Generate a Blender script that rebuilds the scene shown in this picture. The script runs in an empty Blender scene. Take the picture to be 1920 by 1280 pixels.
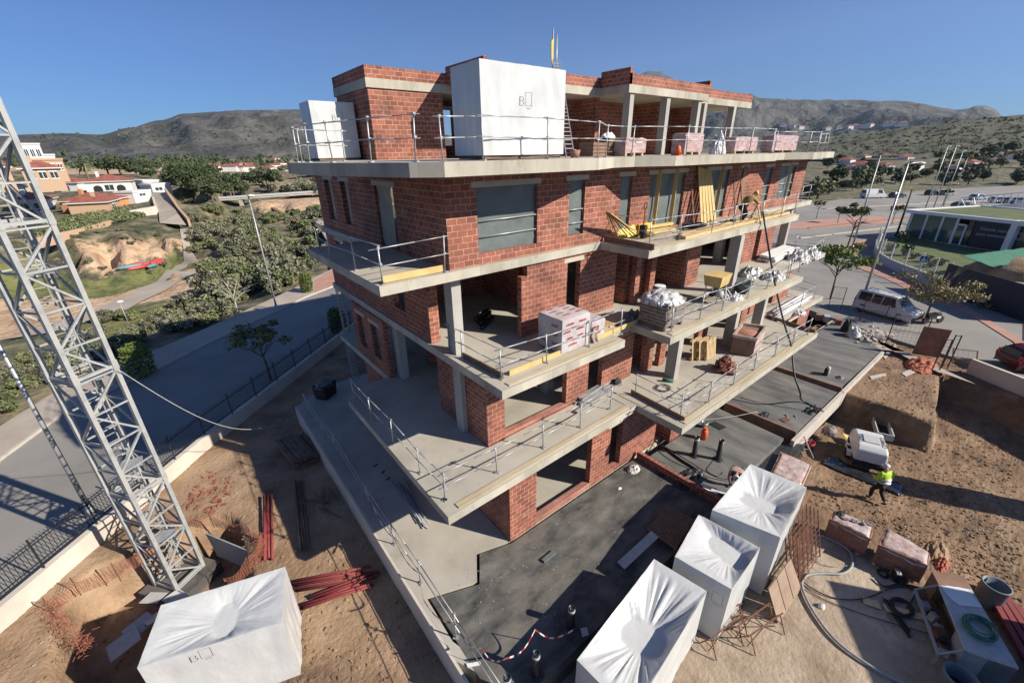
import bpy, bmesh, math, random
from mathutils import Vector, Matrix, noise
R=math.radians
random.seed(7)
sc=bpy.context.scene
col=sc.collection
# ---------------------------------------------------------------- camera
EYE=Vector((0,0,12.7)); FPX=793.0
yaw,pit,rol=R(51.53),R(23.85),R(0.9)
fw=Vector((math.cos(yaw)*math.cos(pit),math.sin(yaw)*math.cos(pit),-math.sin(pit)))
rt=Vector((math.sin(yaw),-math.cos(yaw),0)); dn=fw.cross(rt)
r2=math.cos(rol)*rt+math.sin(rol)*dn; d2=-math.sin(rol)*rt+math.cos(rol)*dn
cam=bpy.data.objects.new('camera',bpy.data.cameras.new('camera')); col.objects.link(cam)
cam.data.sensor_width=36; cam.data.lens=FPX/1920*36; cam.data.clip_end=60000; cam.data.clip_start=0.05
m=Matrix((r2,-d2,-fw)).transposed().to_4x4(); m.translation=EYE; cam.matrix_world=m
sc.camera=cam
# ---------------------------------------------------------------- light
w=bpy.data.worlds.new("World"); sc.world=w; w.use_nodes=True
nt=w.node_tree; bg=nt.nodes['Background']; sky=nt.nodes.new('ShaderNodeTexSky'); sky.sky_type='NISHITA'
SUN_AZ=math.atan2(-0.843,0.537); SUN_EL=R(32)
sky.sun_disc=False; sky.sun_elevation=SUN_EL; sky.sun_rotation=math.pi/2-SUN_AZ
sky.air_density=1.0; sky.dust_density=0.3; sky.ozone_density=3.0; sky.altitude=100
mixs=nt.nodes.new('ShaderNodeMixRGB'); mixs.blend_type='MULTIPLY'; mixs.inputs[0].default_value=1; mixs.inputs[2].default_value=(0.395,0.67,1.16,1)   # deep clear-air blue
nt.links.new(sky.outputs[0],mixs.inputs[1]); nt.links.new(mixs.outputs[0],bg.inputs[0]); bg.inputs[1].default_value=0.05
sl=bpy.data.lights.new('sun','SUN'); sl.energy=5.0; sl.angle=R(0.53); sl.color=(1,0.92,0.80)
so=bpy.data.objects.new('sun',sl); col.objects.link(so)
sd=Vector((math.cos(SUN_AZ)*math.cos(SUN_EL),math.sin(SUN_AZ)*math.cos(SUN_EL),math.sin(SUN_EL)))
so.rotation_euler=sd.to_track_quat('Z','Y').to_euler(); so.location=(20,-20,40)
sc.view_settings.view_transform='Standard'; sc.view_settings.look='None'; sc.view_settings.exposure=0.8; sc.view_settings.gamma=1
sc.render.engine='CYCLES'; sc.render.resolution_x=1024; sc.render.resolution_y=682
# ---------------------------------------------------------------- helpers
def ray(x,y): return (r2*((x-960)/FPX)+d2*((y-640)/FPX)+fw)
def G(x,y,z=0.0):            # the point of the plane at height z that the photograph shows at x,y
    v=ray(x,y); t=(z-EYE.z)/v.z; return Vector((v.x*t,v.y*t,z))
def GD(x,y,D):               # point at horizontal distance D in that direction
    v=ray(x,y); t=D/math.hypot(v.x,v.y); return EYE+v*t
def tag(o,label=None,cat=None,group=None,kind=None):
    if label:o['label']=label
    if cat:o['category']=cat
    if group:o['group']=group
    if kind:o['kind']=kind
    return o
def thing(name,label,cat,loc=(0,0,0),rz=0,group=None):
    o=bpy.data.objects.new(name,None); col.objects.link(o); o.location=loc; o.rotation_euler=(0,0,rz); o.empty_display_size=0.1
    return tag(o,label,cat,group)
class B:
    def __init__(s): s.v=[];s.f=[];s.m=[];s.sm=[]
    def face(s,pts,mi=0,smooth=False):
        n=len(s.v); s.v+= [tuple(p) for p in pts]; s.f.append(tuple(range(n,n+len(pts)))); s.m.append(mi); s.sm.append(smooth)
    def mesh(s,vs,fs,mi=0,smooth=False):
        n=len(s.v); s.v+=[tuple(p) for p in vs]
        for f in fs: s.f.append(tuple(i+n for i in f)); s.m.append(mi); s.sm.append(smooth)
    def box(s,x0,x1,y0,y1,z0,z1,mi=0):
        s.mesh([(x0,y0,z0),(x1,y0,z0),(x1,y1,z0),(x0,y1,z0),(x0,y0,z1),(x1,y0,z1),(x1,y1,z1),(x0,y1,z1)],
          [(0,3,2,1),(4,5,6,7),(0,1,5,4),(1,2,6,5),(2,3,7,6),(3,0,4,7)],mi); return s
    def obox(s,c,size,rz=0,mi=0,tilt=None):
        M=Matrix.Rotation(rz,4,'Z')
        if tilt: M=M@Matrix.Rotation(tilt[0],4,'X')@Matrix.Rotation(tilt[1],4,'Y')
        hx,hy,hz=size[0]/2,size[1]/2,size[2]/2; c=Vector(c)
        vs=[c+M@Vector((a*hx,b*hy,d*hz)) for d in(-1,1) for a,b in((-1,-1),(1,-1),(1,1),(-1,1))]
        s.mesh(vs,[(0,3,2,1),(4,5,6,7),(0,1,5,4),(1,2,6,5),(2,3,7,6),(3,0,4,7)],mi); return s
    def bar(s,p,q,w,h=None,mi=0):
        p=Vector(p);q=Vector(q);h=h or w;d=(q-p).normalized(); u=d.cross(Vector((0,0,1)))
        if u.length<1e-3:u=Vector((1,0,0))
        u.normalize(); v=u.cross(d)
        vs=[]
        for c in(p,q):
            for a,b in((-1,-1),(1,-1),(1,1),(-1,1)): vs.append(c+u*a*w/2+v*b*h/2)
        s.mesh(vs,[(0,1,2,3),(7,6,5,4),(0,4,5,1),(1,5,6,2),(2,6,7,3),(3,7,4,0)],mi); return s
    def tube(s,pts,r,n=6,mi=0,r2=None,caps=True):
        pts=[Vector(p) for p in pts]; N=len(pts); rings=[]; pu=None
        for i,p in enumerate(pts):
            d=(pts[min(i+1,N-1)]-pts[max(i-1,0)]).normalized()
            u=d.cross(Vector((0,0,1))) if pu is None else pu-d*pu.dot(d)
            if u.length<1e-3:u=d.cross(Vector((1,0,0)))
            u.normalize(); pu=u; v=d.cross(u)
            rr=r if r2 is None else r+(r2-r)*i/(N-1)
            rings.append([p+(u*math.cos(2*math.pi*k/n)+v*math.sin(2*math.pi*k/n))*rr for k in range(n)])
        vs=[p for g in rings for p in g]; fs=[]
        for i in range(N-1):
            for k in range(n): a=i*n+k;b=i*n+(k+1)%n; fs.append((a,b,b+n,a+n))
        if caps: fs.append(tuple(range(n-1,-1,-1))); fs.append(tuple((N-1)*n+k for k in range(n)))
        s.mesh(vs,fs,mi,smooth=n>5); return s
    def lathe(s,c,prof,n=16,mi=0,M=None,smooth=True):
        c=Vector(c);vs=[]
        for r,z in prof:
            for k in range(n):
                p=Vector((r*math.cos(2*math.pi*k/n),r*math.sin(2*math.pi*k/n),z)); vs.append(c+(M@p if M else p))
        fs=[]
        for i in range(len(prof)-1):
            for k in range(n): a=i*n+k;b=i*n+(k+1)%n; fs.append((a,b,b+n,a+n))
        fs.append(tuple(range(n-1,-1,-1))); fs.append(tuple((len(prof)-1)*n+k for k in range(n)))
        s.mesh(vs,fs,mi,smooth); return s
    def prism(s,poly,z0,z1,mi=0):
        a=sum(poly[i][0]*poly[(i+1)%len(poly)][1]-poly[(i+1)%len(poly)][0]*poly[i][1] for i in range(len(poly)))
        if a<0: poly=poly[::-1]
        n=len(poly); vs=[(x,y,z0) for x,y in poly]+[(x,y,z1) for x,y in poly]
        fs=[tuple(range(n-1,-1,-1)),tuple(range(n,2*n))]+[(i,(i+1)%n,(i+1)%n+n,i+n) for i in range(n)]
        s.mesh(vs,fs,mi); return s
    def build(s,name,mats,parent=None,uv=True):
        me=bpy.data.meshes.new(name); me.from_pydata(s.v,[],s.f)
        if not isinstance(mats,(list,tuple)): mats=[mats]
        for k in mats: me.materials.append(k)
        me.polygons.foreach_set('material_index',s.m); me.polygons.foreach_set('use_smooth',s.sm)
        if uv:
            l=me.uv_layers.new(name='UVMap'); data=[0.0]*(2*len(me.loops)); V=me.vertices
            for p in me.polygons:
                n=p.normal
                if abs(n.z)>0.8: f=lambda c:(c.x,c.y)
                else:
                    t=Vector((-n.y,n.x,0)).normalized()
                    if abs(t.x)+abs(t.y)<.5:t=Vector((1,0,0))
                    if abs(t.x)>abs(t.y): t=t if t.x>0 else -t
                    else: t=t if t.y>0 else -t
                    f=lambda c,t=t:(c.x*t.x+c.y*t.y,c.z)
                for li in p.loop_indices:
                    a=f(V[me.loops[li].vertex_index].co); data[2*li]=a[0]; data[2*li+1]=a[1]
            l.data.foreach_set('uv',data)
        me.update(); o=bpy.data.objects.new(name,me); col.objects.link(o)
        if parent: o.parent=parent
        return o
def kids(o): return [c for c in bpy.data.objects if c.parent==o]
def dup(o,loc=None,rz=None,label=None,parent=None,scale=None,cat=None,group=None):
    c=o.copy(); col.objects.link(c)
    if parent: c.parent=parent
    for k in o.children: dup(k,parent=c)
    if loc is not None:c.location=loc
    if rz is not None:c.rotation_euler=(0,0,rz)
    if scale is not None:c.scale=(scale,)*3 if not hasattr(scale,'__len__') else scale
    if label:c['label']=label
    return c
# ---------------------------------------------------------------- materials
def nodes(m): return m.node_tree.nodes,m.node_tree.links
def newmat(name,rough=0.8,metal=0):
    m=bpy.data.materials.new(name); m.use_nodes=True; b=m.node_tree.nodes['Principled BSDF']
    b.inputs['Roughness'].default_value=rough; b.inputs['Metallic'].default_value=metal; return m,b
KA=.86
def pat(name,cols,scale=1.0,rough=0.8,metal=0,bump=0.0,bscale=20.0,detail=8,stops=None,coord='Object',stretch=None,bdist=0.01,rrange=None,dist=0.0,spots=None,seam=None):
    "noise between colours + bump"
    cols=[tuple(x*KA for x in c) for c in cols]
    m,b=newmat(name,rough,metal); N,L=nodes(m)
    tc=N.new('ShaderNodeTexCoord'); mp=N.new('ShaderNodeMapping'); L.new(tc.outputs[coord],mp.inputs[0])
    if stretch: mp.inputs['Scale'].default_value=stretch
    n=N.new('ShaderNodeTexNoise'); n.inputs['Scale'].default_value=scale; n.inputs['Detail'].default_value=detail; n.inputs['Roughness'].default_value=.62; n.inputs['Distortion'].default_value=dist
    L.new(mp.outputs[0],n.inputs['Vector']); cr=N.new('ShaderNodeValToRGB'); L.new(n.outputs['Fac'],cr.inputs[0])
    e=cr.color_ramp.elements; k=len(cols); st=stops or [.3+.4*i/(max(k-1,1)) for i in range(k)]
    while len(e)<k: e.new(.5)
    for i,c in enumerate(cols): e[i].position=st[i]; e[i].color=(*c,1)
    out=cr.outputs[0]
    for sp in (spots or []):     # (scale, threshold, colour, amount)
        n4=N.new('ShaderNodeTexNoise'); n4.inputs['Scale'].default_value=sp[0]; n4.inputs['Detail'].default_value=9; n4.inputs['Roughness'].default_value=.7; L.new(mp.outputs[0],n4.inputs['Vector'])
        r4=N.new('ShaderNodeMapRange'); r4.inputs[1].default_value=sp[1]; r4.inputs[2].default_value=sp[1]+.07; r4.inputs[4].default_value=sp[3]; L.new(n4.outputs['Fac'],r4.inputs[0])
        m4=N.new('ShaderNodeMixRGB'); L.new(r4.outputs[0],m4.inputs[0]); L.new(out,m4.inputs[1]); m4.inputs[2].default_value=(*sp[2],1); out=m4.outputs[0]
    if seam:
        uv=N.new('ShaderNodeUVMap'); uv.uv_map='UVMap'; bk=N.new('ShaderNodeTexBrick'); bk.inputs['Scale'].default_value=1; bk.offset=.37; bk.inputs['Brick Width'].default_value=seam[0]; bk.inputs['Row Height'].default_value=seam[1]; bk.inputs['Mortar Size'].default_value=.006; bk.inputs['Mortar Smooth'].default_value=.6
        bk.inputs['Color1'].default_value=(1,1,1,1); bk.inputs['Color2'].default_value=(.84,.84,.84,1); bk.inputs['Mortar'].default_value=(seam[2],)*3+(1,); L.new(uv.outputs[0],bk.inputs['Vector'])
        m5=N.new('ShaderNodeMixRGB'); m5.blend_type='MULTIPLY'; m5.inputs[0].default_value=1; L.new(out,m5.inputs[1]); L.new(bk.outputs['Color'],m5.inputs[2]); out=m5.outputs[0]
    L.new(out,b.inputs['Base Color'])
    if bump:
        n2=N.new('ShaderNodeTexNoise'); n2.inputs['Scale'].default_value=bscale; n2.inputs['Detail'].default_value=6; L.new(mp.outputs[0],n2.inputs['Vector'])
        bp=N.new('ShaderNodeBump'); bp.inputs['Strength'].default_value=bump; bp.inputs['Distance'].default_value=bdist; L.new(n2.outputs['Fac'],bp.inputs['Height']); L.new(bp.outputs[0],b.inputs['Normal'])
    return m
def flat(name,c,rough=.6,metal=0,var=.15):
    return pat(name,[tuple(x*(1-var) for x in c),c,tuple(min(1,x*(1+var)) for x in c)],scale=6,rough=rough,metal=metal)
def brickmat(name,c1,c2,mortar,bw=.36,bh=.192,ms=.014,smear=.5):
    m,b=newmat(name,.85); N,L=nodes(m)
    uv=N.new('ShaderNodeUVMap'); uv.uv_map='UVMap'
    nz=N.new('ShaderNodeTexNoise'); nz.inputs['Scale'].default_value=3; L.new(uv.outputs[0],nz.inputs['Vector'])
    ad=N.new('ShaderNodeMixRGB'); ad.blend_type='ADD'; ad.inputs[0].default_value=.018; L.new(uv.outputs[0],ad.inputs[1]); L.new(nz.outputs['Color'],ad.inputs[2])
    br=N.new('ShaderNodeTexBrick'); br.inputs['Scale'].default_value=1; br.inputs['Brick Width'].default_value=bw; br.inputs['Row Height'].default_value=bh
    br.inputs['Mortar Size'].default_value=ms; br.inputs['Mortar Smooth'].default_value=.3; br.inputs['Bias'].default_value=0
    L.new(ad.outputs[0],br.inputs['Vector'])
    mid=tuple((a+b2)/2 for a,b2 in zip(c1,c2)); br.inputs['Color1'].default_value=(*c1,1); br.inputs['Color2'].default_value=(*c2,1); br.inputs['Mortar'].default_value=(*mid,1)
    nm=N.new('ShaderNodeTexNoise'); nm.inputs['Scale'].default_value=2.6; nm.inputs['Detail'].default_value=7; nm.inputs['Roughness'].default_value=.75; L.new(uv.outputs[0],nm.inputs['Vector'])
    cm=N.new('ShaderNodeMapRange'); cm.inputs[1].default_value=.36; cm.inputs[2].default_value=.60; cm.inputs[3].default_value=.28; cm.inputs[4].default_value=1; L.new(nm.outputs['Fac'],cm.inputs[0])
    mm=N.new('ShaderNodeMath'); mm.operation='MULTIPLY'; L.new(br.outputs['Fac'],mm.inputs[0]); L.new(cm.outputs[0],mm.inputs[1])
    bm_=N.new('ShaderNodeMixRGB'); L.new(mm.outputs[0],bm_.inputs[0]); L.new(br.outputs['Color'],bm_.inputs[1]); bm_.inputs[2].default_value=(*mortar,1)
    # smears of mortar and dusty blotches
    n1=N.new('ShaderNodeTexNoise'); n1.inputs['Scale'].default_value=1.7; n1.inputs['Detail'].default_value=9; n1.inputs['Roughness'].default_value=.7; L.new(uv.outputs[0],n1.inputs['Vector'])
    cr=N.new('ShaderNodeValToRGB'); cr.color_ramp.elements[0].position=.60; cr.color_ramp.elements[1].position=.70; L.new(n1.outputs['Fac'],cr.inputs[0])
    mu=N.new('ShaderNodeMath'); mu.operation='MULTIPLY'; mu.inputs[1].default_value=smear; L.new(cr.outputs[0],mu.inputs[0])
    mx=N.new('ShaderNodeMixRGB'); L.new(mu.outputs[0],mx.inputs[0]); L.new(bm_.outputs[0],mx.inputs[1]); mx.inputs[2].default_value=(.42,.29,.23,1)
    # vertical grooves
    wv=N.new('ShaderNodeTexWave'); wv.inputs['Scale'].default_value=9; wv.inputs['Distortion'].default_value=.4; L.new(uv.outputs[0],wv.inputs['Vector'])
    n2=N.new('ShaderNodeTexNoise'); n2.inputs['Scale'].default_value=.8; n2.inputs['Detail'].default_value=5; L.new(uv.outputs[0],n2.inputs['Vector'])
    hs=N.new('ShaderNodeHueSaturation'); L.new(mx.outputs[0],hs.inputs['Color'])
    mr=N.new('ShaderNodeMapRange'); mr.inputs[1].default_value=.3; mr.inputs[2].default_value=.7; mr.inputs[3].default_value=.68; mr.inputs[4].default_value=1.3; L.new(n2.outputs['Fac'],mr.inputs[0]); L.new(mr.outputs[0],hs.inputs['Value'])
    L.new(hs.outputs[0],b.inputs['Base Color'])
    ma=N.new('ShaderNodeMath'); ma.operation='MULTIPLY_ADD'; L.new(wv.outputs['Fac'],ma.inputs[0]); ma.inputs[1].default_value=.25
    iv=N.new('ShaderNodeMath'); iv.operation='SUBTRACT'; iv.inputs[0].default_value=1; L.new(br.outputs['Fac'],iv.inputs[1]); L.new(iv.outputs[0],ma.inputs[2])
    bp=N.new('ShaderNodeBump'); bp.inputs['Strength'].default_value=.7; bp.inputs['Distance'].default_value=.012; L.new(ma.outputs[0],bp.inputs['Height']); L.new(bp.outputs[0],b.inputs['Normal'])
    return m
M={}
M['brick']=brickmat('brick',(.285,.098,.060),(.175,.057,.036),(.56,.39,.30),ms=.011,smear=.7)
M['brick_pink']=brickmat('brick_pink',(.34,.15,.11),(.29,.12,.085),(.4,.25,.2),smear=.7)
M['concrete']=pat('concrete',[(.30,.28,.24),(.44,.41,.35),(.54,.50,.43)],scale=.9,rough=.9,bump=.35,bscale=14)
M['slab_edge']=pat('slab_edge',[(.33,.305,.24),(.48,.445,.36),(.58,.54,.445)],scale=.9,rough=.9,bump=.3,bscale=9,stretch=(1,1,.5),spots=[(1.6,.60,(.20,.18,.14),.5),(5,.66,(.14,.125,.10),.5)],seam=(1.3,2.7,.55))
M['floor']=pat('floor',[(.31,.28,.23),(.42,.385,.32),(.50,.46,.39)],scale=.45,rough=.92,bump=.3,bscale=18,detail=10,spots=[(.9,.60,(.25,.225,.185),.55),(4,.67,(.16,.14,.12),.6),(11,.71,(.10,.085,.07),.7)])
M['column']=pat('column',[(.34,.32,.29),(.43,.41,.37),(.48,.46,.42)],scale=1.4,rough=.85,bump=.2,bscale=12,stretch=(1,1,.3),spots=[(3,.63,(.26,.24,.21),.5)],seam=(3,.9,.8))
M['plaster']=pat('plaster',[(.44,.39,.34),(.55,.5,.44)],scale=2,rough=.9,bump=.2)
M['galv']=pat('galv',[(.36,.37,.37),(.52,.53,.53)],scale=4,rough=.45,metal=.4)
M['crane']=pat('crane',[(.30,.31,.31),(.42,.43,.42),(.47,.43,.36)],scale=2.2,rough=.55,metal=.15,stops=[.3,.55,.75])
M['rust']=pat('rust',[(.10,.04,.025),(.22,.10,.06)],scale=6,rough=.9)
M['dark']=flat('dark',(.015,.015,.017),.7)
M['black_rubber']=flat('black_rubber',(.02,.02,.022),.45)
M['wood']=pat('wood',[(.42,.28,.13),(.62,.45,.24),(.70,.54,.32)],scale=2.5,rough=.8,stretch=(1,1,6),bump=.1)
M['plank']=pat('plank',[(.50,.34,.12),(.68,.50,.22)],scale=1.5,rough=.75)
M['oldwood']=pat('oldwood',[(.12,.08,.055),(.24,.16,.11)],scale=3,rough=.9)
M['dwood']=pat('dwood',[(.20,.11,.07),(.30,.18,.12)],scale=3,rough=.9)
M['white_wrap']=pat('white_wrap',[(.54,.55,.55),(.62,.63,.62)],scale=1.5,rough=.36,bump=.4,bscale=3.2,bdist=.05,stretch=(1,1,.55),spots=[(1.3,.62,(.44,.42,.38),.35)])
M['ink']=flat('ink',(.06,.06,.07),.6)
M['clear_wrap']=pat('clear_wrap',[(.36,.35,.34),(.62,.62,.61),(.85,.85,.85)],scale=5,rough=.22,bump=.9,bscale=7,bdist=.05,stops=[.4,.52,.68])
M['yellow']=flat('yellow',(.70,.52,.06),.55)
M['red']=flat('red',(.42,.03,.03),.5)
M['dred']=flat('dred',(.22,.035,.035),.7)
M['orange']=flat('orange',(.70,.13,.03),.6)
M['green']=flat('green',(.012,.13,.08),.85)
M['white']=flat('white',(.78,.78,.76),.5,var=.05)
M['grey']=flat('grey',(.30,.31,.32),.6)
M['lgrey']=flat('lgrey',(.48,.48,.47),.6)
M['tarp']=pat('tarp',[(.10,.12,.115),(.15,.175,.17)],scale=1.2,rough=.5,bump=.5,bscale=3,bdist=.05)
M['tarp_l']=pat('tarp_l',[(.26,.24,.19),(.36,.33,.27)],scale=1.2,rough=.6,bump=.6,bscale=3,bdist=.06)
M['glass']=None
g,b_=newmat('glass',.06); b_.inputs['Base Color'].default_value=(.03,.045,.05,1); M['glass']=g
M['bitumen']=pat('bitumen',[(.035,.035,.035),(.085,.082,.076),(.15,.142,.125),(.25,.23,.195)],scale=1.3,rough=.85,bump=.6,bscale=14,detail=14,stops=[.34,.44,.56,.74],stretch=(.55,1,1),dist=.25,spots=[(.35,.52,(.17,.155,.125),.55),(9,.64,(.30,.28,.24),.6),(.8,.60,(.04,.04,.04),.6)],seam=(1.05,5,.55))
M['bitumen2']=pat('bitumen2',[(.08,.08,.08),(.14,.137,.13),(.21,.20,.175)],scale=.9,rough=.9,bump=.3,bscale=10,detail=12,stops=[.34,.48,.66],stretch=(1.2,.4,1),spots=[(.4,.55,(.05,.05,.052),.5),(7,.66,(.28,.26,.23),.5)])
M['bitumen_black']=pat('bitumen_black',[(.012,.012,.013),(.05,.05,.05)],scale=3,rough=.5,bump=.8,bscale=5,bdist=.05)
M['soil']=pat('soil',[(.17,.105,.062),(.31,.20,.12),(.42,.29,.185)],scale=.6,rough=.95,bump=1,bscale=7,detail=14,bdist=.06,spots=[(.35,.55,(.40,.29,.19),.5),(14,.62,(.15,.095,.06),.7),(22,.66,(.50,.40,.30),.8)])
M['soil_y']=pat('soil_y',[(.22,.16,.11),(.36,.28,.20),(.46,.37,.27)],scale=.8,rough=.95,bump=.9,bscale=7,detail=14,bdist=.05,spots=[(.35,.56,(.48,.40,.31),.5),(12,.63,(.17,.12,.08),.6)])
M['soil_r']=pat('soil_r',[(.10,.064,.038),(.215,.132,.074),(.31,.20,.12)],scale=1.1,rough=.95,bump=1,bscale=6,detail=14,bdist=.07,stretch=(.45,1.2,1),spots=[(.4,.56,(.28,.20,.125),.5),(11,.62,(.06,.04,.028),.7),(20,.65,(.34,.28,.21),.8)])
M['street']=pat('street',[(.20,.19,.17),(.26,.245,.22),(.31,.29,.26)],scale=.12,rough=.92,detail=14,bump=.15,bscale=40,spots=[(.25,.56,(.17,.165,.155),.45),(1.4,.66,(.13,.125,.12),.5)])
M['pavement']=pat('pavement',[(.36,.30,.24),(.46,.40,.33)],scale=.5,rough=.92,detail=8,bump=.2)
M['redpave']=pat('redpave',[(.42,.21,.15),(.50,.29,.22)],scale=.6,rough=.92)
M['wallwhite']=pat('wallwhite',[(.50,.44,.37),(.66,.60,.52)],scale=.6,rough=.9,bump=.2)
# ================================================================ the unfinished building
bld=thing('unfinished_building','four storey apartment block under construction with bare red brick walls and pale concrete floor slabs','building',(6.65,11.45,0))
def local(o):  # keep world coordinates under a moved parent
    if o.parent: o.matrix_parent_inverse=Matrix.Translation(-Vector(o.parent.location))
    return o
def part(b,name,mat,parent=bld,label=None):
    o=b.build(name,mat,parent); 
    p=parent
    while p.parent:p=p.parent
    if parent is bld: o.matrix_parent_inverse=Matrix.Translation(-Vector(bld.location))
    if label:o['label']=label
    return o
def slabpart(poly,z0,z1,name='floor_slab'):
    # edge and underside concrete, top floor material, both in one part
    b=B(); b.prism(poly,z0,z1,0); b.m[1]=1
    o=part(b,name,[M['slab_edge'],M['floor']]); return o
S0=B(); 
slabpart([(3.1,-1),(3.1,23.4),(5.2,24.6),(36,24.6),(36,8.75),(14,8.75),(6.9,8.72),(5.5,9.1),(4.9,8.2),(3.35,8.75),(3.3,7.1),(3.9,5.2),(4.05,4.6),(3.9,-1)][1:13]+[(3.1,6.6)],-1.6,0,'ground_slab')
slabpart([(4.18,8.35),(13.3,8.5),(13.25,6.4),(27.55,6.5),(27.55,8.75),(35.3,8.65),(35.3,24.4),(6.4,24.4),(6.4,17.5),(5.5,17.6),(4.6,17.3),(4.2,16.7)],2.83,3.13)
slabpart([(6.55,8.75),(12.4,8.75),(12.45,9.6),(13.9,9.6),(13.85,7.75),(27,7.8),(27.1,9.2),(34.7,9.1),(34.7,24.4),(6.55,24.4)],5.95,6.25)
slabpart([(4.24,11.27),(13.72,11.35),(13.7,9.02),(28.05,9.1),(28.1,11.2),(36.9,11.4),(36.9,24.4),(6.5,24.4),(6.5,18.6),(4.24,18.4)],9.07,9.37)
slabpart([(5.75,9.8),(11.4,9.72),(13.2,10.55),(14.4,10.55),(15.9,9.78),(24.8,9.72),(26.9,10.5),(27.9,10.5),(29.6,9.63),(31,9.58),(33,10.3),(35.9,10.5),(35.9,24.9),(6.1,24.9),(6.1,17.9),(4.2,17.6),(3.8,16.9),(3.95,14.2),(4.6,11.9),(5.1,10.4)],12.2,12.55)
def wallb(axis,pos,th,a0,a1,z0,z1,ops=(),jag=None):
    "wall along x (axis 0) at y=pos..pos+th or along y (axis 1) at x=pos..pos+th, with openings (a0,a1,z0,z1)"
    A=sorted({a0,a1,*[min(max(o[i],a0),a1) for o in ops for i in(0,1)]}); Z=sorted({z0,z1,*[min(max(o[i],z0),z1) for o in ops for i in(2,3)]})
    S={}
    for i in range(len(A)-1):
        for j in range(len(Z)-1):
            ca=(A[i]+A[i+1])/2; cz=(Z[j]+Z[j+1])/2
            S[i,j]=not any(o[0]<ca<o[1] and o[2]<cz<o[3] for o in ops)
    b=B()
    def P(a,t,z): return (a,pos+t,z) if axis==0 else (pos+t,a,z)
    fl=axis==1
    def q(pts):
        b.face(pts[::-1] if fl else pts)
    for (i,j),s in S.items():
        if not s: continue
        x0,x1,u,v=A[i],A[i+1],Z[j],Z[j+1]
        q([P(x0,0,u),P(x1,0,u),P(x1,0,v),P(x0,0,v)]); q([P(x0,th,v),P(x1,th,v),P(x1,th,u),P(x0,th,u)])
        if not S.get((i-1,j)): q([P(x0,0,u),P(x0,0,v),P(x0,th,v),P(x0,th,u)])
        if not S.get((i+1,j)): q([P(x1,0,v),P(x1,0,u),P(x1,th,u),P(x1,th,v)])
        if not S.get((i,j-1)): q([P(x0,0,u),P(x0,th,u),P(x1,th,u),P(x1,0,u)])
        if not S.get((i,j+1)): q([P(x0,0,v),P(x1,0,v),P(x1,th,v),P(x0,th,v)])
    return b
TH=.24
def wall(axis,pos,a0,a1,z0,z1,ops=(),th=TH,mat='brick',lintels=True,name='brick_wall'):
    w_=part(wallb(axis,pos,th,a0,a1,z0,z1,ops),name,M[mat])
    if lintels:
        for o in ops:
            if o[3]<z1-.05 and o[1]-o[0]>.4 and o[0]>a0 and o[1]<a1:
                b=B(); e=.18
                if axis==0: b.box(o[0]-e,o[1]+e,pos-.006,pos+th+.004,o[3]-.004,o[3]+.17)
                else: b.box(pos-.006,pos+th+.004,o[0]-e,o[1]+e,o[3]-.004,o[3]+.17)
                l=b.build('lintel',M['plaster'],w_)
    return w_
# ---- third upper storey (F3)
z0,z1=9.37,12.2
f3ops=[(7.78,10.32,9.74,11.78),(11.9,12.74,9.82,11.8),(14.9,15.62,9.45,11.82),(16.91,19.66,9.45,11.82),(21.73,23.9,9.45,11.82),(25.3,25.9,9.37,11.82),(28.35,29.2,9.85,11.8),(30.5,32.7,9.87,11.8)]
wf3=wall(0,11.45,6.65,34.45,z0,z1,f3ops)
wl3=wall(1,6.65,11.69,24.3,z0,z1,[(15.05,16.75,9.42,11.7),(19.65,20.65,9.85,11.72),(21.85,22.95,9.85,11.72)])
wall(1,34.2,11.69,24.3,z0,z1)
def sheet(x0,x1,z0,z1,y,parent,mat='tarp',name='plastic_sheet',axis=0):
    b=B(); n=16; vs=[];fs=[]
    for j in range(n+1):
        for i in range(n+1):
            u=i/n;v=j/n; a=x0+(x1-x0)*u; z=z0+(z1-z0)*v
            c=math.hypot(min(u,1-u)*(x1-x0),min(v,1-v)*(z1-z0)); th=math.atan2((v-.5),(u-.5)+1e-6)
            d=.03*math.sin(th*22)*max(0,1-c*1.6)+.05*noise.noise(Vector((a*1.3,z*1.3,y)))*min(1,min(u,1-u,v,1-v)*8)
            vs.append((a,y+d,z) if axis==0 else (y+d,a,z))
    for j in range(n):
        for i in range(n): k=j*(n+1)+i; fs.append((k,k+1,k+n+2,k+n+1))
    b.mesh(vs,fs,0,True); o=b.build(name,M[mat],parent); return o
for o_ in (f3ops[0],f3ops[1],f3ops[2],f3ops[3],f3ops[4],f3ops[6],f3ops[7]):
    sheet(o_[0]+.01,o_[1]-.01,o_[2]+.01,o_[3]-.01,11.56,wf3)
for a,c in ((15.45,16.7),(19.7,20.25),(21.9,22.5)):
    sheet(a,c,9.45 if a<16 else 9.87,11.7,6.75,wl3,'tarp_l',axis=1)
for zz in(10.25,10.75):
    for o_ in (f3ops[0],f3ops[1],f3ops[6],f3ops[7]):
        b=B(); b.tube([(o_[0]-.02,11.5,zz),(o_[1]+.02,11.5,zz+.01)],.022); b.build('safety_bar',M['galv'],wf3)
# timber props in the big openings
for x in (17.35,18.7,22.9):
    b=B(); b.bar((x,11.38,9.38),(x+.12,11.42,12.0),.16,.06); b.build('timber_prop',M['plank'],wf3)
b=B(); b.bar((31.7,11.4,9.9),(31.75,11.42,11.9),.14,.06); b.build('timber_prop',M['plaster'],wf3)
b=B(); b.box(25.35,25.85,11.40,11.44,9.37,11.9); b.build('plank_cover',M['dwood'],wf3)
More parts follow.
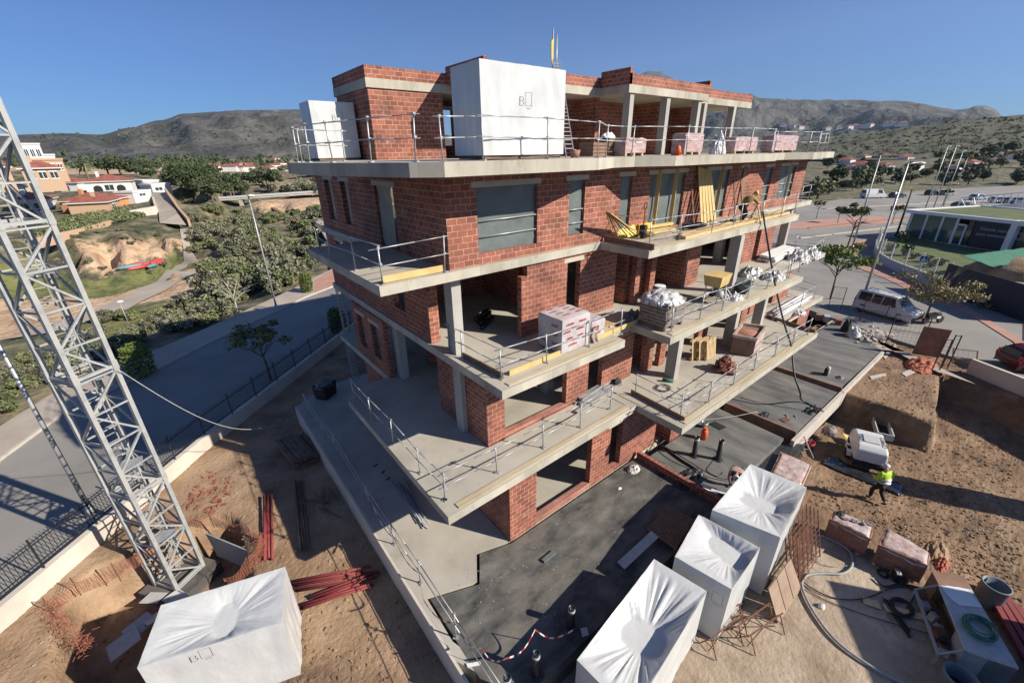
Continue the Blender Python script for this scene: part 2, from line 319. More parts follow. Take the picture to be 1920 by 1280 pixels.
# ---- second upper storey (F2)
z0,z1=6.25,9.07
wall(0,11.45,9.58,15.03,z0,z1,[(9.5,9.86,8.62,9.1),(11.95,12.7,6.2,8.78)])
wall(0,11.45,15.75,17.5,z0,z1); wall(1,15.75,11.69,14,z0,z1)
wall(0,11.05,15.95,16.3,z0,z1); wall(0,11.05,17.1,17.5,z0,z1)
wall(0,11.05,20.0,21.5,z0,z1); wall(1,20.0,11.29,14,z0,z1)
wall(0,11.4,26.4,31.5,z0,z1,[(28.75,29.4,6.2,9.1)])
wall(1,31.25,11.64,24.3,z0,z1)
wall(1,6.65,13.2,24.3,z0,z1,[(15.2,16.3,6.95,8.8),(19.6,20.5,6.95,8.8),(21.8,22.8,6.95,8.8)])
wall(0,13.2,6.89,7.05,z0,z1)
wall(0,17.2,8.2,31.2,z0,z1,[(12,14,6.2,8.6),(22,23.2,6.2,8.6)]); wall(1,11.9,12.9,17.2,z0,z1,[(13.5,14.4,6.2,8.4)])
# ---- first upper storey (F1)
z0,z1=3.13,5.95
wall(0,10.2,6.95,7.72,z0,z1); wall(1,6.95,10.44,13.5,z0,z1)
wall(0,10.25,10.9,15.2,z0,z1,[(12.2,13.1,3.1,5.6)])
wall(0,10.05,15.95,16.6,z0,z1); wall(1,16.4,10.29,12.3,z0,z1); wall(0,9.95,17.0,17.5,z0,z1)
wall(0,10.0,20.6,21.6,z0,z1); wall(0,10.0,24.4,26.3,z0,z1,[(25.0,25.5,3,6)]); wall(0,10.4,27.6,33.6,z0,z1,[(29.5,31,3,5.6)]); wall(1,33.5,10.64,24.3,z0,z1)
wall(1,6.42,17.35,21.4,z0,z1,[(18.05,18.95,3.75,5.5),(19.85,20.75,3.75,5.5)])
wall(0,17.4,8.5,33.4,z0,z1,[(9.2,10.3,3,5.4),(13,15,3,5.4)])
wall(0,10.22,7.73,10.9,z0,z0+.22,mat='brick_pink'); 
# ---- ground storey
z0,z1=0,2.83
wall(0,8.7,6.7,7.93,z0,z1,[(7.72,7.95,2.45,2.9)]); wall(1,6.7,8.94,13.2,z0,z1)
wall(0,8.72,10.88,15.45,z0,z1,[(10.8,11.05,2.45,2.9),(12.05,12.82,.25,2.45)])
wall(0,8.72,7.93,10.88,z0,z0+.25,mat='brick_pink')
wall(0,8.3,16.1,17.1,z0,z1); wall(1,16.1,8.54,10.5,z0,z1); wall(0,9.2,15.9,16.1,z0,z1)
wall(0,8.5,20.4,21.3,z0,z1); wall(0,8.9,22.5,34,z0,z1,[(23.5,25.5,0,2.3),(30,32,0,2.3)]); wall(1,6.7,17.2,21.6,z0,z1)
wall(0,16.4,7,34,z0,z1,[(8.6,9.6,-.1,2.4),(17,19,-.1,2.4)]); wall(1,34,9.14,24,z0,z1)
# ---- columns
def column(x,y,z0,z1,sx=.30,sy=.45):
    b=B(); b.box(x-sx/2,x+sx/2,y-sy/2,y+sy/2,z0,z1); return part(b,'column',M['column'])
for x,y in ((7.0,12.0),(16.55,12.3),(21.15,9.2),(26.7,12.6),(34.5,11.9)): column(x,y,6.25,9.07,.36,.5)
for x,y in ((6.95,11.75),(7.0,17.1),(11.2,11.7),(16.6,9.0),(22.0,9.0),(25.6,9.1),(11.1,15.9)): column(x,y,3.13,5.95,.36,.5)
for x,y in ((11,15),(16.6,13),(9.2,14.8)): column(x,y,0,2.83)
# ---- penthouse
z0,z1=12.55,15.42; PH=.36
def roofpart(x0,x1,y0,y1):
    b=B(); b.box(x0,x1,y0,y1,z1,z1+PH); part(b,'roof_slab',M['slab_edge'])
    b=B(); t=.2; b.box(x0+.02,x1-.02,y0+.02,y0+t,z1+PH,z1+PH+.47); b.box(x0+.02,x0+t,y0+t,y1-.02,z1+PH,z1+PH+.47); part(b,'parapet',M['brick'])
roofpart(8.3,12.5,20.2,24.4)
roofpart(12.502,19.68,17.0,24.4)
roofpart(19.682,27.3,15.15,24.4)
roofpart(27.302,34.6,15.9,24.4)
for x,ya,yb in ((19.7,15.17,17.0),(27.32,15.2,17.5),(12.28,17.1,20.2)):
    b=B(); b.box(x,x+.2,ya,yb,z1+PH,z1+PH+.72); part(b,'parapet',M['brick'])
wall(0,20.28,8.38,12.05,z0,z1); wall(1,8.38,20.52,24.3,z0,z1)
wall(1,12.0,23,24.3,z0,z1); wall(0,22.9,12.05,19.8,z0,z1,[(12.9,14.2,13.2,15.0)],mat='brick')
wall(1,14.6,17.2,22.9,z0,z1); wall(1,19.9,17.4,22.9,z0,z1); wall(0,19.0,15.4,19.9,z0,z1,[(16.2,17.3,12.5,14.8)])
wall(0,18.6,20.2,25.2,z0,z1); wall(1,25.1,16.6,18.6,z0,z1); wall(0,18.9,25.4,29.6,z0,z1,[(26.2,27.4,12.5,14.8)]); wall(1,29.6,16.8,22,z0,z1)
for x,y in ((20.1,15.45),(23.35,15.45),(26.6,15.45),(28.2,15.95),(32.3,16.1),(14.2,17.4),(18.3,20),(30.6,21),(33.2,21.5)): column(x,y,z0,z1,.32,.42)
b=B(); b.box(29.9,33.6,20.7,21.1,z1-.7,z1-.002); part(b,'beam',M['slab_edge'])

def edgeboard(a,c,z,label,w_=.22):
    b=B(); b.bar((a[0],a[1],z+.018),(c[0],c[1],z+.018),w_,.03); o=b.build('edge_board',M['formboard']); tag(o,label,'board'); return o
M['formboard']=pat('formboard',[(.34,.27,.15),(.50,.42,.27),(.58,.52,.40)],scale=1.2,rough=.9,stretch=(.3,3,1),spots=[(3,.6,(.25,.2,.12),.6)])
edgeboard((4.6,8.55),(12.9,8.68),3.13,'stained formwork board along the front edge of the first floor terrace')
edgeboard((13.6,6.6),(27.2,6.7),3.13,'stained formwork board along the edge of the first floor balcony')
edgeboard((6.9,8.95),(12.2,8.95),6.25,'stained formwork board under the insulation stack guardrail')
edgeboard((14.1,7.95),(26.7,8.0),6.25,'stained formwork board along the edge of the second floor central balcony')
edgeboard((14.0,9.2),(27.8,9.28),9.37,'stained formwork board along the edge of the third floor balcony')
# ================================================================ ground, streets, terrain
def sheetpoly(name,pts,z,mat,th=.0,kind='structure',sub=0,amp=0.0):
    b=B(); pp=[(p[0],p[1]) for p in pts]
    if th: b.prism(pp,z-th,z)
    else:
        a=sum(pp[i][0]*pp[(i+1)%len(pp)][1]-pp[(i+1)%len(pp)][0]*pp[i][1] for i in range(len(pp)))
        if a<0: pp=pp[::-1]
        b.face([(x,y,z) for x,y in pp])
    o=b.build(name,mat); tag(o,kind=kind); return o
def inpoly(x,y,P):
    c=False;n=len(P)
    for i in range(n):
        x1,y1=P[i][0],P[i][1];x2,y2=P[i-1][0],P[i-1][1]
        if (y1>y)!=(y2>y) and x<(x2-x1)*(y-y1)/(y2-y1)+x1:c=not c
    return c
def fbm(x,y,s,o=4,sd=0):
    v=0;a=1;t=0
    for i in range(o): v+=a*noise.noise(Vector((x*s,y*s,sd+i*7.3)));t+=a;a*=.5;s*=2.03
    return v/t
# --- soil of the site, with a pit under the crane and the excavation on the right
PIT=[G(95,1180,-1.1),G(330,1010,-1.1),G(470,1030,-1.1),G(400,1120,-1.1),G(330,1290,-1.1),G(160,1250,-1.1)]
WALLN=[(-16,8.2),(-7.65,17.0),(-1.1,24.05),(8.75,33.2),(14,38)]   # inner face of the street wall
def pitdepth(x,y):
    if -6.4<x<-0.6 and 12.2<y<18.6:
        d=min(x+6.4,-.6-x,y-12.2,18.6-y); 
        c=abs(x+3.4)+abs(y-15.2)
        return min(1,max(0,(d-.25)/.35)*max(0,min(1,(5.1-c)/.4)))
    return 0
def leftsoil(x,y):
    z=-1.08+.07*fbm(x,y,.35)+.035*fbm(x,y,1.7)
    return z-1.9*pitdepth(x,y)
def gridmesh(name,x0,x1,y0,y1,st,fn,keep,mat,attr=None):
    nx=int((x1-x0)/st)+1;ny=int((y1-y0)/st)+1; vs=[];fs=[]
    for j in range(ny):
        for i in range(nx):
            x=x0+i*st;y=y0+j*st; vs.append((x,y,fn(x,y)))
    for j in range(ny-1):
        for i in range(nx-1):
            cx=x0+(i+.5)*st;cy=y0+(j+.5)*st
            if keep(cx,cy): k=j*nx+i; fs.append((k,k+1,k+nx+1,k+nx))
    b=B(); b.mesh(vs,fs,0,True); o=b.build(name,mat); tag(o,kind='structure'); return o
LS=[(-16,8.2),(-7.6,17.1),(-1.05,24.15),(8.8,33.3),(13,37),(13,24),(6.6,24.3),(3.6,23.8),(3.6,-4),(-16,-4)]
gridmesh('site_soil',-16,13,-4,38,.16,leftsoil,lambda x,y:inpoly(x,y,LS),M['soil'])
def rightsoil(x,y):
    # ground level -1 near the terraces, mound left standing at -0.35, excavation floor at -1.6
    e=.25*fbm(x,y,.5)
    top=-.30+.07*fbm(x,y,.8)+.04*fbm(x,y,2.3)
    lo=-1.0-.075*max(0,min(12,(x-16)))+.10*fbm(x,y,.5)+.06*fbm(x,y,1.9)
    # mound polygon: x>27.6, between terrace edge and y>0.6 ; strip along the low wall
    d=min(x-28.0+e, y-(0.55+.12*(x-30))+e) if x<35.5 else 9
    d2=(x-(34.6+ (y+2.0)*.95))+e
    m=max(d,d2); m=max(0,min(1,m/.3))
    return lo*(1-m)+top*m
gridmesh('excavated_soil',3.4,46,-16,9.6,.17,rightsoil,lambda x,y:(y<4.75 or x>35.9) and not (x>39.5 and y>-9 and (x-39.5)*.3+y>1.2),M['soil_r'])
sheetpoly('light_yard_soil',[(3.5,4.9),(9,4.7),(13,3.2),(17.5,1.6),(16.2,-1.2),(12,-4),(3.5,-4)],-.93,M['soil_y'])
# --- terraces with waterproofing
def terr(name,pts,mat,z=.02,lab=None):
    b=B(); b.prism(pts,-1.3,z); return part(b,name,[mat])
terr('terrace',[(3.42,8.62),(4.9,8.05),(5.55,8.98),(6.7,8.62),(13.95,8.62),(13.95,4.72),(4.1,4.72),(3.35,5.0)],M['bitumen'],.012)
terr('terrace',[(14.15,8.28),(20.7,8.2),(20.55,4.95),(14.15,4.95)],M['bitumen2'])
terr('terrace',[(14.15,4.93),(20.55,4.93),(21.3,4.2),(14.15,4.2)],M['bitumen_black'],-.25)
terr('terrace',[(21.45,8.3),(27.6,8.5),(27.45,4.75),(21.45,4.7)],M['bitumen2'])
terr('terrace',[(28.05,8.6),(36.4,8.7),(41,8.6),(36.2,4.7),(28.05,4.8)],M['bitumen2'])
for x in (21.3,27.9):
    b=B(); b.box(x,x+.13,4.7,8.2,-1,.16); part(b,'trench_curb',M['dwood'])
b=B(); b.box(20.72,21.28,4.9,8.3,-1.3,-.75); b.box(27.62,27.88,4.8,8.3,-1.3,-.75); part(b,'trench_bottom',M['bitumen_black'])
b=B(); b.box(13.95,14.13,4.6,8.6,-.5,.34); part(b,'divider_wall',M['brick'])
for x0,x1 in ((20.6,27.6),(27.7,36)):
    b=B(); b.box(x0,x1,4.5,4.66,-.9,.06); part(b,'terrace_edge_beam',M['plaster'])
# parapet upstand of the ramp slab is the slab side itself; pale retaining wall skin
b=B(); b.box(3.02,3.10,5.0,23.4,-1.6,.0); part(b,'retaining_wall',M['wallwhite'])
# --- street wall with steel fence
def offset(P,d):
    out=[]
    for i,p in enumerate(P):
        a=P[max(i-1,0)];c=P[min(i+1,len(P)-1)]; t=Vector((c[0]-a[0],c[1]-a[1])).normalized(); out.append((p[0]-t.y*d,p[1]+t.x*d))
    return out
b=B(); ow=offset(WALLN,.25); b.prism(WALLN+ow[::-1],-2,-.32)
wl=b.build('street_wall',M['wallwhite']); tag(wl,'low pale rendered wall curving along the street below the black railings','wall')
b=B(); mid=offset(WALLN,.125)
fence=thing('railing_fence','black steel railings on top of the low street wall behind the crane mast','fence',(mid[1][0],mid[1][1],-.3))
def fl(o): o.matrix_parent_inverse=Matrix.Translation(-Vector(fence.location)); return o
L=0
pk=B(); pk2=B(); 
for i in range(len(mid)-1):
    a=Vector((*mid[i],0));c=Vector((*mid[i+1],0)); n=int((c-a).length/.12)
    for k in range(n):
        p=a+(c-a)*k/n
        if k%16==0: q=B(); q.bar((p.x,p.y,-.34),(p.x,p.y,1.0),.05); fl(q.build('post',M['dark'],fence))
        else: pk.bar((p.x,p.y,-.2),(p.x,p.y,.85+.07*random.random()),.016)
    q=B(); q.bar((a.x,a.y,.7),(c.x,c.y,.7),.03); fl(q.build('rail',M['dark'],fence)); q=B(); q.bar((a.x,a.y,-.15),(c.x,c.y,-.15),.03); fl(q.build('rail',M['dark'],fence))
fl(tag(pk.build('pickets',M['dark'],fence),kind='stuff'))
# --- street on the left
ZS=-1.2
curb=[G(-160,1010,ZS),G(0,863,ZS),G(130,768,ZS),G(300,690,ZS),G(420,630,ZS),G(520,583,ZS),G(575,557,ZS),G(632,535,ZS)]
outer=[G(-160,925,ZS),G(0,803,ZS),G(130,722,ZS),G(300,655,ZS),G(400,612,ZS),G(444,592,ZS),G(540,548,ZS),G(624,505,ZS)]
curb+= [curb[-1]+(curb[-1]-curb[-2])*k for k in(1,3)]; outer+=[outer[-1]+Vector((6,22,0)),outer[-1]+Vector((14,60,0))]
near=[(-30,-4),(-16,7.8)]+[tuple(p) for p in offset(WALLN,.2)[1:]]+[(45,70)]
sheetpoly('street',near+[tuple(p)[:2] for p in curb[::-1]]+[(-60,20)],ZS,M['street'],.4)
b=B(); b.prism([tuple(p)[:2] for p in curb]+[tuple(p)[:2] for p in outer[::-1]],ZS-.5,ZS+.13); tag(b.build('pavement',M['pavement']),kind='structure')
b=B(); cc=[Vector((p[0],p[1],ZS+.07)) for p in curb]
for i in range(len(cc)-1): b.bar(cc[i],cc[i+1],.16,.14)
tag(b.build('kerb',M['plaster']),kind='structure')
rp=[G(590,550,ZS),G(632,535,ZS),G(660,500,ZS),G(624,507,ZS),G(590,527,ZS)]
sheetpoly('red_pavement',[tuple(p)[:2] for p in rp],ZS+.136,M['redpave'])
# --- right hand road, parking and pavements
ZR=-.1
road=[(30,-30),(36,-9),(38.6,.5),(39.8,5.5),(42.5,12),(44,22),(60,34)]+[tuple(G(x,y,ZR))[:2] for x,y in ((1440,396),(1530,379),(1600,371),(1660,365),(1740,357),(1830,351),(1930,347))]+[(200,-30),(120,-60),(60,-50)]
sheetpoly('road',road,ZR-.02,M['street'],.5)
def ppoly(name,px,z,mat,th=0): return sheetpoly(name,[tuple(G(x,y,z))[:2] for x,y in px],z,mat,th)
ppoly('sidewalk',[(1500,640),(1560,600),(1640,640),(1740,690),(1830,720),(1700,660)],ZR+.01,M['pavement'])
ppoly('pavement_corner',[(1605,500),(1640,470),(1660,490),(1720,520),(1790,560),(1920,640),(1920,600),(1990,660),(1960,700),(1900,640),(1820,590),(1740,560),(1660,522)],ZR+.03,M['redpave'],.14)
ppoly('pavement_strip',[(1420,430),(1530,412),(1640,405),(1700,412),(1640,420),(1520,428)],ZR+.03,M['redpave'],.14)
ppoly('pavement_strip',[(1560,470),(1640,440),(1660,448),(1600,480)],ZR+.03,M['redpave'],.14)
for k,(pa,pb) in enumerate((((1515,428),(1800,398)),((1500,447),(1690,424)),((1545,392),(1920,372)))):
    b=B(); a=G(*pa,ZR);c=G(*pb,ZR); b.bar(a+Vector((0,0,.05)),c+Vector((0,0,.05)),.3,.14); tag(b.build('kerb',M['dwood' if k==0 else 'plaster']),kind='structure')
# --- terrain
gm,gb=newmat('terrain_cover',.95); N,L_=nodes(gm)
at=N.new('ShaderNodeAttribute'); at.attribute_name='cover'
tc=N.new('ShaderNodeTexCoord')
def nz(scale,det=8,ro=.6):
    n=N.new('ShaderNodeTexNoise'); n.inputs['Scale'].default_value=scale; n.inputs['Detail'].default_value=det; n.inputs['Roughness'].default_value=ro; L_.new(tc.outputs['Object'],n.inputs['Vector']); return n
def ramp(src,cols,st):
    c=N.new('ShaderNodeValToRGB'); L_.new(src,c.inputs[0]); e=c.color_ramp.elements
    while len(e)<len(cols): e.new(.5)
    for i,k in enumerate(cols): e[i].position=st[i]; e[i].color=(*k,1)
    return c
scrub=ramp(nz(.35).outputs['Fac'],[(.035,.040,.02),(.10,.095,.05),(.24,.19,.12)],[.38,.5,.64])
grass=ramp(nz(.5).outputs['Fac'],[(.06,.075,.02),(.13,.14,.045),(.20,.18,.07)],[.35,.5,.7])
sand=ramp(nz(.4).outputs['Fac'],[(.22,.14,.08),(.46,.31,.19),(.58,.42,.28)],[.3,.48,.7])
sep=N.new('ShaderNodeSeparateColor'); L_.new(at.outputs['Color'],sep.inputs[0])
nb=nz(.6,6)
def mixf(ch,a,b_out):
    ad=N.new('ShaderNodeMath'); ad.operation='ADD'; L_.new(sep.outputs[ch],ad.inputs[0]); L_.new(nb.outputs['Fac'],ad.inputs[1])
    r_=N.new('ShaderNodeMapRange'); r_.inputs[1].default_value=.92; r_.inputs[2].default_value=1.08; L_.new(ad.outputs[0],r_.inputs[0])
    mx=N.new('ShaderNodeMixRGB'); L_.new(r_.outputs[0],mx.inputs[0]); L_.new(a,mx.inputs[1]); L_.new(b_out,mx.inputs[2]); return mx
m1=mixf(1,scrub.outputs[0],grass.outputs[0]); m2=mixf(0,m1.outputs[0],sand.outputs[0])
L_.new(m2.outputs[0],gb.inputs['Base Color'])
bp=N.new('ShaderNodeBump'); bp.inputs['Strength'].default_value=1; bp.inputs['Distance'].default_value=.5; L_.new(nz(.9,8).outputs['Fac'],bp.inputs['Height']); L_.new(bp.outputs[0],gb.inputs['Normal'])
# control points  (x px, y px, height, sand, grass)
CP=[(0,800,-1.5,0,.3),(130,715,-1.5,0,.3),(300,648,-1.6,0,.2),(430,590,-1.6,0,.2),(560,530,-1.6,0,.2),(640,490,-1.6,.2,.2),
 (0,700,-3.2,0,.4),(120,640,-3.4,0,.5),(250,600,-3.6,0,.7),(330,600,-3.6,0,.5),(420,560,-3.0,0,.2),(520,500,-2.6,0,.1),(590,450,-2.5,0,.1),
 (0,605,-3.8,.8,.2),(100,580,-3.8,.9,.1),(200,560,-3.8,.9,0),(290,545,-3.6,.9,0),(360,520,-3.2,.8,0),
 (100,545,-4,0,.9),(200,550,-4,0,1),(280,528,-4,0,1),(330,505,-3.7,0,.9),
 (150,515,-3.4,.4,.2),(220,508,-3.2,.7,.1),(300,490,-3.0,.7,.1),
 (160,470,.2,.9,0),(230,460,.6,1,0),(290,452,.6,1,0),(320,448,.4,.6,.3),
 (130,450,1.6,.4,0),(220,432,1.9,.3,.1),(300,418,1.8,.1,.4),(330,435,.5,.1,.3),(350,470,-1.5,.5,.3),
 (0,450,2.2,.1,.2),(150,430,2.3,.1,.5),(250,410,2.6,0,.4),
 (100,400,3.0,.1,.2),(200,395,3.2,.1,.2),(280,385,3.6,.2,.2),(345,418,1.2,.3,.2),(318,400,2.3,.3,.1),(304,376,3.9,.3,.1),(297,360,5.2,.3,.1),(330,385,2.4,.1,.3),(360,400,-.5,.1,.3),
 (60,360,5.0,.1,.2),(200,360,5.5,.1,.2),(150,330,8,.1,.1),(50,320,10,0,.1),
 (400,440,-3,0,.2),(430,400,-2.2,0,.3),(470,420,-2.6,0,.2),(560,420,-2.4,0,.1),(520,400,-1.0,.7,0),(560,380,1.2,.8,0),(500,378,1.4,.6,0),(460,380,0,.2,.1),
 (400,345,6,.1,.1),(500,345,3,.5,.1),(590,350,2.5,.5,.1),(350,335,8,0,.1),
 (1420,440,-.3,0,.1),(1500,372,-.2,.1,.4),(1600,355,-.2,.1,.4),(1750,350,-.2,.1,.4),(1900,360,-.3,.1,.3)]
CT=[]
for x,y,z,s_,g_ in CP:
    p=G(x,y,z); CT.append((p.x,p.y,z,s_,g_))
for az in range(-35,150,12):      # far controls on rings round the eye
    a=R(az)
    for D,z in ((250,1.0 if az<45 else 4),(500,4),(1200,12),(2200,22),(9000,40)):
        if az>60 and D==250: z=6
        CT.append((D*math.cos(a),D*math.sin(a),z,(.42+.25*((az*7+D)%3==0)) if az>55 else .15+.2*((az*7+D)%3==0),.1))
PAVED=[(-60,-30)]+[tuple(p)[:2] for p in outer]+[(20,60),(14,40),(30,30),(40,28),(44,22)]+road[6:]+[(0,-80)]
def terrain_at(x,y):
    r=math.hypot(x,y); az=math.atan2(y,x); lr=math.log(max(r,1)); W=Z=S_=G_=0
    for cx,cy,cz,s_,g_ in CTL:
        d=((az-cx)*4)**2+((lr-cy)*2.2)**2+1e-4; w_=1/(d*d); W+=w_; Z+=w_*cz; S_+=w_*s_; G_+=w_*g_
    z=Z/W; amp=min(14,max(.0,(r-70)*.010)); z+=amp*fbm(x,y,1/(30+r*.12),4)+.25*fbm(x,y,.12,3)*min(1,max(0,(r-35)/30))
    return z,S_/W,G_/W
CTL=[(math.atan2(c[1],c[0]),math.log(math.hypot(c[0],c[1])),c[2],c[3],c[4]) for c in CT]
def ground_z(x,y): return terrain_at(x,y)[0]
NA,NR=330,150; A0,A1=R(-22),R(128); vs=[];cv=[]
for j in range(NR):
    r=24*(4200/24)**(j/(NR-1))
    for i in range(NA):
        a=A0+(A1-A0)*i/(NA-1); x=r*math.cos(a);y=r*math.sin(a); z,s_,g_=terrain_at(x,y)
        if inpoly(x,y,PAVED): z=min(z,-3.5) if r<60 else min(z,-1.2)
        vs.append((x,y,z)); cv.append((s_,g_,0,1))
fs=[(j*NA+i,(j+1)*NA+i,(j+1)*NA+i+1,j*NA+i+1) for j in range(NR-1) for i in range(NA-1)]
b=B(); b.mesh(vs,[f[::-1] for f in fs],0,True); tr=b.build('terrain',gm,uv=False); tag(tr,kind='structure')
ca=tr.data.color_attributes.new(name='cover',type='FLOAT_COLOR',domain='POINT'); ca.data.foreach_set('color',[c for q in cv for c in q])
# --- mountains : solid height fields
def mountains(name,prof,D0,D1,mat,seed,depth=.55,gul=.10,base=0,n=260,m_=44):
    xs=[p[0] for p in prof]
    def el(x):
        for k in range(len(prof)-1):
            if prof[k][0]<=x<=prof[k+1][0]:
                t=(x-prof[k][0])/(prof[k+1][0]-prof[k][0]); t=t*t*(3-2*t); return prof[k][1]+(prof[k+1][1]-prof[k][1])*t
    vs=[]
    for j in range(m_):
        t=j/(m_-1)
        for i in range(n):
            px=xs[0]+(xs[-1]-xs[0])*i/(n-1); y=el(px); v=ray(px,y); hd=math.hypot(v.x,v.y); ux,uy=v.x/hd,v.y/hd
            ridge=D1; H=EYE.z+ridge*v.z/hd
            D=D0+(D1-D0)*t/.7; x_,y_=ux*D,uy*D
            if t<=.7: s=(t/.7); prof_=s**1.35
            else: s=1-(t-.7)/.3; prof_=s
            z=base+(H-base)*prof_
            rg=1-abs(noise.noise(Vector((x_*.0016*(3500/D1),y_*.0016*(3500/D1),seed))))*2
            rg2=1-abs(noise.noise(Vector((x_*.005*(3500/D1),y_*.005*(3500/D1),seed+3))))*2
            k=math.sin(min(1,s)*math.pi)**.8 if t<=.7 else 0
            z+=(H-base)*gul*((rg-.5)*1.4+(rg2-.5)*.8)*k
            if t<=.7 and s>.9: z+=(H-base)*.02*fbm(x_,y_,.004,3)
            vs.append((x_,y_,z))
    fs=[(j*n+i,j*n+i+1,(j+1)*n+i+1,(j+1)*n+i) for j in range(m_-1) for i in range(n-1)]
    b=B(); b.mesh(vs,fs,0,True); o=b.build(name,mat,uv=False); tag(o,kind='structure'); return o
M['mount']=pat('mount',[(.035,.037,.030),(.075,.070,.062),(.15,.14,.125)],scale=.006,rough=.95,bump=1,bscale=.02,detail=12,bdist=30,stops=[.38,.52,.70],spots=[(.02,.58,(.03,.035,.022),.6),(.012,.66,(.24,.22,.19),.5)])
M['mount_g']=pat('mount_g',[(.05,.055,.028),(.09,.09,.045),(.13,.115,.068)],scale=.012,rough=.95,detail=12,spots=[(.03,.55,(.025,.03,.015),.85),(.05,.64,(.22,.19,.14),.6)],bump=1,bscale=.05,bdist=8)
M['mount_far']=pat('mount_far',[(.05,.05,.045),(.10,.095,.085)],scale=.002,rough=.95,detail=10)
mountains('mountain_ridge',[(-260,262),(-60,258),(60,252),(120,250),(190,252),(240,240),(300,226),(350,213),(400,211),(450,207),(560,206),(640,215),(760,240),(900,262)],1300,3000,M['mount'],2,gul=.22)
mountains('mountain_ridge',[(700,270),(830,262),(1000,255),(1150,236),(1250,210),(1320,190),(1400,180),(1440,185),(1500,189),(1560,190),(1640,192),(1720,196),(1790,206),(1815,203),(1830,198),(1850,198),(1862,203),(1885,222),(1990,238),(2300,262)],2600,5600,M['mount'],11,gul=.30,n=320)
mountains('mountain_peak',[(1000,270),(1100,215),(1180,150),(1200,138),(1215,133),(1238,133),(1250,142),(1290,165),(1340,190),(1450,240)],6000,8500,M['mount_far'],5,gul=.08,n=120)
mountains('green_hill',[(1380,300),(1480,270),(1560,255),(1640,247),(1720,236),(1800,224),(1860,219),(1930,214),(2050,205),(2200,215),(2400,240)],500,1100,M['mount_g'],8,gul=.10,base=4,n=200)
# ================================================================ tower crane mast
M['slate0']=flat('slate0',(.12,.11,.10),.9)
def crane():
    er=Vector((math.cos(R(101.1)),math.sin(R(101.1)),0)); et=Vector((er.y,-er.x,0))
    Lc=er*17.0; s=1.08; u=(et*.9+er*.42).normalized(); v=(-et*.42+er*.9).normalized()
    zb=-2.35; C=[Lc,Lc+u*s,Lc+(u+v)*s,Lc+v*s]
    t=thing('tower_crane_mast','grey steel lattice mast of a tower crane standing in the dug pit','crane mast',(C[0].x,C[0].y,zb))
    def P(b,n,mat=M['crane']):
        o=b.build(n,mat,t); o.matrix_parent_inverse=Matrix.Translation(-Vector(t.location)); return o
    top=34.0
    for c in C:
        b=B(); b.obox((c.x,c.y,(zb+top)/2),(.125,.125,top-zb),math.atan2(u.y,u.x)); 
        z=zb+4.48
        while z<top: b.obox((c.x,c.y,z+.18),(.16,.16,.3),math.atan2(u.y,u.x)); z+=4.48
        P(b,'chord')
    bay=1.12; n=int((top-zb)/bay)
    for k in range(4):
        a=C[k];c=C[(k+1)%4]; b=B()
        for i in range(n):
            z0=zb+i*bay;z1=z0+bay; A=Vector((a.x,a.y,z0));D=Vector((c.x,c.y,z0));A1=A+Vector((0,0,bay));D1=D+Vector((0,0,bay))
            b.bar(A,D,.05)
            if (i+k)%2: b.bar(A,D1,.06)
            else: b.bar(D,A1,.06)
            if i%4==0: b.bar(A+Vector((0,0,.14)),D+Vector((0,0,.14)),.09)
        P(b,'lattice_bracing')
    # inner ladder
    ct=(C[0]+C[2])/2+v*.12
    b=B(); 
    for sx in(-.18,.18): b.bar(ct+u*sx+Vector((0,0,zb)),ct+u*sx+Vector((0,0,top)),.035)
    z=zb
    while z<top: b.bar(ct-u*.18+Vector((0,0,z)),ct+u*.18+Vector((0,0,z)),.025); z+=.28
    P(b,'ladder',M['galv'])
    for k in range(9):
        b=B(); z=zb+1+k*3.36+1.12; q=ct-v*.2; b.box(q.x-.38,q.x+.38,q.y-.3,q.y+.3,z,z+.03); P(b,'landing_grid',M['galv'])
    b=B(); b.lathe((C[2].x-.2,C[2].y-.2,3.0),[(.0,0),(.16,0),(.16,.5),(.0,.5)],10); 
    b=B(); ctr=(C[0]+C[2])/2; b.obox((ctr.x,ctr.y,zb-.35),(1.9,1.9,.5),math.atan2(u.y,u.x)); P(b,'base_block',M['slate0'])
    return C
CR=crane()
b=B(); p0=Vector((CR[1].x,CR[1].y,9.0)); p1=G(520,797,-.6); pts=[]
p0=GD(222,693,17.3)
for k in range(25):
    q=k/24; p=p0.lerp(p1,q); p.z-=1.3*math.sin(math.pi*q)*(1-.25*q); pts.append(p)
b.tube(pts,.014,5); tag(b.build('crane_cable',M['lgrey']),'thin pale power cable sagging from the crane mast down to the soil','cable')
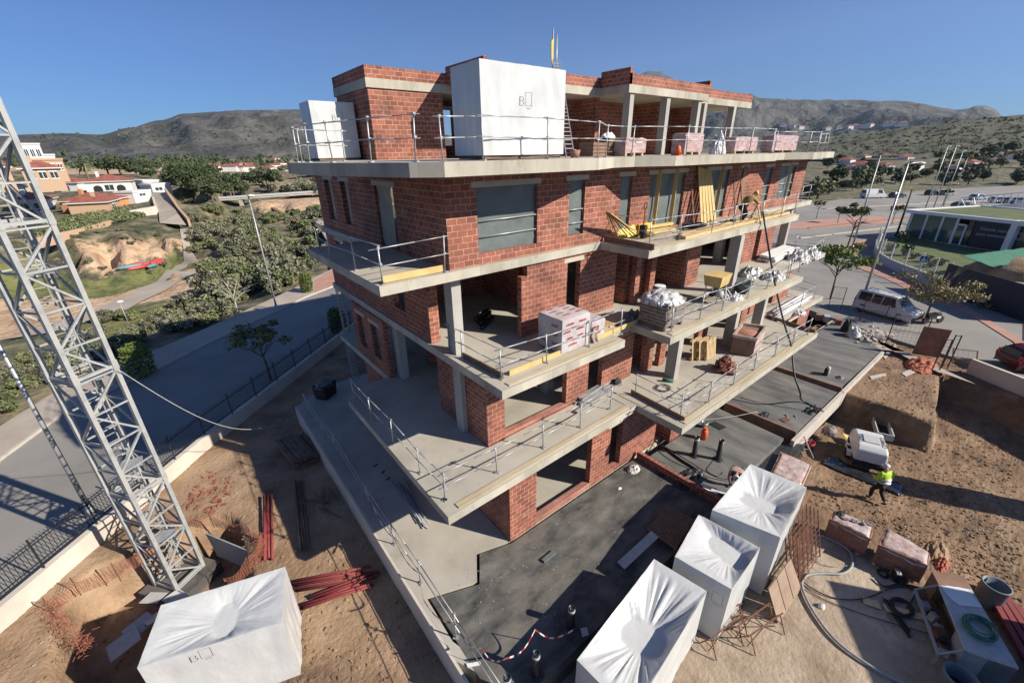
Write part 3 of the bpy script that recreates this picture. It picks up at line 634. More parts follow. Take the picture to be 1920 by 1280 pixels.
# ================================================================ plastic wrapped loads
def wrapbox(label,cor,z0,z1,sag,su,sv,su_r,logo=None,seed=1,gap=.0,group='white wrapped loads',lsz=.42,asp=(1,1),wamp=1.0):
    "cor: 4 ground corners anticlockwise"
    c=[Vector((p[0],p[1],0)) for p in cor]; cen=sum(c,Vector())/4
    t=thing('wrapped_load',label,'wrapped load',(cen.x,cen.y,z0),group=group)
    n=72; vs=[];fs=[]; Lx=(c[1]-c[0]).length; Ly=(c[3]-c[0]).length
    for j in range(n+1):
        for i in range(n+1):
            u=i/n;v=j/n; p=c[0]*(1-u)*(1-v)+c[1]*u*(1-v)+c[2]*u*v+c[3]*(1-u)*v
            e=min(u,1-u,v,1-v); dx=(u-su)*Lx;dy=(v-sv)*Ly; r=((abs(dx)/asp[0])**2.6+(abs(dy)/asp[1])**2.6)**(1/2.6)+1e-6; th=math.atan2(dy,dx)
            # distance fraction from pond edge to rim
            rim=1e9
            for (w_,d_) in ((dx,(1-su)*Lx if dx>0 else su*Lx),(dy,(1-sv)*Ly if dy>0 else sv*Ly)):
                if abs(w_)>1e-6: rim=min(rim,d_/abs(w_)*r)
            R0=su_r*(1+.18*math.sin(2*th+seed)+.1*noise.noise(Vector((math.cos(th)*1.5,math.sin(th)*1.5,seed))))
            if r<R0: dz=-sag
            else:
                f=(r-R0)/max(rim-R0,.01); f=min(1,f); dz=-sag*(1-f)**1.35
                wr=noise.noise(Vector((th*7,seed*3,r*.25)))*.7+noise.noise(Vector((th*17,seed*5,r*.3)))*.45
                dz+=wamp*wr*.075*sag/.3*math.sin(min(1,f*1.15)*math.pi)**.7
            vs.append((p.x,p.y,z1+dz*(1 if e>0 else 0)+(0 if e>0 else .01*noise.noise(p*3))))
    for j in range(n):
        for i in range(n): k=j*(n+1)+i; fs.append((k,k+1,k+n+2,k+n+1))
    b=B(); b.mesh(vs,fs,0,True)
    # sides
    rimidx=[]
    top=lambda i,j: vs[j*(n+1)+i]
    loop=[top(i,0) for i in range(n)]+[top(n,j) for j in range(n)]+[top(i,n) for i in range(n,0,-1)]+[top(0,j) for j in range(n,0,-1)]
    m_=14; vv=[]; N=len(loop)
    for k in range(m_+1):
        q=k/m_
        for i,p in enumerate(loop):
            p=Vector(p); side=i//n; nn=[(c[1]-c[0]),(c[2]-c[1]),(c[3]-c[2]),(c[0]-c[3])][side]; nn=Vector((nn.y,-nn.x,0)).normalized()
            e=min(i%n,n-i%n)/n; w_=(.05*noise.noise(Vector((p.x*.9+q*2.2,p.y*.9,seed+q*1.3)))+.03*noise.noise(Vector((p.x*3+p.y*3,q*1.2,seed))))*min(1,e*6)*math.sin(min(1,q*3)*math.pi/2)
            z=p.z+(z0-p.z)*q; vv.append((p.x+nn.x*w_,p.y+nn.y*w_,z))
    ff=[]
    for k in range(m_):
        for i in range(N): a=k*N+i;d=k*N+(i+1)%N; ff.append((a,a+N,d+N,d))
    b.mesh(vv,ff,0,True)
    # merge duplicate rim verts so it is one skin
    o=b.build('plastic_cover',M['white_wrap'],t); o.matrix_parent_inverse=Matrix.Translation(-Vector(t.location))
    bm=bmesh.new(); bm.from_mesh(o.data); bmesh.ops.remove_doubles(bm,verts=bm.verts,dist=.0005); bm.to_mesh(o.data); bm.free()
    md=o.modifiers.new('edge','EDGE_SPLIT'); md.split_angle=R(50)
    b=B(); inn=[cen+(q-cen)*.94 for q in c]; b.prism([(q.x,q.y) for q in inn],z0-.1,z0-.005); po=b.build('pallet_base',M['oldwood'],t); po.matrix_parent_inverse=Matrix.Translation(-Vector(t.location))
    if logo:
        side,fu,fz=logo; a=c[side];d=c[(side+1)%4]; ud=(d-a).normalized(); nn=Vector((ud.y,-ud.x,0))
        org=a+(d-a)*fu+nn*.06; org.z=fz
        def stick(q):
            m5=q.modifiers.new('w','SHRINKWRAP'); m5.target=o; m5.wrap_method='PROJECT'; m5.use_project_x=m5.use_project_y=False; m5.use_project_z=False; m5.wrap_method='NEAREST_SURFACEPOINT'; m5.wrap_mode='ABOVE_SURFACE'; m5.offset=.006
        b=B(); S=lsz
        def P(x,y): return org+ud*x*S+Vector((0,0,y*S))
        def ln(x0,y0,x1,y1,w_=.07): b.bar(P(x0,y0),P(x1,y1),w_*S,.006)
        ln(-.85,0,-.85,.62,.06); ln(-.85,.62,-.58,.62,.055); ln(-.85,.33,-.55,.33,.055); ln(-.85,0,-.55,0,.055); ln(-.58,.62,-.50,.55,.055); ln(-.50,.55,-.50,.40,.055); ln(-.50,.40,-.57,.33,.055); ln(-.55,.33,-.45,.24,.055); ln(-.45,.24,-.45,.09,.055); ln(-.45,.09,-.55,0,.055)
        lo=b.build('letter_mark',M['ink'],t); lo.matrix_parent_inverse=Matrix.Translation(-Vector(t.location)); stick(lo)
        b=B(); 
        for q in ((-.25,0,-.25,.95),(-.25,.95,.45,.95),(.45,.95,.45,0),(-.25,0,.6,0),(-.1,-.22,.35,-.22)): ln(*q,.025)
        for k in range(5): ln(-.1+.1*k,-.16,-.06+.1*k,-.16,.03)
        lo=b.build('square_mark',M['ink'],t); lo.matrix_parent_inverse=Matrix.Translation(-Vector(t.location)); stick(lo)
    return t
wrapbox('big low white plastic wrapped load beside the crane pit',[(-3.36,10.7),(-.34,9.66),(.14,11.42),(-2.85,12.32)],-.98,1.36,.20,.54,.42,.5,logo=(0,.42,.95),seed=2,lsz=.36,asp=(.5,1.15),wamp=.75)
wrapbox('white wrapped load nearest the camera with round central dip in its cover',[(5.2,2.5),(9.25,2.95),(9.0,4.5),(5.1,4.05)],-.9,1.32,.42,.47,.47,.5,seed=4)
wrapbox('white wrapped load with black letter on its end between the two others',[(9.72,2.5),(11.75,2.6),(11.55,4.5),(9.45,4.1)],-.88,1.46,.25,.68,.34,.42,asp=(.9,1.25),wamp=.5,logo=(3,.80,.62),seed=6)
wrapbox('tall white wrapped load farthest along the terrace edge by the worker',[(12.3,2.3),(15.3,2.6),(15.05,4.42),(11.75,4.2)],-.88,1.77,.34,.50,.5,.5,seed=9,asp=(.55,1.35),wamp=.55)
wrapbox('white wrapped load on the roof terrace next to the ladder',[(7.66,10.85),(10.86,10.8),(10.9,12.4),(7.72,12.42)],12.68,15.03,.1,.5,.5,.3,logo=(0,.52,14.0),seed=12,lsz=.36)
wrapbox('white wrapped load on the roof terrace left of the brick stair block',[(6.25,21.7),(8.2,21.7),(8.2,23.2),(6.25,23.2)],12.66,14.95,.1,.5,.5,.3,logo=(0,.62,14.2),seed=15,lsz=.36)
# ================================================================ guardrails
def guard(label,pts,z,h=1.0,ends=(0,0),board=None,lean=0,post=M['galv'],rails=(1,.52),group='temporary guardrails',rad=.019):
    P=[Vector((p[0],p[1],z if len(p)<3 else p[2])) for p in pts]
    t=thing('guardrail',label,'guardrail',tuple(P[0]),group=group)
    inv=Matrix.Translation(-Vector(t.location))
    tops=[]
    for i,p in enumerate(P):
        ln=Vector((random.uniform(-.05,.05),random.uniform(-.05,.05),0)); tp=p+Vector((0,0,h+random.uniform(0,.08)))+ln; tops.append((p,tp))
        b=B(); b.tube([p,tp],.021,6); b.obox(p+Vector((0,0,.02)),(.11,.16,.03),random.random()); b.obox(p.lerp(tp,rails[0]*.97)+Vector((.02,.02,0)),(.07,.07,.06)); b.obox(p.lerp(tp,rails[1])+Vector((.02,.02,0)),(.07,.07,.06)); o=b.build('post',post,t); o.matrix_parent_inverse=inv
    for f in rails:
        for i in range(len(P)-1):
            a=tops[i][0].lerp(tops[i][1],f*.97); c=tops[i+1][0].lerp(tops[i+1][1],f*.97); d=(c-a).normalized()
            a=a-d*(.18+ (ends[0] if i==0 else 0)); c=c+d*(.18+(ends[1] if i==len(P)-2 else 0))
            a.z+=random.uniform(-.03,.03);c.z+=random.uniform(-.03,.03)
            b=B(); m0=a.lerp(c,.55); b.tube([a,m0],rad,6); b.tube([m0,c],rad*.75,6); o=b.build('rail',M['galv'],t); o.matrix_parent_inverse=inv
    if board:
        for i in board:
            a=P[i];c=P[i+1]; d=(c-a).normalized(); nn=Vector((-d.y,d.x,0))*.06
            b=B(); b.bar(a+nn+Vector((0,0,.12)),c+nn+Vector((0,0,.12)),.035,.2); o=b.build('toe_board',M['plank'],t); o.matrix_parent_inverse=inv
    return t
def gp(pxs,z): return [tuple(G(x,y,z)) for x,y in pxs]
Z4,Z3,Z2,Z1=12.55,9.37,6.25,3.13
guard('guardrail round the left end of the roof terrace slab',[(6.0,17.6),(4.4,17.3),(4.05,16.4),(4.1,15.2),(4.3,13.6),(4.8,12.0),(5.4,10.6)],Z4,1.05)
guard('long guardrail along the front edge of the roof terrace slab',[(5.9,10.1),(7.1,10.05),(9.5,10.1),(11.8,10.15),(13.0,10.8),(14.5,10.8),(17.1,10.1),(20.0,10.1),(22.6,10.1),(25.0,10.1)],Z4,1.05)
guard('guardrail on the far right end of the roof terrace slab',[(25.0,10.1),(27.4,10.9),(29.6,10.0),(31.0,10.0),(33,10.6),(34.5,10.8),(35.5,10.9),(35.6,13),(35.6,15.5),(35.6,18)],Z4,1.05)
S3L=gp([(600,470),(620,487),(667,507),(718,533)],Z3)
guard('guardrail on the left corner balcony of the third floor',S3L,Z3,1.05,board=[])
guard('two rails closing the sunny corner of the left balcony against the brick wall',[S3L[-1],(6.45,11.42,Z3)],Z3,1.05,ends=(.1,0),board=[0])
S3B=gp([(1124,443),(1217,463),(1274,451),(1333,439),(1373,429),(1387,423),(1426,415.5),(1463,408),(1490,398)],Z3)
guard('guardrail round the third floor balcony with the pallet truck',S3B,Z3,1.0)
b=B(); a=G(1133,452,Z3);c=G(1226,470,Z3); b.bar(a+Vector((0,0,.12)),c+Vector((0,0,.12)),.04,.22); tag(b.build('toe_board',M['dwood']),'dark brown toe board on the end of the third floor balcony','plank')
guard('guardrail at the far right end of the third floor slab',[(35.3,11.6),(36.7,11.6),(36.7,13.4)],Z3,1.0)
S2A=gp([(842,659),(866,671),(940,711),(1025,680),(1104,649.5),(1164,627)],Z2)
guard('guardrail round the second floor corner balcony with the wrapped insulation stack',S2A,Z2,1.0)
b=B(); a=G(870,672,Z2);c=G(945,712,Z2); b.bar(a+Vector((0,.05,.12)),c+Vector((0,.05,.12)),.05,.2); lasto=b.build('toe_board',M['oldwood']); tag(lasto,'weathered toe board along the left edge of the second floor balcony','plank')
b=B(); a=G(955,704,Z2);c=G(1200,604,Z2); b.bar(a+Vector((0,.0,.09)),c+Vector((0,.0,.09)),.04,.18); tag(b.build('edge_plank',M['plank']),'long yellow plank standing along the front of the corner balcony','plank')
S2B=gp([(1213,607),(1258,623),(1311,599.5),(1353,583.5),(1400,561),(1437,542),(1474,525.5)],Z2)
guard('guardrail in front of the second floor balcony with the wrapped stone pallet',S2B,Z2,1.05)
guard('guardrail on the far second floor balcony heaped with plastic bags',gp([(1478,521),(1497,509.5),(1518,492),(1539,474)],Z2)+[(34.5,11,Z2)],Z2,1.0)
S1L=gp([(666,750.6),(698.7,789),(737.4,831.7),(788,887),(834.3,937)],Z1)
guard('guardrail along the left edge of the first floor terrace slab',S1L,Z1,1.0)
S1A=gp([(834.3,937),(931.8,886),(1018,839.5),(1087,801),(1143,767)],Z1)
guard('guardrail along the front edge of the first floor terrace slab',S1A,Z1,1.0,ends=(0,.5))
S1B=gp([(1190,742),(1275,783),(1327,755),(1374,722),(1413,694),(1452,668.5),(1485,647),(1513,629)],Z1)
guard('guardrail round the first floor balcony with the broken brick heap',S1B,Z1,1.0)
for pa,pb,n_,l_ in (((1183,737),(1283,790),'toe_board','thin board on the end of the first floor balcony'),((1437,595),(1528,625),'toe_board','brown board across the far end of the first floor balcony')):
    b=B(); a=G(*pa,Z1);c=G(*pb,Z1); b.bar(a+Vector((0,0,.1)),c+Vector((0,0,.1)),.04,.2); tag(b.build(n_,M['dwood']),l_,'plank')
guard('guardrail on the far first floor balcony with the white pipes',gp([(1450,601),(1499.5,575),(1525,560)],Z1)+[(34.9,11,Z1)],Z1,1.0)
S0L=[(3.45,22.5),(3.45,19.2)]+[tuple(G(x,y,0)[:2]) for x,y in ((630,845),(694,949),(739.6,1020),(789,1093),(855,1195))]
guard('guardrail along the ramp slab above the shaded soil yard',S0L,0,1.0,ends=(0,2.2))
b=B(); P_=[G(x,y,0)+Vector((0,0,.8)) for x,y in ((700,968),(744,1040),(789,1105),(800,1160),(855,1200),(905,1250),(950,1268),(1003,1215),(1072,1215))]
TP=[]
for i in range(len(P_)-1):
    for k in range(8): q=k/8; TP.append(P_[i].lerp(P_[i+1],q)+Vector((0,0,-.35*math.sin(math.pi*q)+.02*math.sin(i*3+k))))
TP.append(P_[-1]); vs=[]
for p in TP: vs+=[p+Vector((0,0,-.028)),p+Vector((.01,.01,.028))]
for i in range(len(TP)-1): b.f.append((2*i,2*i+2,2*i+3,2*i+1)); b.m.append(i%2); b.sm.append(False)
b.v=[tuple(v) for v in vs]
tag(b.build('barrier_tape',[M['red'],M['white']]),'red and white barrier tape hanging along the ramp guardrail to the black pipes','tape')
# ================================================================ vegetation
GA=[A0+(A1-A0)*i/(NA-1) for i in range(NA)]; GR=[24*(4200/24)**(j/(NR-1)) for j in range(NR)]; GV=tr.data.vertices
def hit(px,py,dmin=24):
    v=ray(px,py); hd=math.hypot(v.x,v.y); a=math.atan2(v.y,v.x); fi=(a-A0)/(A1-A0)*(NA-1); i=int(fi); fr=fi-i
    if i<0 or i>=NA-1: return None
    pr=None
    for j in range(NR):
        r=GR[j]; gz=GV[j*NA+i].co.z*(1-fr)+GV[j*NA+i+1].co.z*fr; rz=EYE.z+v.z/hd*r; d=rz-gz
        if d<0 and r>dmin:
            if pr: t=pr[1]/(pr[1]-d); r=pr[0]+(r-pr[0])*t
            return Vector((v.x/hd*r,v.y/hd*r,zat(v.x/hd*r,v.y/hd*r)))
        pr=(r,d) if d>0 else None
    return None
def zat(x,y):
    r=math.hypot(x,y);a=math.atan2(y,x); fi=(a-A0)/(A1-A0)*(NA-1); i=max(0,min(NA-2,int(fi)));fr=fi-i; fj=math.log(max(r,24)/24)/math.log(4200/24)*(NR-1); j=max(0,min(NR-2,int(fj))); g=fj-j
    q=lambda jj:GV[jj*NA+i].co.z*(1-fr)+GV[jj*NA+i+1].co.z*fr
    return q(j)*(1-g)+q(j+1)*g
def leafmat(name,a,b_,c):
    m,b=newmat(name,.75); N,L=nodes(m); oi=N.new('ShaderNodeObjectInfo'); ge=N.new('ShaderNodeTexCoord')
    n=N.new('ShaderNodeTexNoise'); n.inputs['Scale'].default_value=1.2; L.new(ge.outputs['Object'],n.inputs['Vector'])
    n3=N.new('ShaderNodeTexWhiteNoise'); gg=N.new('ShaderNodeNewGeometry'); L.new(gg.outputs['Random Per Island'],n3.inputs[0]) if False else None
    ad=N.new('ShaderNodeMath'); ad.operation='MULTIPLY_ADD'; L.new(gg.outputs['Random Per Island'],ad.inputs[0]); ad.inputs[1].default_value=.4; L.new(n.outputs['Fac'],ad.inputs[2])
    a2=N.new('ShaderNodeMath'); a2.operation='MULTIPLY_ADD'; L.new(oi.outputs['Random'],a2.inputs[0]); a2.inputs[1].default_value=.35; L.new(ad.outputs[0],a2.inputs[2])
    cr=N.new('ShaderNodeValToRGB'); L.new(a2.outputs[0],cr.inputs[0]); e=cr.color_ramp.elements; e.new(.5)
    for i,(k,p) in enumerate(((a,.4),(b_,.75),(c,1.15))): e[i].position=min(p,1); e[i].color=(*k,1)
    L.new(cr.outputs[0],b.inputs['Base Color']); b.inputs['Transmission Weight'].default_value=0
    try: b.inputs['Subsurface Weight'].default_value=0
    except Exception: pass
    return m
M['leaf_shrub']=leafmat('leaf_shrub',(.055,.06,.035),(.11,.115,.065),(.20,.195,.125))
M['leaf_green']=leafmat('leaf_green',(.05,.066,.024),(.10,.12,.045),(.18,.19,.085))
M['leaf_pine']=leafmat('leaf_pine',(.022,.034,.014),(.04,.06,.02),(.07,.09,.035))
M['leaf_cypress']=leafmat('leaf_cypress',(.03,.05,.012),(.075,.11,.02),(.14,.17,.035))
M['leaf_tree']=leafmat('leaf_tree',(.05,.085,.018),(.10,.15,.03),(.2,.24,.06))
M['leaf_dry']=leafmat('leaf_dry',(.12,.10,.045),(.22,.19,.08),(.30,.25,.13))
M['bark']=pat('bark',[(.10,.08,.06),(.22,.19,.15)],scale=5,rough=.95)
M['bark_pale']=pat('bark_pale',[(.34,.31,.27),(.5,.47,.42)],scale=5,rough=.95)
def leaves(b,cen,rad,n,s,rnd,flatz=1.0,hollow=.45):
    for _ in range(n):
        while True:
            d=Vector((rnd.gauss(0,1),rnd.gauss(0,1),rnd.gauss(0,1)))
            if d.length>.05: break
        d.normalize(); rr=hollow+(1-hollow)*rnd.random()**.6; p=Vector(cen)+Vector((d.x*rad[0],d.y*rad[1],d.z*rad[2]))*rr
        a=Vector((rnd.gauss(0,1),rnd.gauss(0,1),rnd.gauss(0,.7)*flatz)).normalized(); c=(d*.8+Vector((rnd.gauss(0,1),rnd.gauss(0,1),rnd.gauss(0,1)))*.6).normalized(); a=(a-c*a.dot(c)).normalized(); e=a.cross(c); q=s*rnd.uniform(.6,1.3)
        b.face([p-a*q-e*q*.55,p+a*q-e*q*.4,p+a*q*.9+e*q*.55,p-a*q*.7+e*q*.5],0)
def crownmesh(seed,clumps,n,s,size,squash=.8,hollow=.4,lean=0):
    rnd=random.Random(seed); b=B(); 
    for k in range(clumps):
        a=rnd.uniform(0,6.28); r=rnd.random()**.5*.68; z=rnd.uniform(-.6,.75)*(1-r*.5)
        c=Vector((math.cos(a)*r*size,math.sin(a)*r*size,(z*squash+squash*.9)*size*.62)); rr=size*rnd.uniform(.22,.46)
        leaves(b,c,(rr,rr,rr*.8),int(n/clumps*rnd.uniform(.6,1.4)),s,rnd,hollow=hollow)
    return b
def plant(name,label,cat,loc,crown,mat,trunk=None,tmat='bark',rz=0,scale=1,group=None,crown_z=0):
    t=thing(name,label,cat,loc,rz,group); o=crown.build('foliage',M[mat],t,uv=False); o.location=(0,0,crown_z)
    if trunk: trunk.build('trunk',M[tmat],t,uv=False)
    t.scale=(scale,)*3
    return t
def trunk(h,r,limbs,rnd,spread,bend=.1):
    b=B(); top=Vector((rnd.uniform(-bend,bend)*h,rnd.uniform(-bend,bend)*h,h)); b.tube([(0,0,-.3),top*.5+Vector((bend*.2*h,0,0)),top],r,7,r2=r*.6)
    for k in range(limbs):
        a=6.28*k/limbs+rnd.uniform(-.4,.4); s0=top*rnd.uniform(.65,1.0); e=s0+Vector((math.cos(a)*spread,math.sin(a)*spread,spread*rnd.uniform(.5,1.1))); m0=s0.lerp(e,.5)+Vector((0,0,.1*spread))
        b.tube([s0,m0,e],r*.45,5,r2=r*.12)
        for q in range(2): e2=e+Vector((rnd.uniform(-1,1),rnd.uniform(-1,1),rnd.uniform(.1,.8)))*spread*.5; b.tube([m0,e2],r*.2,4,r2=r*.05)
    return b
rnd=random.Random(5)
# --- shrub templates (first copies are real ones)
def scatter(tmpls,pts,label,name_note=None,smin=.8,smax=1.4,squash=(.8,1.2)):
    out=[]
    for k,p in enumerate(pts):
        t=tmpls[k%len(tmpls)]; s=rnd.uniform(smin,smax)
        if not t.get('used'): o=t; o.location=p; t['used']=1; 
        else: o=dup(t,loc=p)
        o.rotation_euler=(0,0,rnd.uniform(0,6.28)); o.scale=(s*rnd.uniform(.85,1.2),s*rnd.uniform(.85,1.2),s*rnd.uniform(*squash)); o['label']=label; out.append(o)
    return out
def rpoly(P,n,dmin=24,rng=rnd):
    out=[];xs=[p[0] for p in P];ys=[p[1] for p in P];tr_=0
    while len(out)<n and tr_<n*40:
        tr_+=1; x=rng.uniform(min(xs),max(xs)); y=rng.uniform(min(ys),max(ys))
        if inpoly(x,y,P):
            h=hit(x,y,dmin)
            if h and not inpoly(h.x,h.y,PAVED): out.append((h.x,h.y,h.z-.1))
    return out
SL='olive green scrub bush in the thicket between the street and the ravine'
shr=[plant('shrub',SL,'shrub',(0,0,0),crownmesh(i,11,1050,.115,1.5,.9),'leaf_shrub',group='bushes of the ravine thicket') for i in(1,2,3)]
shg=[plant('shrub',SL,'shrub',(0,0,0),crownmesh(i,10,950,.11,1.4,.9),'leaf_green',group='bushes of the ravine thicket') for i in(4,5)]
scatter(shr+shg,rpoly([(355,400),(420,385),(470,420),(600,400),(618,440),(622,500),(560,520),(500,555),(430,580),(390,560),(395,500)],105),SL,smin=.9,smax=1.9)
scatter(shr[:2]+shg,rpoly([(330,560),(430,545),(420,590),(330,640),(270,660),(300,600)],26),SL,smin=.7,smax=1.3)
scatter(shg+shr,rpoly([(200,600),(330,575),(300,640),(100,720),(0,780),(0,700),(120,640)],34),SL,smin=.5,smax=1.0)
scatter(shr,rpoly([(130,440),(320,420),(340,500),(240,520),(150,510)],16),SL,smin=.35,smax=.6)
scatter(shg,rpoly([(420,375),(480,380),(530,400),(600,380),(600,398),(470,430),(400,420)],18),SL,smin=.9,smax=1.5)
# loose vines terrace of dark green low plants
VG='low dark green leafy patch on the terrace below the orange house'
b=B(); rv=random.Random(9)
for p in rpoly([(80,425),(250,398),(262,408),(230,415),(150,430),(85,450)],150,rng=rv): leaves(b,(p[0],p[1],p[2]+.5),(1.4,1.4,.6),70,.2,rv)
for k in range(150):
    x=rv.uniform(72,248); y=(448-(x-72)*.20)-rv.random()*24; h_=hit(x,y)
    if h_: leaves(b,(h_.x,h_.y,h_.z+.4),(1.3,1.3,.5),45,.2,rv)
tag(b.build('ground_cover',M['leaf_green'],uv=False),VG,'ground cover',kind='stuff')
# --- pines of the wood behind the villas
PL='dark green pine standing in the wood behind the villas'
pin=[]
for i in(11,12,13):
    r_=random.Random(i); pin.append(plant('pine_tree',PL,'tree',(0,0,0),crownmesh(i,15,1900,.29,4.2,.72),'leaf_pine',trunk(3.2,.3,5,r_,2.2),group='pines behind the villas',crown_z=2.2))
scatter(pin,rpoly([(150,305),(200,300),(300,312),(370,330),(430,352),(470,362),(430,378),(390,372),(330,350),(290,345),(150,335)],44,60),PL,smin=.7,smax=1.2)
scatter(pin,rpoly([(330,330),(420,350),(400,400),(340,375)],4,60),PL,smin=.55,smax=.9)
# --- trees on the right hand field and far hillside
RL='small round tree scattered over the scrubby field beyond the parking'
rt_=[]
for i in(21,22,23):
    r_=random.Random(i); rt_.append(plant('field_tree',RL,'tree',(0,0,0),crownmesh(i,10,900,.25,2.6,.9),('leaf_pine','leaf_shrub','leaf_green')[i-21],trunk(1.6,.18,4,r_,1.3),group='trees in the field beyond the parking',crown_z=.9))
scatter(rt_,rpoly([(1500,300),(1560,290),(1640,285),(1760,280),(1920,270),(1920,345),(1780,350),(1650,345),(1560,372),(1510,378)],75,60),RL,smin=.7,smax=1.7)
scatter(rt_[:1],rpoly([(1780,245),(1920,240),(1920,290),(1800,300)],16,60),RL,smin=2.2,smax=3.2)
ML='dark olive tree dotted over the valley floor left of the building'
mt=[]
for i in(31,32):
    r_=random.Random(i); mt.append(plant('valley_tree',ML,'tree',(0,0,0),crownmesh(i,9,800,.32,3.2,.85),('leaf_pine','leaf_shrub')[i-31],trunk(1.6,.2,3,r_,1.3),group='trees on the valley floor',crown_z=.8))
scatter(mt,rpoly([(290,300),(600,290),(600,380),(470,365),(400,340),(300,330)],48,80),ML,smin=.4,smax=1.3)
# far woods reading as a mass
b=B(); rv=random.Random(3)
for k in range(1500):
    left=rv.random()<.55
    x=rv.uniform(20,600) if left else rv.uniform(1480,1920); y=rv.uniform(270,318) if left else rv.uniform(226,300)
    h_=hit(x,y,300)
    if h_:
        D=math.hypot(h_.x,h_.y); s=D*.0038*rv.uniform(.5,1.8); leaves(b,(h_.x,h_.y,h_.z+s*.5),(s*1.3,s*1.3,s*.8),22,s*.45,rv)
tag(b.build('far_trees',M['leaf_pine'],uv=False),'distant dark tree clumps dotting the valley and the foot of the hills','trees',kind='stuff')
# --- clipped cypress bushes by the street
def cyp(h,r,seed):
    r_=random.Random(seed); b=B(); 
    for k in range(7): z=h*(.1+.8*k/6); rr=r*(1-.25*abs(k/6-.45)**1.3*2); leaves(b,(0,0,z),(rr,rr,h*.14),260,.075,r_,hollow=.72)
    return b
for px,py,h,r,l in ((268,702,2.3,1.0,'dark clipped cypress bush on the pavement behind the crane mast'),(577,547,2.1,.75,'sunlit clipped cypress bush at the far end of the pavement'),(636,622,2.1,.8,'clipped cypress bush in shade beside the left corner of the building')):
    plant('clipped_cypress',l,'bush',tuple(G(px,py,ZS+.1)),cyp(h,r,int(px)),'leaf_cypress',group='clipped cypress bushes')
# --- street trees
def stree(label,loc,h,cr,seed,mat='leaf_tree',n=2600,ls=.10,tr_r=.09,sq=.6,tm='bark',lo=.8):
    r_=random.Random(seed); b=B(); tk=trunk(h*.62,tr_r,7,r_,cr*.62,.05)
    for k in range(20):
        a=r_.uniform(0,6.28); r=r_.random()**.5*cr*.8; z=h*lo+r_.uniform(-.25,.5)*cr*sq*1.3; rr=cr*r_.uniform(.18,.34); leaves(b,(math.cos(a)*r,math.sin(a)*r,z),(rr,rr,rr*.55),int(n/20),ls,r_,hollow=.1)
    return plant('street_tree',label,'tree',loc,b,mat,tk,tmat=tm,group='street trees')
stree('thin dark tree beside the railings in the shade of the left street',tuple(G(508,712,ZS)),3.9,1.9,1,'leaf_green',1500)
stree('leafy green street tree just beyond the right end of the building',(46.8,10.9,-.1),5.0,2.7,2)
stree('sparse brownish street tree behind the parked motorcycle',(46.0,4.1,-.1),3.9,3.0,3,'leaf_dry',2600,sq=.42,ls=.085,lo=.62)
stree('slim tree by the lamp post at the road corner',tuple(G(1588,465,-.1)),6.2,2.0,4,'leaf_green',1400,ls=.16,tr_r=.12)
for i,(x,y,h) in enumerate(((1530,410,3.6),(1570,418,3.0),(1672,420,3.5),(1768,390,4.5))): stree(['young staked tree on the red pavement strip','small young tree with bare trunk on the pavement strip','young tree with brown leaves beside the black pole','small young tree in front of the parked cars'][i],tuple(G(x,y,-.1)),h,1.0,10+i,'leaf_dry' if i%2==0 else 'leaf_green',320,ls=.2,tr_r=.07)
b=B(); r_=random.Random(6); tk=trunk(1.6,.07,8,r_,1.2,.05); plant('bare_tree','small leafless pale tree in the bushes at the edge of the left pavement','tree',tuple(G(447,592,-1.3)),crownmesh(8,5,60,.08,.9),'leaf_shrub',tk,tmat='bark_pale',scale=1.3)
# shrubs along the fence of the office garden
GL='small garden shrub behind the low wall of the sales office'
gsh=[plant('garden_shrub',GL,'shrub',(0,0,0),crownmesh(41,6,260,.16,.9,.9),'leaf_green',group='shrubs of the office garden')]
scatter(gsh,[tuple(G(x,y,.2)) for x,y in ((1690,478),(1712,484),(1730,490),(1742,500),(1756,496),(1668,470),(1690,448),(1700,452))],GL,smin=.8,smax=1.5)
b=B(); rv=random.Random(77)
for k in range(40): x=rv.uniform(1790,1850); p=G(x,540+(x-1790)*.55+rv.uniform(-6,10),-.05); leaves(b,(p.x,p.y,.15),(.7,.7,.3),26,.12,rv)
tag(b.build('verge_weeds',M['leaf_dry'],uv=False),'dry weeds and leaves on the verge below the black hoarding','weeds',kind='stuff')
# palms by the villas
def palm(label,px,py,h):
    p=hit(px,py,60) or G(px,py,3); t=thing('palm_tree',label,'tree',tuple(p),group='palms by the villas'); r_=random.Random(int(px)); b=B(); b.tube([(0,0,-.3),(.1,0,h*.5),(0,0,h)],.28,7); b.build('trunk',M['bark'],t)
    b=B()
    for k in range(26):
        a=r_.uniform(0,6.28);e=r_.uniform(-.5,1.1); q=Vector((0,0,h)); L=r_.uniform(2.0,2.8); d=Vector((math.cos(a)*math.cos(e),math.sin(a)*math.cos(e),math.sin(e))); pr=q
        for s in range(5):
            nx=q+d*L*(s+1)/5-Vector((0,0,((s+1)/5)**2*1.3)); sd_=d.cross(Vector((0,0,1))).normalized()*.35*(1-s/6)
            b.face([pr-sd_,nx-sd_,nx,pr]); b.face([pr,nx,nx+sd_-Vector((0,0,.1)),pr+sd_-Vector((0,0,.1))]); pr=nx
    b.build('fronds',M['leaf_green'],t,uv=False)
palm('palm with spreading crown behind the white villa',130,352,6.5); palm('palm between the two white villas with red roofs',172,352,6)
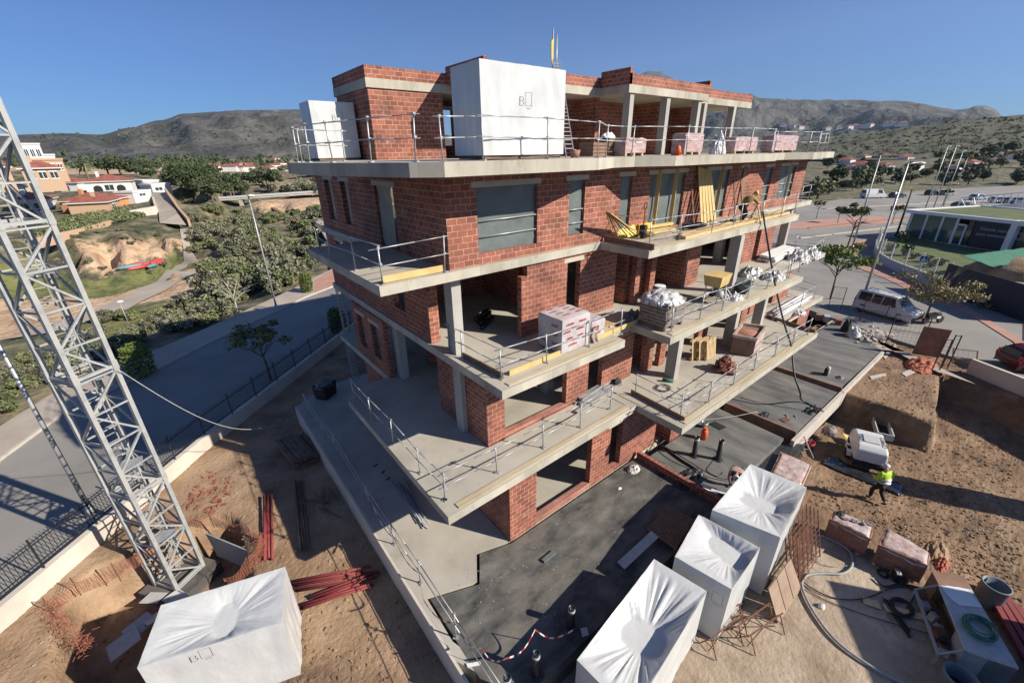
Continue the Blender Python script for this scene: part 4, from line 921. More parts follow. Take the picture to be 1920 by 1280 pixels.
# ================================================================ villas
M['roof_tile']=brickmat('roof_tile',(.34,.11,.075),(.26,.08,.055),(.16,.06,.05),bw=.35,bh=.3,ms=.05,smear=.15)
M['villa_white']=flat('villa_white',(.74,.72,.67),.8,var=.06)
M['villa_orange']=flat('villa_orange',(.60,.26,.11),.8,var=.1)
M['villa_tan']=flat('villa_tan',(.50,.34,.22),.8,var=.1)
def villa(label,xl,yl,xr,yr,z,H,depth,wall_='villa_white',roof='hip',wins=3,eave=.5,rh=1.3,arch=0,group='villas'):
    a=G(xl,yl,z) if z<50 else GD(xl,yl,z);c=G(xr,yr,z) if z<50 else GD(xr,yr,z); c.z=a.z; W=(c-a).length; rz=math.atan2(c.y-a.y,c.x-a.x)
    t=thing('villa',label,'house',tuple(a),rz,group)
    b=B(); b.box(0,W,0,depth,-1.5,H); wo=b.build('wall',M[wall_],t)
    b=B(); e=eave
    if roof=='hip':
        r0=min(depth,W)/2; vs=[(-e,-e,H),(W+e,-e,H),(W+e,depth+e,H),(-e,depth+e,H),(r0,depth/2,H+rh),(W-r0,depth/2,H+rh)] if W>=depth else [(-e,-e,H),(W+e,-e,H),(W+e,depth+e,H),(-e,depth+e,H),(W/2,r0,H+rh),(W/2,depth-r0,H+rh)]
        fs=[(0,1,5,4),(1,2,5),(2,3,4,5),(3,0,4),(3,2,1,0)] if W>=depth else [(0,1,4),(1,2,5,4),(2,3,5),(3,0,4,5),(3,2,1,0)]
        b.mesh([(x,y,z_+.02) for x,y,z_ in vs],fs); ro=b.build('roof',M['roof_tile'],t); b=B(); b.box(W*.25,W*.25+.6,depth*.4,depth*.4+.6,H+.3,H+rh+.7); b.build('chimney',M[wall_],ro)
        b=B(); b.box(-e+.02,W+e-.02,-e+.02,depth+e-.02,H-.16,H+.01); b.build('eave',M['villa_white'],t)
    else: b.box(-.15,W+.15,-.15,depth+.15,H,H+.35); b.build('roof',M[wall_],t)
    for k in range(wins):
        x=W*(k+.7)/(wins+.4); ww=.55*min(1.6,W/wins*.5); b=B(); b.box(x-ww,x+ww,-.03,.02,H*.3,H*.72); f=b.build('window',M['glass'],t); b=B(); b.box(x-ww-.12,x+ww+.12,-.06,-.031,H*.24,H*.3); b.box(x-ww-.12,x+ww+.12,-.06,-.031,H*.72,H*.79); b.box(x-.04,x+.04,-.06,-.031,H*.3,H*.72); b.build('frame',M['white'],f)
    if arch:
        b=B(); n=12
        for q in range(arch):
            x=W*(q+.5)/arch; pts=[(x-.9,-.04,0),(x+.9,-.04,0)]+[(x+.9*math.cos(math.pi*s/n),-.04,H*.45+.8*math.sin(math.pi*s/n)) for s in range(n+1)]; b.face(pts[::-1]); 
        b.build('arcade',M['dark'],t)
    return t
villa('orange villa with red tiled roof and white window frames',122,405,205,402,2.3,2.9,8,'villa_orange',wins=1,rh=1.4,arch=0)
villa('open red roofed porch wing attached beside the orange villa',207,402,243,390,2.6,2.5,6,'villa_tan',wins=2,rh=1.0)
villa('white villa with arched veranda and red roof in the middle of the slope',70,366,152,364,4.2,3.1,8,wins=2,arch=1)
villa('white villa with hipped red roof and palms behind it',166,366,252,362,4.6,3.2,9,wins=1,arch=2,rh=1.6)
villa('low white villa with red roof half hidden by the crane mast',30,400,98,396,2.6,2.6,7,wins=2)
villa('white villa at the left edge behind the lattice mast',-30,372,52,368,4.0,2.8,8,wins=2)
villa('two storey terracotta villa with arches above the white villas',50,344,122,341,118,2.5,7,'villa_tan',wins=3,arch=0,rh=1.3)
villa('red roofed villa at the far left above the others',-40,345,30,345,118,2.6,7,'villa_tan',wins=2)
villa('tall white apartment block on the skyline behind the villas',38,304,88,305,165,3.9,6,'villa_white',roof='flat',wins=4)
villa('lower white block beside the tall apartment block',92,316,112,316,145,2.6,5,'villa_white',roof='flat',wins=1)
villa('long tan apartment house below the tall white block',60,328,128,328,130,2.6,6,'villa_tan',roof='flat',wins=5)
for i,(x0,y0,x1,y1,h) in enumerate(((256,350,272,352,1.8),(270,360,290,362,2.0),(252,372,285,368,1.2),(288,362,312,360,1.7))):
    villa(['white cube terrace at the top of the sloping lane','white garden building beside the sloping lane','low white terrace house under the cube terrace','white shed beside the parked cars at the lane top'][i],x0,y0,x1,y1,4.8 if i<3 else 5.2,h,4,roof='flat',wins=1)
# retaining walls and the lane
def wallline(name,label,pts,h,th,mat,zf=None):
    b=B(); P=[Vector(p) for p in pts]
    for i in range(len(P)-1):
        a,c=P[i],P[i+1]; b.bar(a+Vector((0,0,h/2-.4)),c+Vector((0,0,h/2-.4)),th,h+.8)
    return tag(b.build(name,M[mat]),label,'wall')
wallline('retaining_wall','long pale retaining wall running under the green terrace',[G(70,455,2.0),G(150,437,2.0),(G(235,413,2.2)),G(252,402,2.6)],.7,.4,'villa_tan')
wallline('garden_wall','tall cream wall beside the sloping lane',[G(248,412,2.1),G(297,402,2.3),G(291,382,3.2),G(282,366,4.4)],1.7,.4,'wallwhite')
wallline('lane_wall','rusty brown wall along the right side of the sloping lane',[G(356,421,1.3),G(338,400,2.6),G(312,362,5.6)],1.1,.4,'villa_tan')
b=B(); lp=[(G(300,420,1.7),G(350,424,1.3)),(G(298,400,2.6),G(334,402,2.7)),(G(290,376,4.2),G(318,376,4.4)),(G(284,362,5.4),G(311,362,5.6))]
for i in range(3): b.face([lp[i][0]+Vector((0,0,.18)),lp[i][1]+Vector((0,0,.18)),lp[i+1][1]+Vector((0,0,.18)),lp[i+1][0]+Vector((0,0,.18))])
tag(b.build('lane',M['pavement']),kind='structure')
# footpath in the ravine
b=B(); fp=[((338,430),(352,430)),((345,470),(358,470)),((345,492),(372,492)),((330,500),(385,505)),((250,550),(320,540)),((150,592),(240,582)),((0,640),(100,625))]
prev=None
for p,q in fp:
    A=hit(*p);C_=hit(*q)
    if A and C_:
        A.z+=.18;C_.z+=.18
        if prev:
            for s in range(8):
                l0=prev[0].lerp(A,s/8);l1=prev[0].lerp(A,(s+1)/8);r0=prev[1].lerp(C_,s/8);r1=prev[1].lerp(C_,(s+1)/8)
                for v_ in(l0,l1,r0,r1): v_.z=zat(v_.x,v_.y)+.16
                b.face([l0,r0,r1,l1])
        prev=(A,C_)
tag(b.build('footpath',M['pavement']),kind='structure')
# bridge
t=thing('road_bridge','pale road bridge with white parapet crossing the ravine','bridge',tuple(G(480,372,1.0)))
def bp_(b,n,m): o=b.build(n,M[m],t); o.matrix_parent_inverse=Matrix.Translation(-Vector(t.location))
A=G(350,378,1.6);Bq=G(600,361,2.4); C_=G(700,352,3)
b=B(); b.bar(A,Bq,5,.5); b.bar(Bq,C_,5,.5); bp_(b,'deck','concrete')
b=B(); dv=(Bq-A).normalized(); nn=Vector((dv.y,-dv.x,0))*2.6; b.bar(A+nn+Vector((0,0,.6)),Bq+nn+Vector((0,0,.6)),.2,.5); bp_(b,'parapet','lgrey')
for q in(.16,.38): 
    b=B(); p=A.lerp(Bq,q); b.obox((p.x,p.y,p.z-3.2),(1.0,4.6,5.6),math.atan2(dv.y,dv.x)); bp_(b,'pier','concrete')
b=B(); p=A.lerp(Bq,.5)+nn; e=G(566,425,-2.2); b.face([p+Vector((0,0,-.4)),e+Vector((0,0,.3)),e+Vector((0,0,-2)),p+Vector((0,0,-6))]); b.face([p+Vector((1,1,-.4)),p+Vector((1,1,-6)),e+Vector((1,1,-2)),e+Vector((1,1,.3))]); b.face([p+Vector((0,0,-.4)),p+Vector((1,1,-.4)),e+Vector((1,1,.3)),e+Vector((0,0,.3))]); bp_(b,'wing_wall','dwood')
# scattered white houses of the valley and the hill foot
WL='tiny white house in the far valley'
proto=None
def tiny(x,y,w=1,rf=True,lab=WL):
    global proto
    p=hit(x,y,330)
    if not p: return
    D=math.hypot(p.x,p.y); s=min(1.5,.5+D/1500)*w
    if proto is None:
        t=thing('far_house',lab,'house',tuple(p),0,'far white houses'); b=B(); b.box(-5,5,-4,4,-2,3.4); b.build('wall',M['villa_white'],t); b=B(); b.mesh([(-5.4,-4.4,3.4),(5.4,-4.4,3.4),(5.4,4.4,3.4),(-5.4,4.4,3.4),(-2,0,4.9),(2,0,4.9)],[(0,1,5,4),(1,2,5),(2,3,4,5),(3,0,4)]); b.build('roof',M['roof_tile'],t); b=B(); b.box(-3.6,-2,-4.05,-3.98,.8,2.4); b.build('window',M['glass'],t); b=B(); b.box(1.4,3.2,-4.05,-3.98,.8,2.4); b.build('window',M['glass'],t); proto=t; t.scale=(s,)*3; return t
    o=dup(proto,loc=tuple(p),rz=rnd.uniform(0,3.1),scale=s,label=lab); return o
for k in range(46): tiny(rnd.uniform(320,600),rnd.uniform(272,345),rnd.uniform(.5,1.3))
for k in range(34): tiny(rnd.uniform(1560,1920),rnd.uniform(262,335),rnd.uniform(.5,1.2))
for x,y in ((1466,238),(1486,241),(1500,243),(1512,243),(1560,241),(1580,241),(1600,240),(1615,239),(1630,238),(1664,236),(1676,235),(1690,236)): tiny(x,y+14,1.6)

# kayaks in the ravine
KL='%s upturned kayak in the row on the ravine grass'
kp={}
for k,(x,y,c_) in enumerate(((244,503,'teal'),(254,500,'red'),(262,504,'red'),(266,496,'teal'),(276,499,'teal'),(283,495,'red'),(291,499,'teal'),(294,492,'red'),(302,493,'red'))):
    p=hit(x,y) or G(x,y,-3.6)
    if c_ not in kp:
        M['kay_teal']=flat('kay_teal',(.13,.26,.27),.5); M['kay_red']=flat('kay_red',(.48,.07,.06),.5)
        b=B(); b.lathe((0,0,0),[(.02,-1.7),(.28,-1.2),(.42,0),(.28,1.2),(.02,1.7)],10,M=Matrix.Rotation(R(90),3,'Y')); o=b.build('kayak',M['kay_'+c_]); tag(o,KL%c_,'kayak','kayaks on the ravine grass'); kp[c_]=o
    else: o=kp[c_].copy(); col.objects.link(o)
    o.location=p+Vector((0,0,.25)); o.rotation_euler=(0,0,R(15+k*7)); o.scale=(1,1,.8)
# villages and bushes on the slopes, set on the surface that is really there
bpy.context.view_layer.update(); dg=bpy.context.evaluated_depsgraph_get()
def surf(x,y):
    v=ray(x,y).normalized(); ok,loc,n_,i_,ob,m_=sc.ray_cast(dg,EYE+v*300,v); return loc if ok else None
for x,y in ((1466,236),(1485,239),(1499,241),(1511,242),(1550,243),(1572,241),(1590,241),(1604,240),(1617,239),(1630,238),(1662,236),(1672,234),(1682,236),(1692,235)):
    p=surf(x,y)
    if p: D=math.hypot(p.x,p.y); o=dup(proto,loc=tuple(p),rz=rnd.uniform(0,3.1),scale=D*.0011*rnd.uniform(.7,1.2)); o['label']='white house of the village on the far right slope'; o['group']='village on the far right slope'
b=B(); rv=random.Random(19)
for k in range(1100):
    x=rv.uniform(1500,1920) if rv.random()<.65 else rv.uniform(60,560); y=rv.uniform(222,290) if x>1400 else rv.uniform(235,285); p=surf(x,y)
    if p: D=math.hypot(p.x,p.y); s=D*.0018*rv.uniform(.4,1.6); leaves(b,(p.x,p.y,p.z+s*.3),(s*1.4,s*1.4,s*.7),12,s*.5,rv)
tag(b.build('hillside_scrub',M['leaf_pine'],uv=False),'dark scrub dotted over the distant slopes','scrub',kind='stuff')
# ================================================================ vehicles
M['paint_white']=pat('paint_white',[(.60,.60,.59),(.66,.66,.65)],scale=.8,rough=.25)
M['paint_grey']=flat('paint_grey',(.16,.17,.185),.3,.3); M['paint_silver']=flat('paint_silver',(.42,.44,.46),.3,.3)
M['paint_dark']=flat('paint_dark',(.03,.033,.04),.25); M['paint_red']=flat('paint_red',(.09,.008,.012),.22); M['paint_blue']=flat('paint_blue',(.30,.36,.45),.3)
M['tyre']=flat('tyre',(.02,.02,.02),.9); M['rim']=flat('rim',(.35,.35,.36),.35,.6); M['lens']=flat('lens',(.55,.56,.55),.15); M['redlens']=flat('redlens',(.35,.02,.02),.2)
def car(label,loc,rz,L=4.3,W=1.75,H=1.45,style='hatch',paint='paint_white',group=None,name='parked_car',cat='car'):
    t=thing(name,label,cat,loc,rz,group); h=W/2
    # side profile x from rear(0) to front(L)
    if style=='van': lo=[(0,.35),(.02,1.0),(.12,H*.97),(.3,H),(L*.60,H),(L*.66,H*.985),(L*.80,H*.62),(L*.83,H*.57),(L*.985,H*.46),(L,.62),(L,.34)]; gl=(L*.655,L*.80)
    elif style=='bigvan': lo=[(0,.4),(.03,1.2),(.1,H*.97),(.3,H),(L*.74,H),(L*.80,H*.96),(L*.90,H*.58),(L*.985,H*.45),(L,.7),(L,.38)]; gl=(L*.80,L*.90)
    else: lo=[(0,.38),(.0,.80),(.10,.95),(L*.12,H*.9),(L*.2,H*.985),(L*.45,H),(L*.55,H*.985),(L*.72,H*.66),(L*.78,H*.635),(L*.96,H*.5),(L,.62),(L,.34)]; gl=(L*.56,L*.72)
    belt=H*.56 if style!='hatch' else H*.62
    def wd(z): return h if z<belt else h-(z-belt)/(H-belt)*(.13*W)
    b=B(); n=len(lo); pts=lo
    vs=[(x,-wd(z),z) for x,z in pts]+[(x,wd(z),z) for x,z in pts]+[(L,-h*.97,.25),(0,-h*.97,.25),(L,h*.97,.25),(0,h*.97,.25)]
    fs=[(i,i+n,i+1+n,i+1) for i in range(n-1)]
    # side faces with belt line
    for s_,o in((-1,0),(1,n)):
        poly=list(range(o,o+n)); e=(2*n,2*n+1) if o==0 else (2*n+2,2*n+3)
        f=[*poly,e[0],e[1]]; fs.append(tuple(f if o==n else f[::-1]))
    fs+= [(0,2*n+1,2*n+3,n),(n-1,2*n-1,2*n+2,2*n),(2*n,2*n+2,2*n+3,2*n+1)]
    b.mesh(vs,fs); body=b.build('body',M[paint],t,uv=False)
    bv=body.modifiers.new('bev','BEVEL'); bv.width=.05; bv.segments=2; bv.angle_limit=R(20)
    # glass
    def zt(x):
        for i in range(n-1):
            if pts[i][0]<=x<=pts[i+1][0] and pts[i+1][0]>pts[i][0]: return pts[i][1]+(pts[i+1][1]-pts[i][1])*(x-pts[i][0])/(pts[i+1][0]-pts[i][0])
        return H
    for s_ in(-1,1):
        wins=[(L*.08,L*.30),(L*.335,L*.60)] if style=='van' else ([(L*.58,L*.78)] if style=='bigvan' else [(L*.15,L*.37),(L*.39,L*.60)])
        if style=='van': wins=[(L*.06,L*.27),(L*.30,L*.455),(L*.475,L*.66)]
        for k,(x0,x1) in enumerate(wins):
            b=B(); m_=6; z0=belt+.02; top=[(x,min(zt(x),H)-.10) for x in [x0+(x1-x0)*q/m_ for q in range(m_+1)]]
            P=[(x0,z0),(x1+ (.22 if k==len(wins)-1 else 0),z0)]+[(x,z) for x,z in top[::-1]]
            P3=[(x,s_*(wd(z)+.012),z) for x,z in P]; b.face(P3 if s_<0 else P3[::-1]); b.build('side_window',M['glass'],t,uv=False)
    x0,x1=gl; zA,zB=zt(x0),zt(x1); b=B(); e=.015
    b.face([(x1-.02+e,-wd(zB)+.08,zB+.03+e),(x1-.02+e,wd(zB)-.08,zB+.03+e),(x0+.05+e,wd(zA)-.07,zA-.05+e),(x0+.05+e,-wd(zA)+.07,zA-.05+e)]); b.build('windscreen',M['glass'],t,uv=False)
    b=B(); b.face([(-.02,-h*.7,H*.62),(-.02+.0,h*.7,H*.62),(.07,h*.68,H*.9),(.07,-h*.68,H*.9)][::-1]); b.build('rear_window',M['glass'],t,uv=False)
    r=.31 if style!='bigvan' else .34
    for x in(L*.17,L*.80):
        for s_ in(-1,1):
            b=B(); Mx=Matrix.Rotation(R(90),3,'X'); b.lathe((x,s_*(h-.09),r),[(r*.4,-.1),(r,-.1),(r,.1),(r*.4,.1)],18,M=Mx); wh=b.build('wheel',M['tyre'],t,uv=False)
            b=B(); b.lathe((x,s_*(h+.012),r),[(.02,-.01),(r*.6,-.01),(r*.6,.01),(.02,.015)],14,M=Mx); b.build('rim',M['rim'],wh,uv=False)
            b=B(); pp=[(x+(r+.06)*math.cos(math.pi*q/10),s_*(h+.004),r+(r+.06)*math.sin(math.pi*q/10)) for q in range(11)]; pp+=[(x-(r+.06),s_*(h+.004),.22),(x+(r+.06),s_*(h+.004),.22)]; b.face(pp if s_>0 else pp[::-1]); b.build('wheel_arch',M['dark'],t,uv=False)
    for s_ in(-1,1):
        b=B(); b.box(L-.12,L+.012,s_*h*.62-.16,s_*h*.62+.16,.60,.76); b.build('headlight',M['lens'],t,uv=False)
        b=B(); b.box(-.015,.06,s_*h*.85-.09,s_*h*.85+.09,.75,1.05); b.build('tail_light',M['redlens'],t,uv=False)
        b=B(); b.box(L*.60,L*.64,s_*(h+.02)-.0,s_*(h+.2) if s_>0 else s_*(h+.02),belt,belt+.14) if s_>0 else b.box(L*.60,L*.64,-(h+.2),-(h+.02),belt,belt+.14); b.build('mirror',M[paint],t,uv=False)
    b=B(); b.box(L-.06,L+.05,-h*.9,h*.9,.32,.52); b.build('bumper',M['dark'] if style!='hatch' else M[paint],t,uv=False)
    b=B(); b.box(-.05,.06,-h*.9,h*.9,.35,.52); b.build('bumper',M['dark'] if style!='hatch' else M[paint],t,uv=False)
    b=B(); b.box(L*.1,L*.9,-h-.01,-h+.02,.62,.68); b.box(L*.1,L*.9,h-.02,h+.01,.62,.68)
    return t
a=G(1606,577,-.1); c=G(1700,603,-.1); d=(c-a).normalized(); 
cv=car('white compact van with roof bars parked beside the street lamp on the right',tuple(a+Vector((0,0,0))+Vector((-d.y,d.x,0))*.1),math.atan2(d.y,d.x),4.25,1.72,1.8,'van','paint_white',name='small_van',cat='van')
for q in(.25,.42,.56): b=B(); b.bar((4.25*q,-.68,1.84),(4.25*q,.68,1.84),.04); b.build('roof_bar',M['galv'],cv)
a=G(1616,372,-.1); c=G(1662,371,-.1); d=(c-a).normalized(); car('white delivery van parked at the far edge of the street next to the field',tuple(a),math.atan2(d.y,d.x),6.0,2.0,2.4,'bigvan','paint_white',name='delivery_van',cat='van')
for px,py,px2,py2,pc,l in ((1670,371,1712,369,'paint_dark','dark car with white rear light cluster parked right of the far delivery van'),(1765,366,1802,364,'paint_silver','silver car with dark windows parked beside the black trailer shape'),(1822,375,1862,373,'paint_blue','light blue grey hatchback parked behind the sales office'),(1886,381,1932,382,'paint_white','white car parked behind the sales office at the right edge'),(1786,391,1800,391,'paint_grey','grey car half hidden behind the white ramp railing'),(1856,380,1884,380,'paint_white','white car half hidden behind the small tree in the car park'),(1738,366,1768,364,'paint_dark','black car in the row behind the tall lamp posts')):
    a=G(px,py,-.1);c=G(px2,py2,-.1);d=(c-a).normalized(); car(l,tuple(a),math.atan2(d.y,d.x),4.3,1.8,1.5,'hatch',pc,group='cars in the distant car park')
car('dark red car cut off by the right edge of the picture',tuple(G(1880,690,-.1)+Vector((.2,0,0))),R(-50),4.2,1.75,1.45,'hatch','paint_red')
# motorcycle
t=thing('motorcycle','dark motorcycle with a white panel parked by the tree','motorcycle',tuple(G(1733,607,-.1)),R(-30)); Mx=Matrix.Rotation(R(90),3,'X')
for x in(0,1.35): b=B(); b.lathe((x,0,.3),[(.2,-.05),(.3,-.05),(.3,.05),(.2,.05)],16,M=Mx); b.build('wheel',M['tyre'],t)
b=B(); b.mesh([(.1,-.15,.5),(1.1,-.15,.35),(1.2,-.12,.8),(.75,-.14,.9),(0,-.12,.78),(.1,.15,.5),(1.1,.15,.35),(1.2,.12,.8),(.75,.14,.9),(0,.12,.78)],[(0,1,2,3,4),(9,8,7,6,5),(0,5,6,1),(1,6,7,2),(2,7,8,3),(3,8,9,4),(4,9,5,0)]); b.build('body',M['paint_dark'],t)
b=B(); b.box(-.1,.6,-.13,.13,.78,.86); b.build('saddle',M['black_rubber'],t); b=B(); b.tube([(1.15,-.35,1.05),(1.1,0,.95),(1.15,.35,1.05)],.02,6); b.build('handlebar',M['galv'],t)
b=B(); b.tube([(1.35,0,.3),(1.12,0,.95)],.035,6); b.build('fork',M['galv'],t); b=B(); b.box(.75,1.1,-.17,.17,.45,.62); b.build('fairing',M['white'],t)
b=B(); b.bar((1.1,.38,1.05),(1.05,.42,1.22),.03); b.build('mirror',M['dark'],t)
# ================================================================ street lamps
def lamp(label,base,h,arm=1.2,az=0,r=.075,mat='galv',head='white',grp='street lamps'):
    t=thing('street_lamp',label,'street lamp',tuple(base),az,grp); b=B(); b.tube([(0,0,0),(0,0,h)],r,8,r2=r*.55); b.build('pole',M[mat],t); b=B(); b.lathe((0,0,0),[(r*1.8,0),(r*1.8,.05),(r*1.2,.5)],8); b.build('base',M[mat],t)
    if arm:
        b=B(); b.tube([(0,0,h-.05),(arm*.5,0,h+.05),(arm,0,h+.06)],r*.5,6); b.build('arm',M[mat],t); b=B(); b.lathe((arm,0,h+.0),[(.08,-.06),(.32,0),(.3,.06),(.06,.13)],12); b.build('lamp_head',M[head],t)
    return t
lamp('tall street lamp on the left pavement in front of the ravine bushes',G(519,579,-1.07),10.7,.25,R(-45),.09)
lamp('street lamp post rising through the picture left of the crane mast',G(170,958,-1.1),9.5,1.0,R(130),.1)
lamp('street lamp standing behind the small white van',G(1612,577,-.1),11.7,1.4,R(-20),.11)
lamp('street lamp at the road corner beside the slim tree',G(1597,466,-.1),12,0,0,.12)
for x,y,h,l in ((1733,396,13,'lamp post behind the office roof, left one of the pair'),(1748,396,13,'lamp post behind the office roof, right one of the pair'),(1765,391,12,'thin lamp post standing nearer to the parked silver car'),(1795,346,9,'short lamp post with round white head at the edge of the field')):
    lamp(l,G(x,y,-.1),h,.5,R(-20),.12)
lamp('black lamp post with square top beside the glass office',G(1680,443,.0),7.0,0,0,.16,'dark')
for x,y,l in ((1560,325,'small park lamp with white head near the field bushes'),(1606,335,'small park lamp in the field behind the delivery van'),(1655,345,'small park lamp by the bright green tree'),(1866,345,'small park lamp at the right side of the field')):
    p=hit(x,y) or G(x,y,0); lamp(l,p,4.5,.3,0,.06)
lamp('small white path lamp in the green scrub beyond the left pavement',hit(247,622) or G(247,622,-3),3.2,.25,R(90),.04)
lamp('small white path lamp in the ravine bushes near the left balcony',hit(597,465) or G(597,465,-2),3.2,.2,0,.05)
# ================================================================ sales office
A=G(1694,444,.2); Bq=G(1887,474,.2); dv=(Bq-A); Wd=dv.length; rz=math.atan2(dv.y,dv.x); off=thing('sales_office','single storey glass and white sales office with grass roof','building',tuple(A),rz)
Ho=3.5
b=B(); b.box(-1,Wd+16,0,.5,Ho,Ho+.45); b.box(-1,-.5,.5,16,Ho,Ho+.45); b.box(-1,Wd+16,15.5,16,Ho,Ho+.45); b.build('roof_edge',M['white'],off)
b=B(); b.box(-.5,Wd+15.9,.5,15.5,Ho+.1,Ho+.3); M['roof_grass']=pat('roof_grass',[(.07,.10,.03),(.15,.17,.06)],scale=.6); b.build('roof_lawn',M['roof_grass'],off)
M['glass_green']=flat('glass_green',(.10,.15,.14),.12,.2,.25)
gx=[0,Wd*.165,Wd*.33,Wd*.475]
for i in range(3): b=B(); b.box(gx[i]+.12,gx[i+1]-.12,.3,.35,.2,Ho-.05); b.build('window',M['glass_green'],off)
for x in gx: b=B(); b.box(x-.12,x+.12,.22,.42,0,Ho); b.build('mullion',M['white'],off)
b=B(); b.box(Wd*.49,Wd*.56,.3,.34,.1,2.6); dr=b.build('door',M['glass'],off); b=B(); b.box(Wd*.475,Wd*.49,.24,.4,0,2.8);b.box(Wd*.56,Wd*.575,.24,.4,0,2.8);b.box(Wd*.475,Wd*.575,.24,.4,2.6,2.8); b.build('frame',M['white'],dr)
b=B(); b.box(Wd*.585,Wd*.63,.3,.34,.3,Ho-.1); b.build('window',M['glass'],off)
M['navy']=flat('navy',(.008,.011,.03),.5); b=B(); b.box(Wd*.645,Wd*.945,.18,.3,.05,Ho-.06); sg=b.build('sign_panel',M['navy'],off)
def text(s,size,parent,loc,rot,mat,name='lettering'):
    cu=bpy.data.curves.new('txt','FONT'); cu.body=s; cu.size=size; cu.extrude=.004; o=bpy.data.objects.new('txt',cu); col.objects.link(o); bpy.context.view_layer.update()
    me=bpy.data.meshes.new_from_object(o.evaluated_get(bpy.context.evaluated_depsgraph_get())); bpy.data.objects.remove(o); me.materials.clear(); me.materials.append(M[mat]); n=bpy.data.objects.new(name,me); col.objects.link(n); n.parent=parent; n.location=loc; n.rotation_euler=rot; return n
text('Nuevas condiciones',.55,sg,(Wd*.70,.165,2.35),(R(90),0,0),'lgrey'); text('para comercializadores',.55,sg,(Wd*.685,.165,1.65),(R(90),0,0),'lgrey')
b=B(); b.box(Wd*.96,Wd+.15,-.5,.5,0,Ho+.5); b.box(Wd+.15,Wd+16,-.5,.5,Ho-.05,Ho+.55); b.build('white_frame',M['white'],off); b=B(); b.box(Wd+.2,Wd+15,.2,.3,0,Ho); b.build('window',M['glass'],off)
b=B(); b.box(-.4,Wd+15,.5,15.4,-.2,.05); b.build('floor',M['concrete'],off); b=B(); b.box(-.4,-.3,.5,15.4,.05,Ho); b.box(-.3,Wd+15,8,8.1,.05,Ho); b.build('inner_wall',M['grey'],off)
# ramp railing behind the office
t=thing('ramp_railing','white ramp with tubular railing behind the sales office roof','railing',tuple(GD(1793,392,112))); inv=Matrix.Translation(-Vector(t.location))
q0=GD(1795,390,112);q1=GD(1930,381,104); b=B(); b.bar(q0+Vector((0,0,-1.5)),q1+Vector((0,0,-1.2)),.4,2.6); o=b.build('ramp_wall',M['white'],t); o.matrix_parent_inverse=inv
for k in range(12):
    p=q0.lerp(q1,k/11); b=B(); b.bar(p,p+Vector((0,0,1.7)),.1); o=b.build('post',M['white'],t); o.matrix_parent_inverse=inv
b=B(); b.bar(q0+Vector((0,0,1.7)),q1+Vector((0,0,1.7)),.12); o=b.build('rail',M['white'],t); o.matrix_parent_inverse=inv; b=B(); b.bar(q0+Vector((0,0,1.6)),q0.lerp(q1,.12)+Vector((0,0,.2)),.1); b.bar(q0.lerp(q1,.2)+Vector((0,0,1.6)),q0.lerp(q1,.27)+Vector((0,0,.2)),.1); o=b.build('brace',M['white'],t); o.matrix_parent_inverse=inv
# low garden wall with posts, hoarding, netting
gw=thing('garden_fence','low grey wall with white posts and wire panels in front of the office garden','fence',tuple(G(1643,478,-.1))); inv=Matrix.Translation(-Vector(gw.location))
W_=[G(1655,446,0),G(1641,462,0),G(1640,476,0),G(1648,490,0),G(1664,500,0),G(1690,512,0),G(1716,522,0),G(1742,533,0),G(1766,544,0)]
for i in range(len(W_)-1):
    b=B(); b.bar(W_[i]+Vector((0,0,.4)),W_[i+1]+Vector((0,0,.4)),.25,1.1); o=b.build('wall_section',M['lgrey'],gw); o.matrix_parent_inverse=inv
for p in W_[1:]:
    b=B(); b.bar(p+Vector((0,0,.9)),p+Vector((0,0,2.7)),.11); o=b.build('post',M['white'],gw); o.matrix_parent_inverse=inv
b=B()
for i in range(1,len(W_)-1):
    n=14
    for k in range(n): p=W_[i].lerp(W_[i+1],k/n); b.bar(p+Vector((0,0,.95)),p+Vector((0,0,2.5)),.012)
    for z in(1.0,1.5,2.0,2.5): b.bar(W_[i]+Vector((0,0,z)),W_[i+1]+Vector((0,0,z)),.014)
o=tag(b.build('wire_mesh',M['galv'],gw),kind='stuff'); o.matrix_parent_inverse=inv
b=B(); b.prism([tuple(p)[:2] for p in W_]+[tuple(G(1880,480,0))[:2],tuple(G(1700,446,0))[:2]],-.3,.16); tag(b.build('lawn',M['roof_grass']),kind='structure')
H0=G(1760,543,0);H1=G(1935,606,0); b=B(); b.bar(H0+Vector((0,0,1.25)),H1+Vector((0,0,1.25)),.1,2.7); tag(b.build('hoarding',M['navy']),'long black site hoarding along the pavement on the right','hoarding')
b=B(); n=24; r0=H0.lerp(H1,.06)+Vector((.3,.2,2.3)); r1=H1+Vector((.3,.2,2.2)); f0=G(1800,479,2.4);f1=G(1935,463,2.6); vs=[];fs=[]
for j in range(9):
    for i in range(n+1):
        u=i/n;v=j/8; p=f0.lerp(f1,u).lerp(G(1860,500,1.2).lerp(G(1945,492,1.0),u),v); vs.append((p.x,p.y,p.z+.12*noise.noise(Vector((u*9,v*4,1)))))
for j in range(8):
    for i in range(n): k=j*(n+1)+i; fs.append((k,k+1,k+n+2,k+n+1))
b.mesh(vs,fs,0,True); so_=b.build('shade_netting',M['green']); tag(so_,'green shade netting stretched over the fenced plot beside the office','netting'); sm_=so_.modifiers.new('s','SOLIDIFY'); sm_.thickness=.02
b=B(); vs=[]
p=G(1900,512,.0); b.lathe((p.x,p.y,-.1),[(4,0),(3,1.0),(1.2,1.7),(.1,1.9)],14); tag(b.build('soil_heap',M['soil']),'sandy soil heap behind the black hoarding','soil heap')
